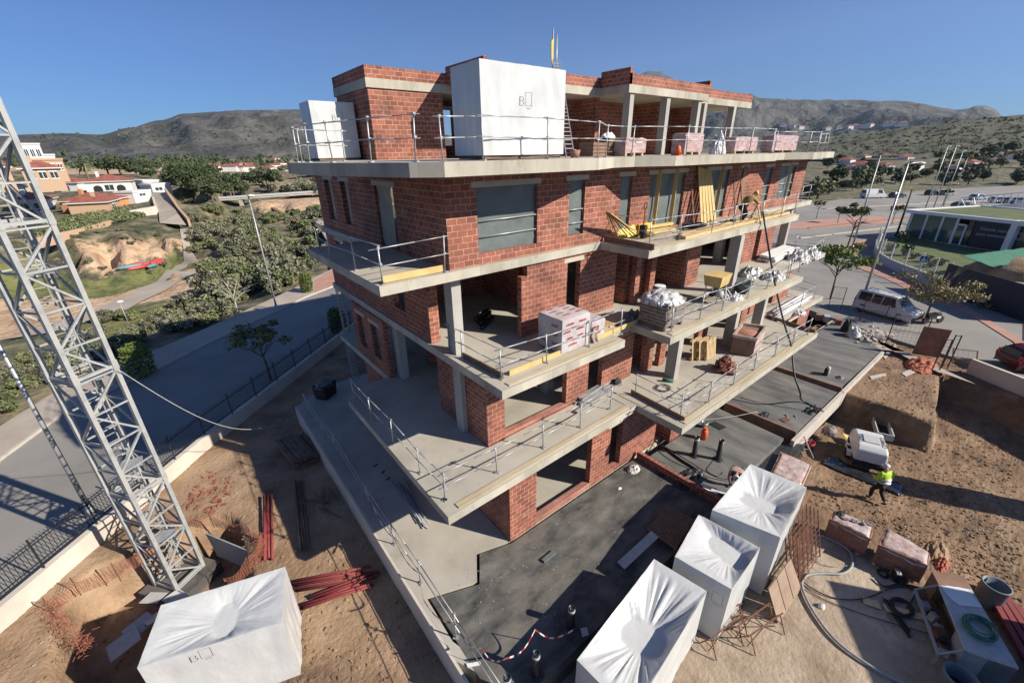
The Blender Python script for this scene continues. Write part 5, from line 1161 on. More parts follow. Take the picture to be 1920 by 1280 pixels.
# crossing sign
p=G(1714,532,.0); t=thing('crossing_sign','blue and white pedestrian crossing sign on a grey post','sign',tuple(p),R(-58)); b=B(); b.tube([(0,0,0),(0,0,2.9)],.035,6); b.build('post',M['galv'],t); b=B(); b.box(-.32,.32,-.02,.02,2.25,2.9); pl=b.build('panel',M['white'],t); M['signblue']=flat('signblue',(.02,.05,.22),.4); b=B(); b.box(-.28,.28,-.03,-.021,2.29,2.86); b.build('blue_field',M['signblue'],pl); b=B(); b.face([(-.22,-.036,2.34),(.22,-.036,2.34),(0,-.036,2.8)]); b.build('triangle',M['white'],pl); b=B(); b.bar((0,-.042,2.5),(0,-.042,2.7),.04,.005); b.bar((0,-.042,2.52),(-.06,-.042,2.38),.03,.005); b.bar((0,-.042,2.52),(.07,-.042,2.38),.03,.005); b.build('walking_figure',M['signblue'],pl)
# low white wall, red things and fence frames at the right
b=B(); a=G(1812,700,-.35);c=Vector((a.x-4.6,a.y-8.2,a.z)); b.bar(a+Vector((0,0,.38)),c+Vector((0,0,.38)),.22,1.3); tag(b.build('boundary_wall',M['wallwhite']),'low pale rendered boundary wall beside the dark red car','wall')
def frame(label,x,y,w_,h_,rz,n=1,mat='rust',lean=0,loc=None,mid=True,name='fence_frame'):
    p=loc or G(x,y,-.1); t=thing(name,label,'fence frame',tuple(p),rz,'steel fence frames at the site gate'); 
    for q in(0,w_): b=B(); b.bar((q,0,0),(q,lean,h_),.05); b.build('upright',M[mat],t)
    for z in ([h_*.97,h_*.45] if mid else [h_*.97]): b=B(); b.bar((0,lean*z/h_,z),(w_,lean*z/h_,z),.035); b.build('crossbar',M[mat],t)
    b=B(); 
    for k in range(1,int(w_/.25)): b.bar((k*.25,0,.1),(k*.25,lean,h_*.95),.008)
    for k in range(1,8): b.bar((0,lean*k/8,h_*k/8),(w_,lean*k/8,h_*k/8),.008)
    tag(b.build('wire_mesh',M[mat],t),kind='stuff'); return t
frame('rusty mesh gate frame beside the brick rubble',1662,640,1.9,2.1,R(-68))
frame('pair of rusty gate uprights right of the leaning board',1748,692,.35,2.1,R(-60),mid=False)
frame('tall narrow steel frame standing at the kerb',1765,690,.28,2.3,R(-60),mid=False)
frame('low tubular frame lying by the boundary wall',1785,682,1.2,.9,R(-60),lean=.5)
frame('steel fence upright by the far corner of the terrace',1553,575,.9,1.9,R(-70),mid=True)
frame('thin fence frame behind the white van shadow',1612,600,1.5,2.0,R(-70))
b=B(); p=G(1735,668,-.1); b.obox((p.x,p.y,.95),(1.35,.05,2.1),R(-72),tilt=(R(8),0)); tag(b.build('leaning_board',M['dwood']),'brown weathered board leaning upright at the site gate','board')
def mesh_heap(label,cat,name,cen,rad,h,mat,seed,n=26,rough=.5,kind=None,grp=None):
    b=B(); vs=[];fs=[]
    for j in range(n+1):
        for i in range(n+1):
            u=i/n*2-1;v=j/n*2-1; r=math.hypot(u,v); z=max(0,1-r*r)**.7*h; z*=1+rough*noise.noise(Vector((u*3,v*3,seed))); z+=rough*.2*h*noise.noise(Vector((u*8,v*8,seed+2)))*(r<1)
            vs.append((u*rad[0],v*rad[1],z-.03-(r>1)*.1))
    for j in range(n):
        for i in range(n):
            u=(i+.5)/n*2-1;v=(j+.5)/n*2-1
            if math.hypot(u,v)<1.04: k=j*(n+1)+i; fs.append((k,k+1,k+n+2,k+n+1))
    b.mesh(vs,fs,0,False); o=b.build(name,M[mat],uv=False); o.location=cen; tag(o,label,cat,grp,kind); return o
M['net_orange']=pat('net_orange',[(.30,.07,.035),(.45,.14,.07)],scale=12,rough=.8)
mesh_heap('crumpled orange safety netting lying at the foot of the leaning board','netting','orange_netting',G(1728,685,-.25),(1.5,.8),.35,'net_orange',3)
# ================================================================ things on the building and on the site
def atY(x,y,Y): v=ray(x,y); return EYE+v*(Y/v.y)
def solo(b,name,mat,label,cat,group=None,kind=None): return tag(b.build(name,M[mat] if isinstance(mat,str) else mat),label,cat,group,kind)
def quadbox(b,P,z0,z1,mi=0): b.prism([(p[0],p[1]) for p in P],z0,z1,mi)
M['pinkwrap']=pat('pinkwrap',[(.32,.18,.14),(.50,.38,.34),(.64,.57,.54)],scale=3,rough=.3,bump=.8,bscale=6,bdist=.04)
M['pinkfilm']=pat('pinkfilm',[(.34,.16,.14),(.46,.32,.31),(.56,.47,.46)],scale=2.2,rough=.35,bump=.6,bscale=5,bdist=.03,stretch=(1,1,2.5))
M['hollow']=brickmat('hollow',(.30,.14,.09),(.24,.105,.07),(.08,.045,.03),bw=.3,bh=.10,ms=.012,smear=.5)
def brickload(label,P,z0,h,group='wrapped brick pallets',top='pinkwrap',body='hollow'):
    c=sum((Vector((p[0],p[1],0)) for p in P),Vector())/4; t=thing('brick_pallet',label,'pallet',(c.x,c.y,z0),group=group); inv=Matrix.Translation(-Vector(t.location))
    b=B(); quadbox(b,P,z0+.13,z0+h-.03); o=b.build('brick_stack',M[body],t); o.matrix_parent_inverse=inv
    b=B(); n=14; Q=[Vector((p[0],p[1],0)) for p in P]; vs=[];fs=[]
    for j in range(n+1):
        for i in range(n+1):
            u=i/n*1.04-.02;v=j/n*1.04-.02; p=Q[0]*(1-u)*(1-v)+Q[1]*u*(1-v)+Q[2]*u*v+Q[3]*(1-u)*v; e=min(i,n-i,j,n-j); vs.append((p.x,p.y,z0+h+.035*noise.noise(Vector((p.x*5,p.y*5,h)))-(.16+.12*noise.noise(Vector((p.x*3,p.y*3,2))) if e==0 else 0)))
    for j in range(n):
        for i in range(n): k=j*(n+1)+i; fs.append((k,k+1,k+n+2,k+n+1))
    b.mesh(vs,fs,0,True); o=b.build('torn_film',M[top],t); o.matrix_parent_inverse=inv
    b=B(); 
    for k in range(3):
        u=.06+.4*k; a=Q[0]*(1-u)+Q[1]*u; d=Q[3]*(1-u)+Q[2]*u; b.bar((a.x,a.y,z0+.06),(d.x,d.y,z0+.06),.1,.12)
    o=b.build('pallet_base',M['wood'],t); o.matrix_parent_inverse=inv
    return t
ZL=-.98
brickload('wrapped pallet of hollow bricks right behind the farthest white load',[G(1445,886,-.05),G(1503,912,-.05),G(1522,869,-.05),G(1464,846,-.05)],ZL,.95)
brickload('wrapped brick pallet with a dark jacket and tools lying on its top',[G(1556,972,.0),G(1633,1010,.0),G(1638,984,.0),G(1566,955,.0)],ZL,1.0)
brickload('wrapped brick pallet next to the orange netting and the pump',[G(1648,1020,.0),G(1741,1060,.0),G(1744,1036,.0),G(1664,988,.0)],ZL,1.0)
b=B(); rv=random.Random(4)
for k in range(9): p=G(1580+k*6,972+k*1.5,.02); b.obox((p.x,p.y,.06),(rv.uniform(.1,.3),rv.uniform(.03,.08),.04),rv.random()*3)
solo(b,'hand_tools','grey','loose hand tools and rags scattered on the wrapped brick pallet','tools')
mesh_heap('dark jacket thrown on top of the wrapped brick pallet','jacket','jacket',G(1576,963,.03),(.22,.14),.12,'dark',5,12)
# roof terrace loads
def yload(label,x0,x1,yb,Y,h,dep_,mat='pinkfilm',top='pinkwrap'):
    a=atY(x0,yb,Y);c=atY(x1,yb,Y); return brickload(label,[(a.x,Y),(c.x,Y),(c.x,Y+dep_),(a.x,Y+dep_)],12.551,h,top=top,body=mat)
yload('low pink wrapped pallet behind the first two roof columns',1172,1210,285,12.5,.72,.7)
yload('tall pink wrapped brick pallet between the middle roof columns',1283,1316,283,12.0,.95,.7)
yload('pink wrapped brick pallet right of the last roof column',1377,1418,281,12.2,.85,.7)
yload('tall wrapped pallet with printed film at the right end of the roof terrace',1447,1492,281,12.2,1.0,.7)
def atYz(x,Y,z): v=ray(x,285); return Vector((Y*v.x/v.y,Y,z))
p=atYz(1345,12.6,12.55); mesh_heap('clear plastic sacks heaped between the last roof columns','plastic','plastic_sacks',p,(.55,.4),1.0,'clear_wrap',8,18,.5)
t=thing('warning_cone','orange cone standing on the edge of the roof terrace','cone',tuple(atYz(1271,10.9,12.55))); b=B(); b.box(-.2,.2,-.2,.2,0,.03); b.build('base',M['orange'],t); b=B(); b.lathe((0,0,.03),[(.17,0),(.09,.32),(.05,.36),(.0,.37)],14); b.build('cone',M['plank'] if 0 else M['orange'],t)
for k,(x,w_,h,m_,l) in enumerate(((1112,.9,.55,'dwood','brown wooden crate on the roof terrace behind the ladder'),(1138,.8,.75,'oldwood','dark crate with white rags beside the green post on the roof terrace'))):
    p=atYz(x,13.5,12.55); t=thing('crate',l,'crate',tuple(p)); 
    for q in range(4): b=B(); b.box(-w_/2,w_/2,-.4,.4,.02+q*h/4,.02+(q+.85)*h/4); b.build('slat',M[m_],t)
    if k: mesh_heap('white rags lying on the dark crate of the roof terrace','rags','rags',p+Vector((0,0,h)),(.4,.3),.25,'white',9,12)
t=thing('bucket','red plastic tub with rubble at the foot of the roof ladder','bucket',tuple(atYz(1078,11.9,12.55))); b=B(); b.lathe((0,0,0),[(.15,0),(.2,.26),(.19,.26),(.14,.05)],16); b.build('tub',M['brick_pink'],t); b=B(); b.lathe((0,0,.05),[(.12,0),(.14,.17),(.0,.24)],9); b.build('rubble',M['plaster'],t)
def ladder(label,a,c,w_,rung=.28,mat='galv',side=None):
    a=Vector(a);c=Vector(c); d=(c-a).normalized(); s=side or d.cross(Vector((0,0,1))).normalized(); t=thing('ladder',label,'ladder',tuple(a)); inv=Matrix.Translation(-Vector(t.location))
    for q in(-1,1): b=B(); b.bar(a+s*q*w_/2,c+s*q*w_/2,.03,.07); o=b.build('side_rail',M[mat],t); o.matrix_parent_inverse=inv
    n=int((c-a).length/rung)
    for k in range(1,n): p=a+d*rung*k; b=B(); b.tube([p-s*w_/2,p+s*w_/2],.016,5); o=b.build('rung',M[mat],t); o.matrix_parent_inverse=inv
    return t
la=atYz(1070,11.8,12.56); v=ray(1043,113); lc=EYE+v*(16.8/v.y); ladder('tall aluminium ladder leaning against the roof edge by the white load',la,lc,.42,side=Vector((1,0,0)))
for k,(x,y0,y1) in enumerate(((1037,118,54),(1044,122,66))):
    v=ray(x,y0); a=EYE+v*(17.4/v.y); v=ray(x,y1); c=EYE+v*(17.4/v.y); a.z=15.8; b=B(); b.tube([a,c],.035,6); solo(b,'scaffold_pole','galv',['taller pole standing on the roof above the ladder','shorter pole standing on the roof above the ladder'][k],'pole')
v=ray(1034,78); a=EYE+v*(17.4/v.y); b=B(); b.mesh([(a.x-.02,17.38,a.z),(a.x+.12,17.36,a.z+.15),(a.x+.1,17.36,a.z-.95),(a.x+.0,17.38,a.z-.7),(a.x-.02,17.42,a.z),(a.x+.12,17.40,a.z+.15),(a.x+.1,17.40,a.z-.95),(a.x+.0,17.42,a.z-.7)],[(0,3,2,1),(4,5,6,7),(0,4,7,3),(1,2,6,5),(0,1,5,4),(3,7,6,2)]); solo(b,'folded_cloth','yellow','yellow folded cloth hanging on the roof poles','cloth')
# --- second floor balcony loads
t=thing('insulation_stack','big stack of insulation boards in white and red printed film on the corner balcony','insulation pack',(10.3,9.9,6.26)); inv=Matrix.Translation(-Vector(t.location))
def softbox(b,x0,x1,y0,y1,z0,z1,seed,amp=.03):
    n=10; fsx=[]
    def P(u,v,w_):
        x=x0+(x1-x0)*u;y=y0+(y1-y0)*v;z=z0+(z1-z0)*w_; q=noise.noise(Vector((x*4,y*4,z*4+seed)))*amp
        cx,cy=(x0+x1)/2,(y0+y1)/2; e=sum(1 for k in(u,v,w_) if k in(0,1)); sh=.03*(e>=2)+.03*(e>=3)
        d=Vector((x-cx,y-cy,z-(z0+z1)/2)); d=d.normalized() if d.length else d; p=Vector((x,y,z))+d*(q-sh); return p
    def face(fn):
        vs=[fn(i/n,j/n) for j in range(n+1) for i in range(n+1)]; fs=[(j*(n+1)+i,j*(n+1)+i+1,(j+1)*(n+1)+i+1,(j+1)*(n+1)+i) for j in range(n) for i in range(n)]; b.mesh(vs,fs,0,True)
    face(lambda u,v:P(u,0,v)); face(lambda u,v:P(1-u,1,v)); face(lambda u,v:P(0,1-u,v)); face(lambda u,v:P(1,u,v)); face(lambda u,v:P(u,v,1))
M['print_film']=pat('print_film',[(.46,.40,.40),(.58,.55,.56)],scale=2.5,rough=.3,bump=.5,bscale=6,bdist=.03)
b=B(); softbox(b,9.62,11.05,9.35,10.6,6.27,7.55,3); o=b.build('film_cover',M['print_film'],t); o.matrix_parent_inverse=inv
def marks(parent,inv,x0,x1,y,z0,z1,rows,seed,axis=0,top=None):
    rv=random.Random(seed)
    for r in range(rows):
        z=z0+(z1-z0)*(r+.5)/rows; x=x0+rv.uniform(0,.3)
        while x<x1-.35:
            b=B(); w_=rv.uniform(.28,.42)
            for k in range(7):
                if axis==0: b.box(x+k*w_/8,x+k*w_/8+w_/13,y-.012,y-.003,z,z+rv.uniform(.045,.075))
                elif axis==1: b.box(y-.012,y-.003,x+k*w_/8,x+k*w_/8+w_/13,z,z+rv.uniform(.045,.075))
                else: b.box(x+k*w_/8,x+k*w_/8+w_/13,z,z+.06,top,top+.006)
            o=b.build('red_lettering',M['orange'] if 0 else M['red'],parent); o.matrix_parent_inverse=inv; x+=w_+rv.uniform(.2,.35)
marks(t,inv,9.7,11.0,9.31,6.4,7.45,4,2); marks(t,inv,9.5,10.5,9.60-.01,6.4,7.4,3,4,1); marks(t,inv,9.7,11.0,0,9.5,10.5,4,6,2,7.57)
t=thing('insulation_stack','smaller opened pack of insulation boards with hanging torn pink film','insulation pack',(11.7,9.7,6.26)); inv=Matrix.Translation(-Vector(t.location)); b=B(); softbox(b,11.25,12.05,9.45,10.3,6.27,7.05,7); o=b.build('film_cover',M['print_film'],t); o.matrix_parent_inverse=inv; marks(t,inv,11.3,12.0,9.41,6.4,6.95,2,9)
b=B(); n=8; vs=[]
for j in range(n+1):
    for i in range(n+1): vs.append((11.2+.35*i/n+.05*math.sin(j),9.36-.06*math.sin(i*1.3)-.3*(1-j/n)*.2,6.1+.75*j/n))
b.mesh(vs,[(j*(n+1)+i,j*(n+1)+i+1,(j+1)*(n+1)+i+1,(j+1)*(n+1)+i) for j in range(n) for i in range(n)],0,True); o=b.build('torn_film',M['pinkwrap'],t); o.matrix_parent_inverse=inv
def pallet(label,loc,rz,tilt=None,group=None,w_=1.2,d_=1.0):
    t=thing('wooden_pallet',label,'pallet',tuple(loc),0,group); t.rotation_euler=(tilt or 0,0,rz)
    for k in range(7): b=B(); b.box(-w_/2+k*w_/7+.01,-w_/2+(k+.7)*w_/7,-d_/2,d_/2,.115,.14); b.build('top_board',M['wood'],t)
    for k in range(3):
        b=B(); y=-d_/2+.05+k*(d_-.1)/2; b.box(-w_/2,w_/2,y-.05,y+.05,.09,.114); b.box(-w_/2,w_/2,y-.05,y+.05,0,.022)
        for q in(-.5,0,.5): b.box(q*(w_-.14)-.07,q*(w_-.14)+.07,y-.045,y+.045,.0225,.0895)
        b.build('runner',M['wood'],t)
    return t
pallet('wooden pallet lying flat on the corner balcony beside the insulation',(12.9,10.35,6.27),.05)
# stone pallet
t=thing('stone_pallet','pallet of stacked grey stone slabs with loose clear film on the central balcony','pallet',(14.8,8.9,6.26)); inv=Matrix.Translation(-Vector(t.location)); rv=random.Random(2)
M['slate']=pat('slate',[(.10,.085,.075),(.22,.19,.17),(.30,.27,.25)],scale=5,rough=.6)
for k in range(7):
    z=6.4+k*.145; b=B()
    for x0,x1 in((14.15,14.78),(14.8,15.45)): b.obox(((x0+x1)/2+rv.uniform(-.03,.03),8.85+rv.uniform(-.03,.03),z+.06),(x1-x0,1.25,.12),rv.uniform(-.03,.03))
    o=b.build('slab_layer',M['slate'],t); o.matrix_parent_inverse=inv
b=B(); 
for x in(14.2,14.8,15.4): b.box(x-.06,x+.06,8.25,9.45,6.252,6.385)
o=b.build('pallet_base',M['oldwood'],t); o.matrix_parent_inverse=inv
o=mesh_heap(None,None,'loose_film',(14.8,8.9,7.38),(.85,.8),.33,'clear_wrap',14,20,.5); o.parent=t; o.matrix_parent_inverse=inv
o=mesh_heap(None,None,'loose_film',(15.5,9.3,6.28),(.5,.55),1.05,'clear_wrap',17,16,.5); o.parent=t; o.matrix_parent_inverse=inv
t=thing('barrel','blue grey plastic barrel with pale lid on the central balcony','barrel',tuple(G(1232,573,6.251))); b=B(); b.lathe((0,0,0),[(.26,0),(.31,.12),(.32,.3),(.30,.32),(.32,.34),(.32,.6),(.30,.62),(.31,.64),(.28,.9),(.26,.93)],20); M['bluegrey']=flat('bluegrey',(.15,.18,.20),.6); b.build('drum',M['bluegrey'],t); b=B(); b.lathe((0,0,.93),[(.26,0),(.26,.03),(.22,.035)],20); b.build('lid',M['white'],t)
p=G(1338,562,6.251); t=thing('plaster_machine','yellow hopper plastering machine on thin legs on the central balcony','machine',tuple(p),.1)
b=B(); b.mesh([(-.5,-.35,.75),(.5,-.35,.75),(.5,.35,.75),(-.5,.35,.75),(-.6,-.42,1.25),(.6,-.42,1.25),(.6,.42,1.25),(-.6,.42,1.25)],[(0,3,2,1),(0,1,5,4),(1,2,6,5),(2,3,7,6),(3,0,4,7),(4,5,6,7)]); b.build('hopper',M['plank'],t)
for x in(-.42,.42):
    for y in(-.3,.3): b=B(); b.bar((x,y,0),(x,y,.76),.04); b.build('leg',M['lgrey'],t)
b=B(); b.tube([(-.7,-.1,.45),(.3,-.1,.45)],.13,12); b.build('motor',M['dark'],t); b=B(); b.lathe((-.45,-.35,.3),[(.05,0),(.18,.05),(.18,.3),(.05,.35)],12); b.build('pump',M['lgrey'],t)
for k in range(4): b=B(); b.tube([(-.5+.3*k,-.4,.5),(-.4+.3*k,-.6,.2),(-.1+.2*k,-.6,.05)],.02,5); b.build('hose',M['white'],t)
b=B(); p=G(1403,548,6.251); b.lathe((0,0,0),[(.1,0),(.55,.01),(.75,.5),(.7,.5),(.5,.08),(.1,.06)],4); o=solo(b,'mortar_tub','tarp','dark green mortar tub on the central balcony','tub'); o.location=p+Vector((0,.4,0)); o.rotation_euler=(0,0,.8); o.scale=(1.2,.8,1)
SK='crumpled clear plastic sheets'
for k,(x,y,z,r,h,l) in enumerate(((1378,561,6.251,.5,.3,'crumpled clear film between the tub and the guardrail'),(1408,516,6.251,.9,.45,'large grey plastic heap behind the column of the second floor'),(1450,522,6.251,.8,.4,'shiny plastic heap at the right end of the central balcony'),(1497,486,6.251,.9,.6,'pile of full white sacks on the far second floor balcony'),(1522,480,6.251,.7,.55,'pile of crumpled white bags at the corner of the far balcony'),(1185,598,6.251,.6,.35,'grey tarpaulin bundle beside the flat pallet'),(1188,880,.03,.35,.2,'white torn sack lying on the black terrace by the brick pier'),(1500,585,3.132,.5,.12,'crumpled film under the white pipes'))):
    mesh_heap(l,'plastic','plastic_heap',G(x,y,z),(r,r*.7),h,('clear_wrap','clear_wrap','clear_wrap','lgrey','clear_wrap','tarp','lgrey','clear_wrap')[k],20+k,20,.8)
def bundle(name,label,cat,a,c,n,r,mat,spread=.1,stackz=True,seed=1,parts='pipe',sq=False,group=None):
    rv=random.Random(seed); a=Vector(a);c=Vector(c); t=thing(name,label,cat,tuple(a),group=group); inv=Matrix.Translation(-Vector(t.location)); d=(c-a).normalized(); s=d.cross(Vector((0,0,1))).normalized(); per=max(1,int(math.ceil(n**.5*1.4)))
    for k in range(n):
        off=s*((k%per)-per/2)*r*2.3+Vector((0,0,r+(k//per)*r*1.9)); e0=d*rv.uniform(-spread*2,spread*2); sk=s*rv.uniform(-spread,spread)*.6
        b=B(); (b.bar(a+off+e0,c+off+e0+sk,r*2,r*1.2) if sq else b.tube([a+off+e0,c+off+e0+sk],r,6)); o=b.build(parts,M[mat],t); o.matrix_parent_inverse=inv
    return t
bundle('pipe_bundle','bundle of long white plastic pipes on the far first floor balcony','pipes',G(1452,595,3.135),G(1513,560,3.135),9,.06,'white',.25,seed=3)
bundle('board_stack','stack of pale boards under the sacks of the second floor','boards',G(1440,492,6.252),G(1485,472,6.252),8,.11,'white',.1,seed=4,sq=True,parts='board')
bundle('beam_bundle','aluminium beams and tools lying on the first floor terrace by the door','beams',G(1085,765,3.135),G(1155,722,3.135),6,.07,'galv',.2,seed=5,sq=True,parts='beam')
mesh_heap('dark bag of tools on the aluminium beams','bag','tool_bag',G(1157,716,3.3),(.25,.15),.22,'dark',31,12)
for k,(x0,x1) in enumerate(((1300,1319),(1313,1332),(1327,1346))):
    a=G(x0,672,3.135);c=G(x1,674,3.135); m0=(a+c)/2; pallet(['leftmost','middle','rightmost'][k]+' of the three wooden pallets standing on edge on the first floor',(m0.x,m0.y+.3,3.65),.02,R(82),'pallets standing on the first floor',.95,1.0)
# brick crate, brick heap
t=thing('brick_crate','square stack of bricks in film with an open rubble top on the first floor balcony','brick stack',tuple(G(1392,668,3.135))); inv=Matrix.Translation(-Vector(t.location)); P=[G(1368,662,3.135),G(1410,670,3.135),G(1428,645,3.135),G(1385,638,3.135)]
b=B(); quadbox(b,P,3.15,4.05); o=b.build('brick_stack',M['dwood'],t); o.matrix_parent_inverse=inv
b=B(); cc=sum(P,Vector())/4; 
for i in range(4): a=P[i];c=P[(i+1)%4]; b.bar(a+Vector((0,0,.98)),c+Vector((0,0,.98)),.1,.14)
o=b.build('rim',M['pinkwrap'],t); o.matrix_parent_inverse=inv
b=B(); b.bar(P[1]+Vector((.03,-.0,.5)),P[2]+Vector((.03,-.0,.5)),.02,.86); o=b.build('film_side',M['pinkwrap'],t); o.matrix_parent_inverse=inv
b=B(); b.lathe((cc.x,cc.y,4.03),[(.55,0),(.5,.04),(.2,.08),(.02,.09)],10); o=b.build('rubble',M['brick_pink'],t); o.matrix_parent_inverse=inv
t=thing('brick_heap','heap of loose broken red bricks on a pallet on the first floor balcony','bricks',tuple(G(1357,700,3.135))); inv=Matrix.Translation(-Vector(t.location)); rv=random.Random(12); c=Vector(G(1357,694,3.135)); M['brick_plain']=pat('brick_plain',[(.15,.045,.03),(.28,.10,.065),(.36,.16,.11)],scale=3,rough=.9)
for k in range(75):
    q=k/75; r=(1-q)*.62*rv.random()**.5; a=rv.uniform(0,6.28); b=B(); b.obox((c.x+r*math.cos(a)*1.1,c.y+r*math.sin(a)*.85,3.2+q*.62+rv.uniform(-.02,.04)),(rv.uniform(.18,.33),.11,.16),rv.uniform(0,3.1),tilt=(rv.uniform(-.5,.5),rv.uniform(-.5,.5))); o=b.build('brick',M['brick_plain'],t); o.matrix_parent_inverse=inv
b=B(); b.tube([G(1242,712,3.2),G(1262,714,3.2)],.09,10); solo(b,'canister','green','small green canister lying at the foot of the first floor column','canister')
def coil(name,label,cen,r0,n,mat,rad=.012,seed=1,flatness=1,dz=.008,cat='cable'):
    rv=random.Random(seed); pts=[]; 
    for k in range(n*18):
        a=k/18*6.283; r=r0*(1+.18*math.sin(a*.37+seed)+.12*rv.uniform(-1,1)*.3); pts.append(Vector(cen)+Vector((math.cos(a)*r,math.sin(a)*r*.8,rad+dz*k/18)))
    b=B(); b.tube(pts,rad,5); return solo(b,name,mat,label,cat)
coil('cable_coil','thin black cable coiled loosely on the first floor balcony',G(1243,728,3.135),.33,6,'dark',.008,2)
# inside first visible room of second floor
bundle('pipe_rolls','dark rolls lying on the floor inside the second floor room','rolls',G(905,612,6.255),G(925,592,6.255),4,.09,'black_rubber',.2,seed=6)
# --- third floor balcony
def crate3(label,px,py,w_,d_,h,rz,mat):
    t=thing('formwork_crate',label,'crate',tuple(G(px,py,9.372)),rz); b=B(); b.box(0,w_,0,.03,0,h);b.build('side_panel',M[mat],t); b=B(); b.box(0,w_,d_-.03,d_,0,h); b.build('side_panel',M[mat],t); b=B(); b.box(0,.03,.03,d_-.03,0,h); b.build('end_panel',M[mat],t); b=B(); b.box(w_-.03,w_,.03,d_-.03,0,h); b.build('end_panel',M[mat],t); b=B(); b.box(.03,w_-.03,.03,d_-.03,.01,.05); b.build('bottom_panel',M[mat],t); return t
b=B(); a=G(1150,447,9.37);c=G(1197,443,9.37); b.face([a,c,c+Vector((.1,.45,.62)),a+Vector((.1,.45,.62))]); b.face([a+Vector((0,.03,0)),a+Vector((.1,.48,.62)),c+Vector((.1,.48,.62)),c+Vector((0,.03,0))]); solo(b,'shuttering_panel','yellow','yellow shuttering panel leaning on the third floor balcony','panel')
b=B(); a=G(1197,440,9.37);c=G(1221,436,9.37); b.box(a.x,c.x,a.y,a.y+.5,9.375,9.8); solo(b,'material_box','yellow','small yellow box behind the pallet truck','box')
t=thing('folded_trestles','rusty folded trestle frames leaning at the left end of the third floor balcony','trestles',tuple(G(1140,440,9.37))); inv=Matrix.Translation(-Vector(t.location)); tp=atY(1136,395,10.6)
for k in range(7):
    b=B(); q=G(1150+k*9,444,9.375); b.bar(q,tp+Vector((.05*k,.0,-.02*k)),.035); o=b.build('leg',M['rust' if k%2 else 'plank'],t); o.matrix_parent_inverse=inv
p=G(1204,447,9.375); t=thing('pallet_truck','hand pallet truck with upright loop handle on the third floor balcony','pallet truck',tuple(p),.2)
b=B(); b.lathe((0,0,.11),[(.05,-.06),(.11,-.06),(.11,.06),(.05,.06)],14,M=Matrix.Rotation(R(90),3,'X')); b.build('wheel',M['tyre'],t); b=B(); b.box(-.12,.12,-.12,.12,.2,.55); b.build('hydraulic_unit',M['dark'],t); b=B(); b.tube([(0,0,.5),(.0,0,1.2)],.022,6); b.build('shaft',M['dark'],t)
b=B(); b.tube([(0,0,1.15),(-.13,0,1.27),(-.12,0,1.42),(0,0,1.46),(.12,0,1.42),(.13,0,1.27),(0,0,1.15)],.018,6); b.build('handle',M['dark'],t)
for y in(-.2,.2): b=B(); b.box(.1,1.25,y-.08,y+.08,.12,.2); b.build('fork',M['yellow'],t)
bundle('plank_pile','yellow planks lying flat beside the pallet truck','planks',G(1215,440,9.375),G(1265,432,9.375),4,.09,'plank',.1,seed=8,sq=True,parts='plank')
coil('hose_coil','black corrugated hose coiled in the middle of the third floor balcony',G(1300,428,9.376),.55,6,'black_rubber',.035,3,cat='hose',dz=.03)
t=thing('leaning_planks','tall pale planks leaning against the wall between the two big openings','planks',(20.9,11.0,9.37)); inv=Matrix.Translation(-Vector(t.location))
for k in range(5):
    x=20.55+k*.26; b=B(); b.bar((x,10.75-.03*k,9.38),(x+.05,11.38,12.02-.05*k),.2,.045); o=b.build('plank',M['plank'],t); o.matrix_parent_inverse=inv
for k,(x,w_) in enumerate(((19.9,.05),(24.1,.05),(24.9,.06))):
    b=B(); b.bar((x,10.8,9.38),(x+.25,11.4,11.3),w_); solo(b,'batten','dwood',['thin batten leaning left of the tall planks','thin batten leaning right of the second big opening','brown batten leaning near the working man'][k],'batten')
bundle('edge_boards','long weathered boards along the edge of the third floor balcony','boards',G(1290,446,9.375),G(1480,400,9.375),3,.1,'wood',.3,seed=9,sq=True,parts='board')
mesh_heap('grey rubble and wire heap on the third floor balcony','rubble','rubble_heap',G(1345,425,9.372),(.9,.35),.16,'slate',44,16,1)
# hanging black hose
pts=[atY(1430,394,9.6),atY(1434,420,8.9),atY(1447,500,8.3),atY(1459,560,7.8),atY(1472,612,7.2),atY(1484,650,6.7),atY(1489,700,6.1),atY(1500,735,5.6)]
e=G(1516,757,.05); pts+=[e+Vector((-.2,.35,.22)),e,G(1545,772,.05)]
def smooth(pts,n=6):
    out=[];P=[pts[0]]+list(pts)+[pts[-1]]
    for i in range(1,len(P)-2):
        for k in range(n):
            t=k/n; out.append(.5*((2*P[i])+(-P[i-1]+P[i+1])*t+(2*P[i-1]-5*P[i]+4*P[i+1]-P[i+2])*t*t+(-P[i-1]+3*P[i]-3*P[i+1]+P[i+2])*t**3))
    return out+[P[-1]]
b=B(); b.tube(smooth(pts),.045,8); solo(b,'hanging_hose','black_rubber','thick black hose hanging from the third floor balcony to the terrace','hose')
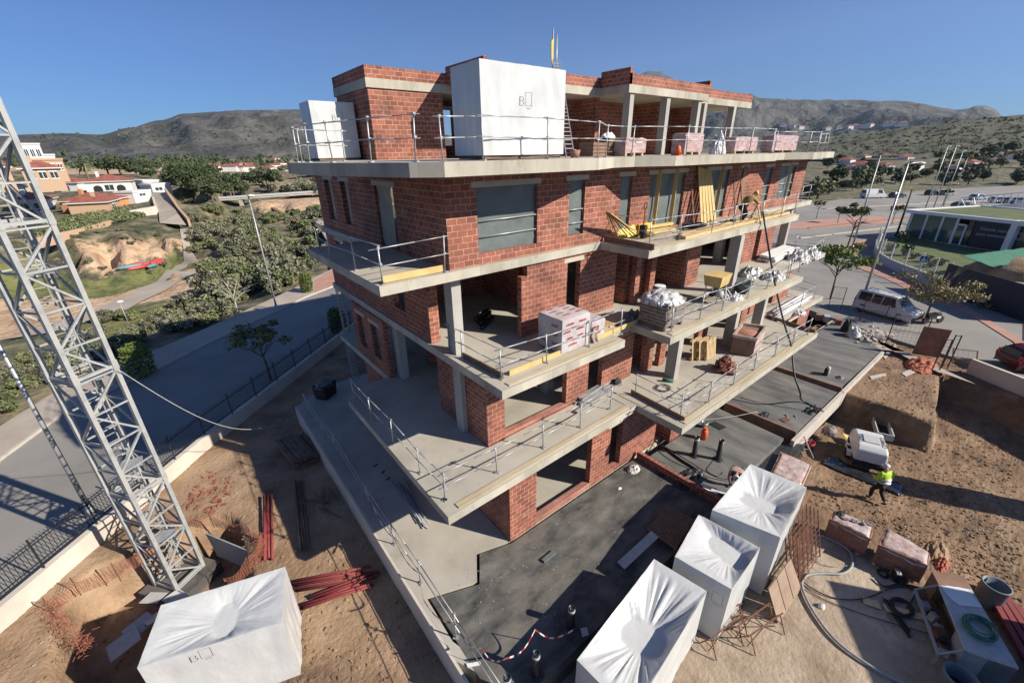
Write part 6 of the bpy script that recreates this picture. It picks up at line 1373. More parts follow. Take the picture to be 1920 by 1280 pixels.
# --- people
M['skin']=flat('skin',(.42,.24,.16),.6); M['hivis']=flat('hivis',(.42,.62,.03),.6,var=.06); M['trouser']=flat('trouser',(.018,.018,.022),.9); M['helmet']=flat('helmet',(.62,.63,.64),.35,var=.03); M['helmet_y']=flat('helmet_y',(.62,.52,.05),.35,var=.03); M['hair']=flat('hair',(.02,.014,.01),.9); M['shirt']=flat('shirt',(.34,.22,.07),.9); M['shirt_p']=flat('shirt_p',(.42,.27,.24),.9); M['reflect']=flat('reflect',(.55,.56,.55),.3); M['boot']=flat('boot',(.03,.02,.015),.8)
def skin(name,V,E,Rr,mat,parent,root=0,sub=2):
    me=bpy.data.meshes.new(name); me.from_pydata([tuple(v) for v in V],E,[]); me.materials.append(mat); o=bpy.data.objects.new(name,me); col.objects.link(o); o.parent=parent
    md=o.modifiers.new('s','SKIN'); 
    if not me.skin_vertices: me.attributes.new('x','FLOAT','POINT')
    sv=me.skin_vertices[0].data if me.skin_vertices else None
    if sv:
        for i,r in enumerate(Rr): sv[i].radius=(r,r) if not hasattr(r,'__len__') else r; sv[i].use_root=(i==root)
    md.use_smooth_shade=True; s=o.modifiers.new('u','SUBSURF'); s.levels=sub; s.render_levels=sub
    return o
def mkskin(name,V,E,Rr,mat,parent,root=0,sub=2):
    bm=bmesh.new(); bl=bm.verts.layers.skin.verify(); vs=[bm.verts.new(v) for v in V]
    for a,c in E: bm.edges.new((vs[a],vs[c]))
    for i,v_ in enumerate(vs):
        r=Rr[i]; v_[bl].radius=(r,r) if not hasattr(r,'__len__') else r; v_[bl].use_root=(i==root)
    me=bpy.data.meshes.new(name); bm.to_mesh(me); bm.free(); me.materials.append(mat); o=bpy.data.objects.new(name,me); col.objects.link(o); o.parent=parent
    md=o.modifiers.new('s','SKIN'); md.use_smooth_shade=True; s=o.modifiers.new('u','SUBSURF'); s.levels=sub; s.render_levels=sub
    return o
def person(label,loc,rz,J,top='hivis',helmet='helmet',bands=True,scale=1):
    "J: joint dict in local metres, facing +x"
    t=thing('person',label,'person',tuple(loc),rz); g=lambda k:Vector(J[k])
    pel,chest,neck,head=g('pel'),g('chest'),g('neck'),g('head')
    V=[pel,chest,neck,head]; E=[(0,1),(1,2),(2,3)]; Rr=[.12,.13,.055,.085]
    for s in('l','r'):
        b0=len(V); V+=[g('hip'+s),g('knee'+s),g('ank'+s),g('toe'+s)]; E+=[(0,b0),(b0,b0+1),(b0+1,b0+2),(b0+2,b0+3)]; Rr+=[.085,.06,.042,.038]
        b1=len(V); V+=[g('sho'+s),g('elb'+s),g('wri'+s)]; E+=[(1,b1),(b1,b1+1),(b1+1,b1+2)]; Rr+=[.055,.042,.03]
        # palm and fingers
        w_=g('wri'+s); d=(w_-g('elb'+s)).normalized(); sd=d.cross(Vector((0,0,1))); sd=sd.normalized() if sd.length>.1 else Vector((0,1,0)); k0=len(V); V.append(w_+d*.07); E.append((b1+2,k0)); Rr.append(.032)
        for q in range(4): V.append(w_+d*(.10)+sd*(q-1.5)*.022); V.append(w_+d*(.165-.012*abs(q-1.5))+sd*(q-1.5)*.024+Vector((0,0,-.02))); i=len(V)-2; E+=[(k0,i),(i,i+1)]; Rr+=[.011,.009]
        V.append(w_+d*.07+sd*(.05 if s=='l' else -.05)); E.append((b1+2,len(V)-1)); Rr.append(.011)
    mkskin('body',V,E,Rr,M['skin'],t)
    fd=g('face').normalized()
    # face details
    up=(head-neck).normalized(); sd=up.cross(fd).normalized(); 
    b=B(); b.lathe(head+fd*.088-up*.0,[(.003,-.03),(.016,-.02),(.01,.02),(.002,.03)],6); b.build('nose',M['skin'],t)
    for q in(-1,1): b=B(); c_=head+fd*.082+sd*q*.033+up*.02; b.obox(c_,(.018,.018,.012)); b.build('eye',M['dark'],t); b=B(); c_=head+sd*q*.09; b.obox(c_,(.035,.02,.055)); b.build('ear',M['skin'],t)
    b=B(); b.obox(head+fd*.083-up*.04,(.014,.045,.01),math.atan2(fd.y,fd.x)); b.build('mouth',M['red'],t)
    # jacket
    V=[pel+(chest-pel)*.1,chest,chest+(neck-chest)*.7]; E=[(0,1),(1,2)]; Rr=[.185,.205,.10]
    for s in('l','r'): b1=len(V); V+=[g('sho'+s),g('elb'+s),g('elb'+s).lerp(g('wri'+s),.9)]; E+=[(1,b1),(b1,b1+1),(b1+1,b1+2)]; Rr+=[.10,.08,.06]
    mkskin('jacket',V,E,Rr,M[top],t)
    V=[pel]; E=[]; Rr=[.14]
    for s in('l','r'): b0=len(V); V+=[g('hip'+s),g('knee'+s),g('ank'+s).lerp(g('knee'+s),.15)]; E+=[(0,b0),(b0,b0+1),(b0+1,b0+2)]; Rr+=[.105,.078,.062]
    mkskin('trousers',V,E,Rr,M['trouser'],t)
    for s in('l','r'): b=B(); a=g('ank'+s);c_=g('toe'+s); mkskin('boot',[a+Vector((0,0,.06)),a,a.lerp(c_,.6),c_],[(0,1),(1,2),(2,3)],[.055,.055,.048,.04],M['boot'],t,sub=1)
    if helmet:
        ax=Vector((0,0,1)).rotation_difference(up).to_matrix(); b=B(); b.lathe(head+up*.035,[(.118,0),(.117,.03),(.105,.075),(.07,.11),(.02,.125)],18,M=ax); h_=b.build('helmet',M[helmet],t); b=B(); b.obox(head+up*.04+fd*.12,(.08,.15,.012),math.atan2(fd.y,fd.x)); b.build('peak',M[helmet],h_)
    if bands:
        for q in(.25,.65):
            c_=pel.lerp(chest,q); b=B(); ax=Vector((0,0,1)).rotation_difference((chest-pel).normalized()).to_matrix(); b.lathe(c_,[(.212,-.025),(.214,.025)],18,M=ax); b.build('reflective_band',M['reflect'],t)
    t.scale=(scale,)*3
    return t
wk=G(1643,937,-1.22); wk.z=rightsoil(wk.x,wk.y)+.03
person('worker in a yellow hi-vis jacket and white helmet walking across the brown soil',wk,R(62),dict(pel=(0,0,.93),chest=(.05,0,1.28),neck=(.08,0,1.47),head=(.12,0,1.61),face=(1,0,-.25),hipl=(0,.09,.86),kneel=(.22,.1,.50),ankl=(.18,.1,.09),toel=(.34,.1,.05),hipr=(0,-.09,.86),kneer=(.02,-.1,.47),ankr=(-.27,-.1,.13),toer=(-.14,-.1,.04),shol=(.04,.19,1.40),elbl=(.10,.27,1.14),wril=(.30,.16,1.08),shor=(.04,-.19,1.40),elbr=(.05,-.28,1.12),wrir=(.26,-.18,1.02)),scale=1.1)
p=G(1393,418,9.375)
person('crouching man in brown shirt and yellow helmet at a sawhorse on the third floor balcony',p,R(-20),dict(pel=(-.2,0,.80),chest=(.10,0,1.10),neck=(.28,0,1.22),head=(.40,0,1.30),face=(.8,0,-.6),hipl=(-.2,.1,.74),kneel=(.05,.12,.45),ankl=(-.1,.12,.09),toel=(.08,.12,.05),hipr=(-.2,-.1,.74),kneer=(.0,-.12,.44),ankr=(-.25,-.12,.09),toer=(-.08,-.12,.05),shol=(.14,.19,1.16),elbl=(.36,.24,.98),wril=(.55,.12,.85),shor=(.14,-.19,1.16),elbr=(.38,-.22,.95),wrir=(.58,-.1,.84)),top='shirt',helmet='helmet_y',bands=False,scale=1.05)
t=thing('sawhorse','wooden sawhorse with splayed legs in front of the crouching man','sawhorse',tuple(p+Vector((.75,-.25,0))),.3)
b=B(); b.bar((-.45,0,.8),(.45,0,.8),.09,.07); b.build('beam',M['wood'],t)
for x in(-.35,.35):
    for y in(-.3,.3): b=B(); b.bar((x+.12*(1 if x>0 else -1),y,0),(x,y*.1,.8),.045); b.build('leg',M['wood'],t)
b=B(); b.lathe(p+Vector((-.9,.1,0)),[(.11,0),(.16,.24),(.14,.24)],12); solo(b,'bucket','dark','dark bucket at the feet of the crouching man','bucket')
b=B(); b.lathe(G(1366,417,9.375),[(.13,0),(.13,.05),(.1,.1),(.02,.13)],14); solo(b,'spare_helmet','hivis','yellow green helmet lying on the third floor balcony','helmet')
p=G(1374,914,.03)
person('bending man in a pink shirt and white helmet half hidden behind the farthest white load',p,R(200),dict(pel=(-.2,0,.84),chest=(.12,0,.98),neck=(.32,0,.97),head=(.46,0,.95),face=(.5,0,-.85),hipl=(-.2,.1,.78),kneel=(-.1,.12,.44),ankl=(-.18,.12,.09),toel=(0,.12,.05),hipr=(-.2,-.1,.78),kneer=(-.02,-.12,.45),ankr=(-.1,-.12,.09),toer=(.08,-.12,.05),shol=(.2,.19,.95),elbl=(.3,.22,.68),wril=(.4,.12,.45),shor=(.2,-.19,.95),elbr=(.32,-.22,.68),wrir=(.42,-.1,.45)),top='shirt_p',helmet='helmet',bands=False)
# --- terraces
def stub(label,x,y,z,h,r=.11,cap=None):
    t=thing('vent_pipe',label,'pipe',tuple(G(x,y,z)),group='black pipe stubs on the terraces'); b=B(); b.lathe((0,0,0),[(r*1.25,0),(r*1.2,.06),(r,.09),(r,h),(r*.8,h),(r*.8,h-.2)],16); b.build('pipe',M['black_rubber'],t); b=B(); b.lathe((0,0,0),[(r*2.2,0),(r*2,.015),(r,.02)],14); b.build('collar',M['bitumen_black'],t); 
    if cap: b=B(); b.lathe((0,0,h*.8),[(r*1.03,0),(r*1.03,h*.12)],14); b.build('label_band',M['lgrey'],t)
    return t
stub('black pipe stub nearest the orange gas bottle',1301,854,.02,1.05,cap=1); stub('black pipe stub with the cable looped over its top',1346,861,.02,1.06)
stub('black pipe stub on the shaded terrace farthest from the corner',1070,1172,.012,.8,.10,1); stub('middle black pipe stub with tape on the shaded terrace',1005,1262,.012,.9,.10,1); stub('black pipe stub nearest the ramp slab corner',952,1300,.012,.75,.10,1)
t=thing('gas_bottle','orange gas bottle on the grey terrace','gas bottle',tuple(G(1319,822,.02))); b=B(); b.lathe((0,0,0),[(.10,0),(.15,.03),(.155,.4),(.12,.5),(.04,.54)],16); b.build('cylinder',M['orange'],t); b=B(); b.lathe((0,0,.53),[(.09,0),(.09,.1),(.075,.1)],10); b.build('collar',M['orange'],t)
t=thing('bucket','small metal bucket behind the orange gas bottle','bucket',tuple(G(1320,800,.02))); b=B(); b.lathe((0,0,0),[(.12,0),(.17,.3),(.15,.3),(.11,.03)],14); b.build('tub',M['galv'],t); b=B(); b.tube([(.16,0,.3),(.05,0,.42),(-.16,0,.3)],.008,5); b.build('handle',M['galv'],t)
def plate(label,P,z,mat,th=.03,name='cover_sheet',cat='sheet'): b=B(); b.prism([tuple(G(x,y,z))[:2] for x,y in P],z,z+th); return solo(b,name,mat,label,cat)
plate('dark square membrane patch right of the gas bottle',[(1329,795),(1340,790),(1362,801),(1350,806)],.022,'dark')
plate('dark membrane patch beside the brick divider wall',[(1240,871),(1252,870),(1266,884),(1262,887)],.022,'tarp')
mesh_heap('crumpled black membrane offcuts behind the brick divider wall','membrane','membrane_offcuts',G(1292,897,.02),(1.0,.45),.18,'bitumen_black',50,18,1)
bundle('batten_bundle','pale battens lying by the bending man','battens',G(1316,915,.03),G(1345,925,.03),3,.05,'white',.2,seed=11,sq=True,parts='batten')
t=thing('batten_bed','wide brown bed of parallel battens on the shaded black terrace','battens',tuple(G(1255,985,.0))); inv=Matrix.Translation(-Vector(t.location)); c0,c1,c2,c3=G(1250,948,.28),G(1300,976,.28),G(1268,1028,.28),G(1214,990,.28)
for k in range(13): q=k/12; b=B(); b.bar(c0.lerp(c3,q),c1.lerp(c2,q),.09,.05); o=b.build('batten',M['dwood'],t); o.matrix_parent_inverse=inv
for q in(.05,.5,.95): b=B(); a=c0.lerp(c1,q);d=c3.lerp(c2,q); a=a.copy();d=d.copy();a.z-=.09;d.z-=.09; b.bar(a,d,.08,.12); b.bar(a-Vector((0,0,.1)),a-Vector((0,0,.02)),.1,.1); o=b.build('bearer',M['dwood'],t); o.matrix_parent_inverse=inv
b=B(); a=G(1228,1001,.42);c=G(1164,1060,.12); b.bar(a,c,.32,.03); solo(b,'grey_plank','lgrey','grey plank resting on the bed of battens','plank')
b=B(); a=G(1018,1052,.05);c=G(1040,1034,.05); b.bar(a,c,.14,.1); solo(b,'small_case','tarp','small dark case lying on the dusty terrace','case')
mesh_heap('small white scrap on the dusty terrace','scrap','scrap',G(1162,915,.02),(.12,.08),.06,'white',52,8); 
plate('white and red scrap of packaging in the dark corner of the black terrace',[(1088,1178),(1100,1176),(1104,1190),(1092,1194)],.02,'lgrey')
plate('white plank end lying near the ramp guardrail',[(874,1244),(900,1240),(902,1246),(877,1251)],.02,'white')
def hose(label,P,z,r,mat='black_rubber',name='hose',cat='hose',dz=None):
    pts=[G(x,y,z)+Vector((0,0,r)) for x,y in P]
    for i,p in enumerate(pts):
        if dz: p.z+=dz[i]
    b=B(); b.tube(smooth(pts,5),r,6); return solo(b,name,mat,label,cat)
hose('black cable running over the top of the pipe stub',[(1323,838),(1345,848),(1332,870),(1325,882),(1345,893),(1355,885)],.02,.012)
hose('long black hose crossing the terrace from the brick pier',[(1222,824),(1245,840),(1275,862),(1300,878),(1312,890),(1310,897)],.02,.05)
hose('thin cable parallel to the long black hose on the terrace',[(1218,830),(1250,858),(1290,878),(1330,895),(1365,902)],.02,.012); hose('second thin cable on the terrace',[(1230,828),(1262,846),(1300,870),(1340,893),(1368,899)],.02,.012)
hose('pale rope crossing between the terraces',[(1318,786),(1345,785),(1380,780),(1420,772)],.2,.012,'lgrey','rope','rope')
t=thing('tool_pile','pile of black tools and a green tool at the end of the hanging hose','tools',tuple(G(1525,772,.02))); 
for k in range(8): b=B(); b.bar((random.uniform(-.5,.4),random.uniform(-.3,.3),.04+.02*k),(random.uniform(-.5,.5),random.uniform(-.3,.3),.08+.02*k),.06); b.build('tool',M['green' if k==3 else 'dark'],t)
mesh_heap('black cable tangle on the middle terrace','cable','cable_tangle',G(1432,778,.02),(.55,.25),.08,'dark',54,14,1.2)
plate('small rusty plate on the middle terrace',[(1462,786),(1472,782),(1482,787),(1472,793)],.022,'rust')
t=thing('metal_canisters','two dark canisters standing on the far grey terrace','canisters',tuple(G(1549,702,.02))); 
for x in(-.16,.12): b=B(); b.lathe((x,0,0),[(.1,0),(.12,.05),(.12,.42),(.08,.5)],12); b.build('canister',M['dark' if x<0 else 'lgrey'],t)
mesh_heap('grey wheel and bucket scrap beside the canisters','scrap','scrap_heap',G(1575,708,.02),(.3,.2),.15,'slate',56,12,1)
hose('thin dark line of cable on the middle terrace',[(1388,745),(1430,756),(1480,765),(1512,770)],.02,.012)
ladder('aluminium ladder lying across the terrace edge beside the red bucket',G(1482,777,.06),G(1516,858,-.6),.42)
t=thing('bucket','red bucket with wire handle beside the fallen ladder','bucket',tuple(G(1522,822,-.98))); t.location.z=rightsoil(t.location.x,t.location.y)+.02; b=B(); b.lathe((0,0,0),[(.16,0),(.22,.34),(.20,.34),(.15,.03)],16); b.build('tub',M['red'],t); b=B(); b.tube([(.2,0,.34),(.05,0,.55),(-.2,0,.34)],.008,5); b.build('handle',M['galv'],t)
# --- site machine
t=thing('mini_compressor','white hooded site compressor with black letters on a dark chassis','compressor',tuple(G(1617,862,-1.6)),R(20)); t.location.z=rightsoil(t.location.x,t.location.y)
P=[(-1.05,.55),(-1.0,1.15),(-.75,1.32),(.7,1.32),(.95,1.12),(1.05,.55)]; b=B(); hw=.62
vs=[(x,-hw+(.06 if z>1.2 else 0),z) for x,z in P]+[(x,hw-(.06 if z>1.2 else 0),z) for x,z in P]; n=len(P); b.mesh(vs,[tuple(range(n-1,-1,-1)),tuple(range(n,2*n))]+[(i,i+1,i+1+n,i+n) for i in range(n-1)]+[(n-1,0,n,2*n-1)]); hd=b.build('hood',M['paint_white'],t,uv=False); q=hd.modifiers.new('b','BEVEL'); q.width=.09; q.segments=4; q.angle_limit=R(20)
b=B(); b.box(-.45,.25,-.3,.3,1.33,1.36); b.build('hatch',M['lgrey'],hd)
text('CEMKO',.27,hd,(-.62,-.55,1.331),(0,0,0),'ink'); text('CEMKO',.2,hd,(-.5,.36,1.331),(0,0,0),'ink')
b=B(); b.box(-1.1,1.15,-.6,.6,.3,.53); b.build('chassis',M['dark'],t); b=B(); b.box(-.9,.2,-.635,-.622,.6,.75); b.build('name_strip',M['lgrey'],hd)
for y in(-.66,.66): b=B(); b.lathe((0,y,.3),[(.12,-.09),(.3,-.09),(.3,.09),(.12,.09)],16,M=Matrix.Rotation(R(90),3,'X')); b.build('wheel',M['tyre'],t); b=B(); b.mesh([(-.4,y-.14,.55),(.4,y-.14,.55),(.5,y-.14,.35),(-.5,y-.14,.35),(-.4,y+.14,.55),(.4,y+.14,.55),(.5,y+.14,.35),(-.5,y+.14,.35)],[(0,1,5,4),(1,2,6,5),(3,0,4,7)]); b.build('mudguard',M['white'],t)
b=B(); b.tube([(1.1,0,.4),(1.9,0,.35)],.04,6); b.build('drawbar',M['dark'],t)
for s in((-.2,.9,.0,1.6),):
    t2=thing('metal_tray','open dark metal tray behind the white compressor','tray',tuple(G(1652,806,-1.4)),R(20)); 
    for bx in((-1.0,1.0,-.35,-.3,0,.35),(-1.0,1.0,.3,.35,0,.35),(-1.0,-.95,-.3,.3,0,.35),(.95,1.0,-.3,.3,0,.35)): b=B(); b.box(*bx); b.build('side_panel',M['lgrey'],t2)
    b=B(); b.box(-.95,.95,-.3,.3,0,.04); b.build('bottom_panel',M['dark'],t2)
b=B(); n=20; A_=[G(1543,862,-1.2),G(1690,925,-1.25)]; d=(A_[1]-A_[0]); s_=Vector((-d.y,d.x,0)).normalized(); vs=[];fs=[]
for j in range(9):
    for i in range(n+1): p=A_[0]+d*(i/n)+s_*(j/8*1.15); p.z=rightsoil(p.x,p.y)+.07+.07*noise.noise(Vector((p.x*4,p.y*4,3))); vs.append(p)
for j in range(8):
    for i in range(n): k=j*(n+1)+i; fs.append((k,k+1,k+n+2,k+n+1))
M['black_plastic']=pat('black_plastic',[(.012,.013,.016),(.04,.042,.05)],scale=4,rough=.12,bump=.8,bscale=6,bdist=.04); b.mesh(vs,fs,0,True); o=solo(b,'plastic_sheet','black_plastic','shiny black plastic sheet spread on the ground in front of the compressor','sheet'); o.modifiers.new('s','SOLIDIFY').thickness=.02
b=B(); p=G(1597,812,-1.1); b.obox((p.x,p.y,rightsoil(p.x,p.y)+.25),(.75,.5,.03),.6,tilt=(.3,0)); solo(b,'yellow_board','plank','yellow board lying tilted behind the white compressor','board')
mesh_heap('grey mortar tub turned over near the terrace edge','tub','mortar_tub',G(1556,808,-1.1)+Vector((0,0,.0)),(.4,.35),.35,'slate',58,14,.2)
# --- yard: pump, barrels, hoses
zg=-1.15
t=thing('mortar_pump','grey metal mortar pump unit with open side and flat lid at the right edge','machine',tuple(G(1835,1180,-.15))); inv=Matrix.Translation(-Vector(t.location)); P=[G(1811,1218,-.12),G(1911,1252,-.12),G(1822,1104,-.12),G(1760,1096,-.12)]
b=B(); b.prism([tuple(p)[:2] for p in P],-.18,-.12); o=b.build('lid',M['lgrey'],t); o.matrix_parent_inverse=inv
Q=[P[0]+(P[3]-P[0])*.0,P[1],P[1].lerp(P[2],.42),P[0].lerp(P[3],.42)]; b=B(); b.prism([tuple(p)[:2] for p in (P[0],P[1],P[1].lerp(P[2],.3),P[0].lerp(P[3],.3))],zg,-.185); o=b.build('cabinet',M['grey'],t); o.matrix_parent_inverse=inv
b=B(); b.prism([tuple(p)[:2] for p in (P[0].lerp(P[1],.45),P[1],P[2],P[3].lerp(P[2],.45))],zg,-.187); o=b.build('housing',M['grey'],t); o.matrix_parent_inverse=inv
mid_=[P[3],P[3].lerp(P[2],.6)]; up_=[p+(P[2]-P[1]).normalized()*.5 for p in(P[2],P[3])]; b=B(); b.prism([tuple(p)[:2] for p in (P[3],P[2],up_[0],up_[1])],zg+.3,-.1); o=b.build('hopper',M['dwood'],t); o.matrix_parent_inverse=inv
fr=[p+(P[3]-P[2]).normalized()*.55+Vector((0,0,-.35)) for p in(P[0],P[3])]; b=B(); b.bar(fr[0],fr[1],.06); b.bar(fr[0],P[0],.05); b.bar(fr[1],P[3],.05); b.bar(fr[0],fr[0]+Vector((0,0,-.6)),.06); b.bar(fr[1],fr[1]+Vector((0,0,-.6)),.06); o=b.build('frame',M['grey'],t); o.matrix_parent_inverse=inv
for k in range(9): 
    c_=P[0].lerp(P[3],.1+.09*k)+(P[3]-P[2]).normalized()*random.uniform(.15,.4)+Vector((0,0,-.6+random.uniform(-.15,.15))); b=B(); b.obox(c_,(random.uniform(.12,.3),random.uniform(.1,.25),random.uniform(.1,.3)),random.random()*3,tilt=(random.random(),0)); o=b.build('engine_part',M[random.choice(['grey','rust','dark','lgrey'])],t); o.matrix_parent_inverse=inv
b=B(); s0=[G(x,y,-.1) for x,y in ((1764,1097),(1790,1098),(1815,1104),(1842,1138),(1800,1134),(1780,1118))]; b.prism([tuple(p)[:2] for p in s0],-.115,-.10); solo(b,'cement_sacks','white','flattened white paper sacks lying on the mortar pump lid','sacks')
cc=G(1835,1180,-.1); rv=random.Random(8); pts=[]
for k in range(9*22): a=k/22*6.283; r=.30+.055*math.sin(a*.31)+.03*math.sin(a*.77+1); pts.append(cc+Vector((math.cos(a)*r*1.25+.05*math.sin(a*.13),math.sin(a)*r,.02+.0007*k)))
b=B(); b.tube(pts,.016,5); M['hosegreen']=flat('hosegreen',(.03,.17,.12),.35); solo(b,'hose_coil','hosegreen','green garden hose coiled on the mortar pump lid','hose')
for k,(x,y,r,h,l) in enumerate(((1848,1128,.34,.8,'open grey metal drum behind the mortar pump'),(1782,1300,.36,.75,'open grey metal drum in front of the mortar pump'))):
    t=thing('metal_drum',l,'drum',tuple(G(x,y,zg)),group='grey drums by the pump'); b=B(); b.lathe((0,0,0),[(r*.95,0),(r,.04),(r,h),(r*1.05,h+.01),(r*1.05,h+.05),(r*.93,h+.05),(r*.92,.1)],28); b.build('shell',M['bluegrey'],t); b=B(); b.lathe((0,0,.3),[(r*.9,0),(r*.5,.02),(.01,.02)],20); b.build('contents',M['dark'],t)
bundle('steel_beams','dark red steel beams lying behind the mortar pump','beams',G(1862,1120,zg),G(1960,1290,zg),8,.08,'dred',.3,seed=13,sq=True,parts='beam')
ZY=-.90
hose('thick grey hose looping over the pale yard soil',[(1505,1000),(1545,1008),(1590,1032),(1597,1060),(1580,1076),(1545,1076),(1512,1080),(1503,1100),(1525,1148),(1570,1205),(1640,1255),(1700,1285)],ZY,.045,'grey')
hose('thin dark hose from the steel racks to the pump',[(1490,1050),(1505,1090),(1560,1120),(1620,1122),(1680,1100),(1715,1110),(1700,1140)],ZY,.02)
hose('dark hose loop in the middle of the yard',[(1640,1085),(1660,1100),(1690,1095),(1740,1110),(1760,1140)],ZY,.03); hose('long thin cable from the racks across the yard',[(1480,1060),(1520,1110),(1600,1145),(1680,1170),(1750,1190)],ZY,.014); hose('pale cable beside the thick grey hose',[(1520,1010),(1530,1050),(1560,1062),(1590,1060)],ZY,.012,'grey')
coil('hose_coil','black hose coiled between the brick pallets and the pump',G(1690,1140,ZY),.32,5,'black_rubber',.022,5,cat='hose',dz=.01); coil('hose_coil','small black hose ring beside the jerry can',G(1655,1075,ZY),.17,3,'black_rubber',.02,6,cat='hose')
t=thing('jerry_can','black jerry can with pale top beside the wrapped pallet','can',tuple(G(1678,1085,ZY)),.5); b=B(); b.box(-.14,.14,-.09,.09,0,.33); b.build('can_body',M['dark'],t); b=B(); b.box(-.12,.12,-.07,.07,.33,.36); b.build('top',M['lgrey'],t); b=B(); b.tube([(-.08,0,.36),(0,0,.42),(.08,0,.36)],.015,5); b.build('handle',M['dark'],t)
for k,(P_,l) in enumerate((([(1616,1117),(1645,1127),(1652,1142),(1620,1132)],'pale square board on the yard soil'),([(1655,1132),(1735,1152),(1738,1164),(1662,1146)],'long pale board beside the coiled hose'))): plate(l,P_,ZY,'wood',.03,'yard_board','board')
bundle('rod_bundle','bundle of thin black rods on the yard','rods',G(1660,1130,ZY),G(1705,1190,ZY),7,.02,'dark',.1,seed=14,parts='rod')
mesh_heap('small white bag on the yard by the thick hose','bag','white_bag',G(1541,1136,ZY),(.13,.1),.14,'white',60,10)
mesh_heap('orange netting scraps behind the wrapped pallet','netting','orange_netting',G(1765,1058,-1.15),(.55,.2),.15,'net_orange',61,14,1); mesh_heap('pale rubble ridge by the wrapped brick pallets','rubble','rubble_heap',G(1755,1040,-1.2),(1.0,.35),.12,'soil',62,20,1.2)
# trestles
def trestle(label,P0,P1,h=.62,grp='steel trestles on the yard'):
    t=thing('steel_trestle',label,'trestle',tuple(P0),group=grp); inv=Matrix.Translation(-Vector(t.location)); d=(P1-P0).normalized(); s=Vector((-d.y,d.x,0)); parts=[]
    b=B(); b.bar(P0+Vector((0,0,h)),P1+Vector((0,0,h)),.035); o=b.build('top_bar',M['rust'],t); o.matrix_parent_inverse=inv
    for q in(.08,.92):
        c_=P0.lerp(P1,q)
        for w_ in(-1,1): b=B(); b.bar(c_+Vector((0,0,h)),c_+s*w_*.28,.028); o=b.build('leg',M['rust'],t); o.matrix_parent_inverse=inv
        b=B(); b.bar(c_+s*.15+Vector((0,0,h*.45)),c_-s*.15+Vector((0,0,h*.45)),.02); o=b.build('cross_tie',M['rust'],t); o.matrix_parent_inverse=inv
    b=B(); b.bar(P0.lerp(P1,.08),P0.lerp(P1,.5)+Vector((0,0,h)),.02); b.bar(P0.lerp(P1,.92),P0.lerp(P1,.5)+Vector((0,0,h)),.02); o=b.build('brace',M['rust'],t); o.matrix_parent_inverse=inv
trestle('rusty trestle in front of the nearest white load',G(1322,1225,ZY),G(1390,1170,ZY)); trestle('rusty trestle between the white load and the board',G(1372,1200,ZY),G(1440,1150,ZY),.6); trestle('rusty trestle at the foot of the leaning boards',G(1395,1215,ZY),G(1460,1170,ZY),.55); trestle('rusty trestle partly under the nearest white load',G(1318,1180,ZY),G(1385,1150,ZY),.5)
M['board_brown']=pat('board_brown',[(.26,.17,.12),(.36,.26,.19)],scale=2,rough=.8)
t=thing('rack_panels','steel racks and brown boards leaning against the farthest white load','rack',(13,2.1,-.9)); inv=Matrix.Translation(-Vector(t.location))
x0=12.5
for k in range(3):
    b=B(); xa=11.75+k*.62; 
    a=Vector((xa,1.55,-.9)); b.face([a,a+Vector((.58,0,0)),a+Vector((.58,.52,1.05)),a+Vector((0,.52,1.05))]); b.face([a+Vector((0,.03,0)),a+Vector((0,.55,1.05)),a+Vector((.58,.55,1.05)),a+Vector((.58,.03,0))]); o=b.build('board',M['board_brown'],t); o.matrix_parent_inverse=inv
for k in range(4):
    y=1.7+.12*k
    for x in(13.6,15.5): b=B(); b.bar((x,y-.1,-.9),(x,y+.42,.95),.035); o=b.build('upright',M['rust'],t); o.matrix_parent_inverse=inv
    b=B(); 
    for j in range(9): z=-.8+j*.2; b.bar((13.6,y-.1+.028*(j+.5)*2,z),(15.5,y-.1+.028*(j+.5)*2,z),.018)
    for j in range(6): x=13.6+j*.38; b.bar((x,y-.1,-.9),(x,y+.42,.95),.018)
    o=tag(b.build('lattice',M['rust'],t),kind='stuff'); o.matrix_parent_inverse=inv
# --- left yard
Zs=-1.05
bundle('steel_tubes','bundle of dark red steel tubes pointing at the big white load','tubes',G(548,1105,Zs),G(695,1080,Zs),5,.05,'dred',.2,seed=21); bundle('steel_tubes','second bundle of red tubes with rusty ends nearer the camera','tubes',G(560,1140,Zs),G(690,1095,Zs),8,.045,'dred',.25,seed=22)
bundle('steel_tubes','long dark tubes lying in the shade, left set','tubes',G(508,1052,Zs),G(507,930,Zs),4,.05,'dred',.1,seed=23); bundle('steel_tubes','long dark tubes lying in the shade, right set','tubes',G(575,1028,Zs),G(560,900,Zs),5,.04,'oldwood',.1,seed=24)
bundle('timber_stack','stack of greenish timber boards in the shade beside the ramp wall','timber',G(585,868,Zs),G(550,828,Zs),16,.10,'oldwood',.05,seed=25,sq=True,parts='board')
rv=random.Random(31); t=thing('timber_scraps','crossed timber scraps in the shade beside the ramp wall','timber',tuple(G(635,955,Zs))); inv=Matrix.Translation(-Vector(t.location))
for k in range(9): a=G(625+rv.uniform(-20,25),950+rv.uniform(-20,25),Zs+.05*k*.5); an=rv.uniform(0,3.1); b=B(); b.bar(a,a+Vector((math.cos(an),math.sin(an),rv.uniform(0,.15)))*rv.uniform(.6,1.4),.07,.03); o=b.build('board',M['oldwood'],t); o.matrix_parent_inverse=inv
bundle('rebar_bundle','bundle of steel bars and channels on the ramp slab','steel bars',G(795,975,.02),G(752,912,.02),14,.025,'grey',.25,seed=26,parts='bar')
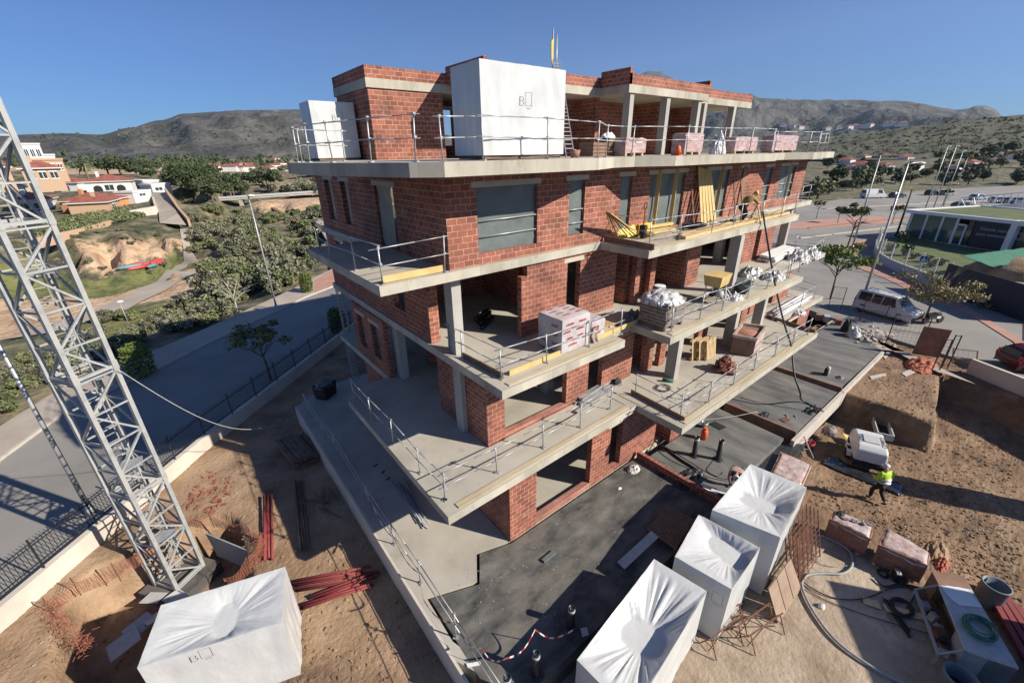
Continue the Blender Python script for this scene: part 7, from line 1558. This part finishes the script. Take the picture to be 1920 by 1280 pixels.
for k in range(4): b=B(); p=G((705,718,728,752)[k],(872,885,897,920)[k],.004); b.obox((p.x,p.y,.012),(.22,.07,.01),.5); solo(b,'floor_slot','dark','dark slot in the shaded ramp slab','slot','slots in the ramp slab')
# bin in shade
t=thing('rubble_bin','black bin with crumpled pale sheet on top in the shade by the ramp','bin',tuple(G(612,742,.0)),.6); b=B(); b.mesh([(-.45,-.35,0),(.45,-.35,0),(.45,.35,0),(-.45,.35,0),(-.52,-.42,.85),(.52,-.42,.85),(.52,.42,.85),(-.52,.42,.85)],[(0,3,2,1),(0,1,5,4),(1,2,6,5),(2,3,7,6),(3,0,4,7),(4,5,6,7)]); b.build('bin_body',M['dark'],t); o=mesh_heap(None,None,'sheet_top',(0,0,.85),(.55,.45),.2,'tarp',63,12,1); o.parent=t
# scaffold tower at the back corner
t=thing('scaffold_tower','narrow grey lattice scaffold standing at the far left corner of the building','scaffold',tuple(G(664,712,0))); bx=G(664,712,0)
for dx,dy in((0,0),(.3,0),(0,.3),(.3,.3)): b=B(); b.bar((dx,dy,0),(dx,dy,6.2),.045); b.build('upright',M['galv'],t)
b=B(); z=.2
while z<6.1: b.bar((0,0,z),(.3,0,z),.03); b.bar((0,0,z),(0,.3,z),.03); z+=.22
b.build('rungs',M['galv'],t)
# orange mesh fences round the pit
M['mesh_orange']=flat('mesh_orange',(.42,.15,.09),.9)
def netfence(label,P,h,seed,sag=.35):
    rv=random.Random(seed); t=thing('mesh_fence',label,'netting',tuple(P[0]),group='orange netting round the crane pit'); inv=Matrix.Translation(-Vector(t.location))
    for p in P: b=B(); b.bar(p-Vector((0,0,.1)),p+Vector((0,0,h)),.025); o=b.build('stake',M['rust'],t); o.matrix_parent_inverse=inv
    b=B()
    for i in range(len(P)-1):
        n=int((P[i+1]-P[i]).length/.09)+1
        Hs=lambda u:h*(.95-sag*math.sin(math.pi*u))
        for k in range(n+1): u=k/n; p=P[i].lerp(P[i+1],u); o_=Vector((rv.uniform(-.04,.04),rv.uniform(-.04,.04),0)); b.bar(p+o_,p-o_+Vector((0,0,Hs(u))),.008)
        for q in range(8):
            for k in range(6): u0=k/6;u1=(k+1)/6; b.bar(P[i].lerp(P[i+1],u0)+Vector((0,0,Hs(u0)*q/7)),P[i].lerp(P[i+1],u1)+Vector((0,0,Hs(u1)*q/7)),.008)
    o=tag(b.build('net',M['mesh_orange'],t),kind='stuff'); o.matrix_parent_inverse=inv
netfence('orange netting fence along the street side of the crane pit',[G(100,1150,Zs),G(150,1112,Zs),G(225,1085,Zs),G(300,1030,Zs)],.8,1)
netfence('orange netting on the far corner of the crane pit',[G(320,985,Zs),G(400,985,Zs),G(470,1005,Zs),G(497,1022,Zs),G(470,1070,Zs),G(430,1110,Zs)],.7,2)
def roll(label,P,r,seed):
    rv=random.Random(seed); b=B(); pts=smooth([G(x,y,Zs+.1) for x,y in P],8)
    for k,p in enumerate(pts):
        for q in range(16):
            a=rv.uniform(0,6.28); c_=p+Vector((rv.gauss(0,r),rv.gauss(0,r),abs(rv.gauss(0,r)))); d=Vector((rv.gauss(0,1),rv.gauss(0,1),rv.gauss(0,.6)))*.09; b.bar(c_,c_+d,.008)
    solo(b,'rolled_netting','mesh_orange',label,'netting',kind='stuff')
roll('crumpled roll of orange netting at the near left edge of the pit',[(95,1135),(115,1165),(140,1195),(160,1218)],.14,3); roll('loose orange netting heaped at the right corner of the pit',[(482,1010),(492,1030),(478,1060)],.09,4)
b=B(); a=G(385,1000,-1.1);c=G(470,1035,-1.1); e_=[a,c,c+Vector((.1,-.15,-1.2)),a+Vector((.1,-.15,-1.2))]; b.face(e_); b.face([p+Vector((0,.1,0)) for p in e_[::-1]]); b.face([a,a+Vector((0,.1,0)),c+Vector((0,.1,0)),c]); solo(b,'pit_lining','grey','grey block lining wall of the crane pit','lining')
b=B(); rv=random.Random(41)
for k in range(7): p=Vector((-4.2+rv.uniform(-1.2,1.0),14.2+rv.uniform(-1.0,1.0),-2.75)); 
for k,(x,y,w_) in enumerate(((300,1150,.9),(262,1172,.8),(232,1205,.9),(288,1120,.6),(330,1120,.6))):
    p=G(x,y,-2.3); b=B(); b.obox(p,(w_,.6,.02),rv.uniform(0,3),tilt=(rv.uniform(-.5,.5),rv.uniform(-.3,.3))); solo(b,'plaster_board','lgrey','pale broken board thrown into the crane pit','board','pale boards in the crane pit')
# scattered small debris: stones, brick chips
def debris(name,label,n,fn,smin,smax,mat,seed,flatn=.5):
    rv=random.Random(seed); b=B()
    for k in range(n):
        p=fn(rv); s=rv.uniform(smin,smax)**1; b.obox(p+Vector((0,0,s*.15)),(s,s*rv.uniform(.3,.9),s*flatn*rv.uniform(.4,1)),rv.uniform(0,3.1),tilt=(rv.uniform(-.4,.4),rv.uniform(-.4,.4)))
    return solo(b,name,mat,label,'debris',kind='stuff')
def onleft(rv,P):
    while 1:
        x=rv.uniform(min(p[0] for p in P),max(p[0] for p in P)); y=rv.uniform(min(p[1] for p in P),max(p[1] for p in P))
        if inpoly(x,y,P): p=G(x,y,-1.05); p.z=leftsoil(p.x,p.y); return p
debris('tile_scraps','broken brown tile scraps scattered on the sunlit soil behind the crane',90,lambda rv:onleft(rv,[(340,940),(390,880),(430,890),(440,930),(400,960),(350,960)]),.07,.22,'brick_plain',1,.25)
debris('stones','small stones and clods over the left yard',500,lambda rv:onleft(rv,[(0,1180),(160,1060),(330,930),(420,860),(560,780),(700,1000),(820,1240),(780,1280),(0,1280)]),.012,.05,'soil',2)
debris('stones_brown','soil clods over the left yard',900,lambda rv:onleft(rv,[(0,1180),(160,1060),(330,930),(420,860),(560,780),(700,1000),(820,1240),(780,1280),(0,1280)]),.02,.12,'soil',3)
def onright(rv,P):
    while 1:
        x=rv.uniform(min(p[0] for p in P),max(p[0] for p in P)); y=rv.uniform(min(p[1] for p in P),max(p[1] for p in P))
        if inpoly(x,y,P): p=G(x,y,-1.1); p.z=rightsoil(p.x,p.y); return p
debris('stones','pale stones and chips over the excavated soil on the right',700,lambda rv:onright(rv,[(1540,960),(1600,760),(1680,640),(1920,780),(1920,1180),(1760,1060),(1640,980)]),.015,.06,'plaster',4)
debris('clods','brown clods over the excavated soil on the right',2600,lambda rv:onright(rv,[(1520,940),(1600,760),(1680,640),(1920,780),(1920,1250),(1760,1060),(1640,980)]),.02,.11,'soil_r',5,.6)
debris('terrace_chips','pale mortar chips and grit scattered over the black terrace',160,lambda rv:G(*rv.choice([(rv.uniform(960,1200),rv.uniform(930,1080)),(rv.uniform(860,1050),rv.uniform(1060,1180))]),.014),.01,.035,'lgrey',6)
for z_,P_,sd in ((9.372,[(1130,440),(1215,460),(1480,395),(1480,385),(1200,430)],7),(6.252,[(960,700),(1160,620),(1480,520),(1490,500),(1200,570)],8),(3.132,[(1200,735),(1290,780),(1520,630),(1510,600),(1300,690)],9),(12.552,[],11)):
    if P_:
        def fn(rv,P_=P_,z_=z_):
            while 1:
                x=rv.uniform(min(p[0] for p in P_),max(p[0] for p in P_)); y=rv.uniform(min(p[1] for p in P_),max(p[1] for p in P_))
                if inpoly(x,y,P_): return G(x,y,z_)
        debris('mortar_chips','grit, chips and mortar droppings on the balcony floor',150,fn,.015,.06,'dwood' if sd%2 else 'plaster',sd,.4)
debris('rubble','heap of broken tiles and rubble beside the gate frame',170,lambda rv:G(rv.gauss(1640,16),rv.gauss(632,6),.0)+Vector((0,0,rv.random()*.15)),.08,.3,'plaster',15)
mesh_heap('black rubble sack standing at the far end of the terrace','sack','rubble_sack',G(1585,622,-.05),(.45,.4),1.0,'dark',70,14,.3); mesh_heap('big clear plastic sack beside the black sack','sack','rubble_sack',G(1600,632,-.05),(.6,.5),.85,'clear_wrap',71,16,.5)
for k,(x,y,m_,l) in enumerate(((1570,610,'brick_plain','red plastic crate in front of the black sack'),(1548,603,'lgrey','grey block left of the red crate'),(1533,600,'dwood','brown box at the far end of the terrace'))):
    p=G(x,y,-.05); b=B(); b.obox((p.x,p.y,.2),(.45,.35,.45),.4); b.obox((p.x,p.y,.44),(.5,.4,.04),.4); solo(b,'crate',m_,l,'crate')
for k,(P_,l) in enumerate((([(1655,668),(1678,645),(1681,650),(1660,673)],'pale broken board at the corner of the far terrace'),([(1690,700),(1712,690),(1716,698),(1698,706)],'pale square board on the rough soil by the gate'),([(1630,706),(1660,700),(1662,704),(1634,711)],'pale lath on the soil beside the terrace'))): plate(l,P_,-.28,'plaster',.04,'broken_board','board')

# --- unseen silo and cabins added past the right edge to cast shadows into view
t=thing('shadow_caster_silo','tall grey silo shape added outside the right edge to cast a shadow band','silo',(29.1,-8.2,-1.7)); b=B(); b.lathe((0,0,1.6),[(.2,0),(.85,1.1),(.85,5.2),(.6,5.5),(.1,5.6)],20); b.build('tank',M['lgrey'],t)  # added silo form, stands in for the unknown caster of the shadow band
for q in range(4): a=R(45+90*q); b=B(); b.bar((.75*math.cos(a),.75*math.sin(a),0),(.75*math.cos(a),.75*math.sin(a),3),.12); b.build('leg',M['grey'],t)
for k in range(2):
    t=thing('shadow_caster_cabin',['lower','upper'][k]+' grey cabin shape added outside the lower right to cast the yard shadow','cabin',(19,-5.7,-1.1+k*2.62),math.atan2(-.58,-.81),'added shadow casting cabins'); b=B(); b.box(0,6,0,2.4,0,2.6); b.build('cabin_body',M['lgrey'],t); b=B(); b.box(1,1.9,-.02,-.001,.1,2.1); b.build('door',M['grey'],t); b=B(); b.box(3,4.4,-.02,-.001,1,2); b.build('window',M['glass'],t)  # added cabin stack, turned and placed so its shadow covers the yard
# ================================================================ air
hm=bpy.data.materials.new('haze'); hm.use_nodes=True; N=hm.node_tree.nodes; N.remove(N['Principled BSDF']); pv=N.new('ShaderNodeVolumePrincipled'); pv.inputs['Color'].default_value=(.60,.78,1,1); pv.inputs['Density'].default_value=3.0e-5; pv.inputs['Anisotropy'].default_value=.2
hm.node_tree.links.new(pv.outputs[0],N['Material Output'].inputs['Volume'])
b=B(); b.box(-9500,10500,-9500,10500,-9,2100); hz=b.build('haze',hm,uv=False); tag(hz,kind='stuff',label='thin blue air between the camera and the far hills',cat='haze')
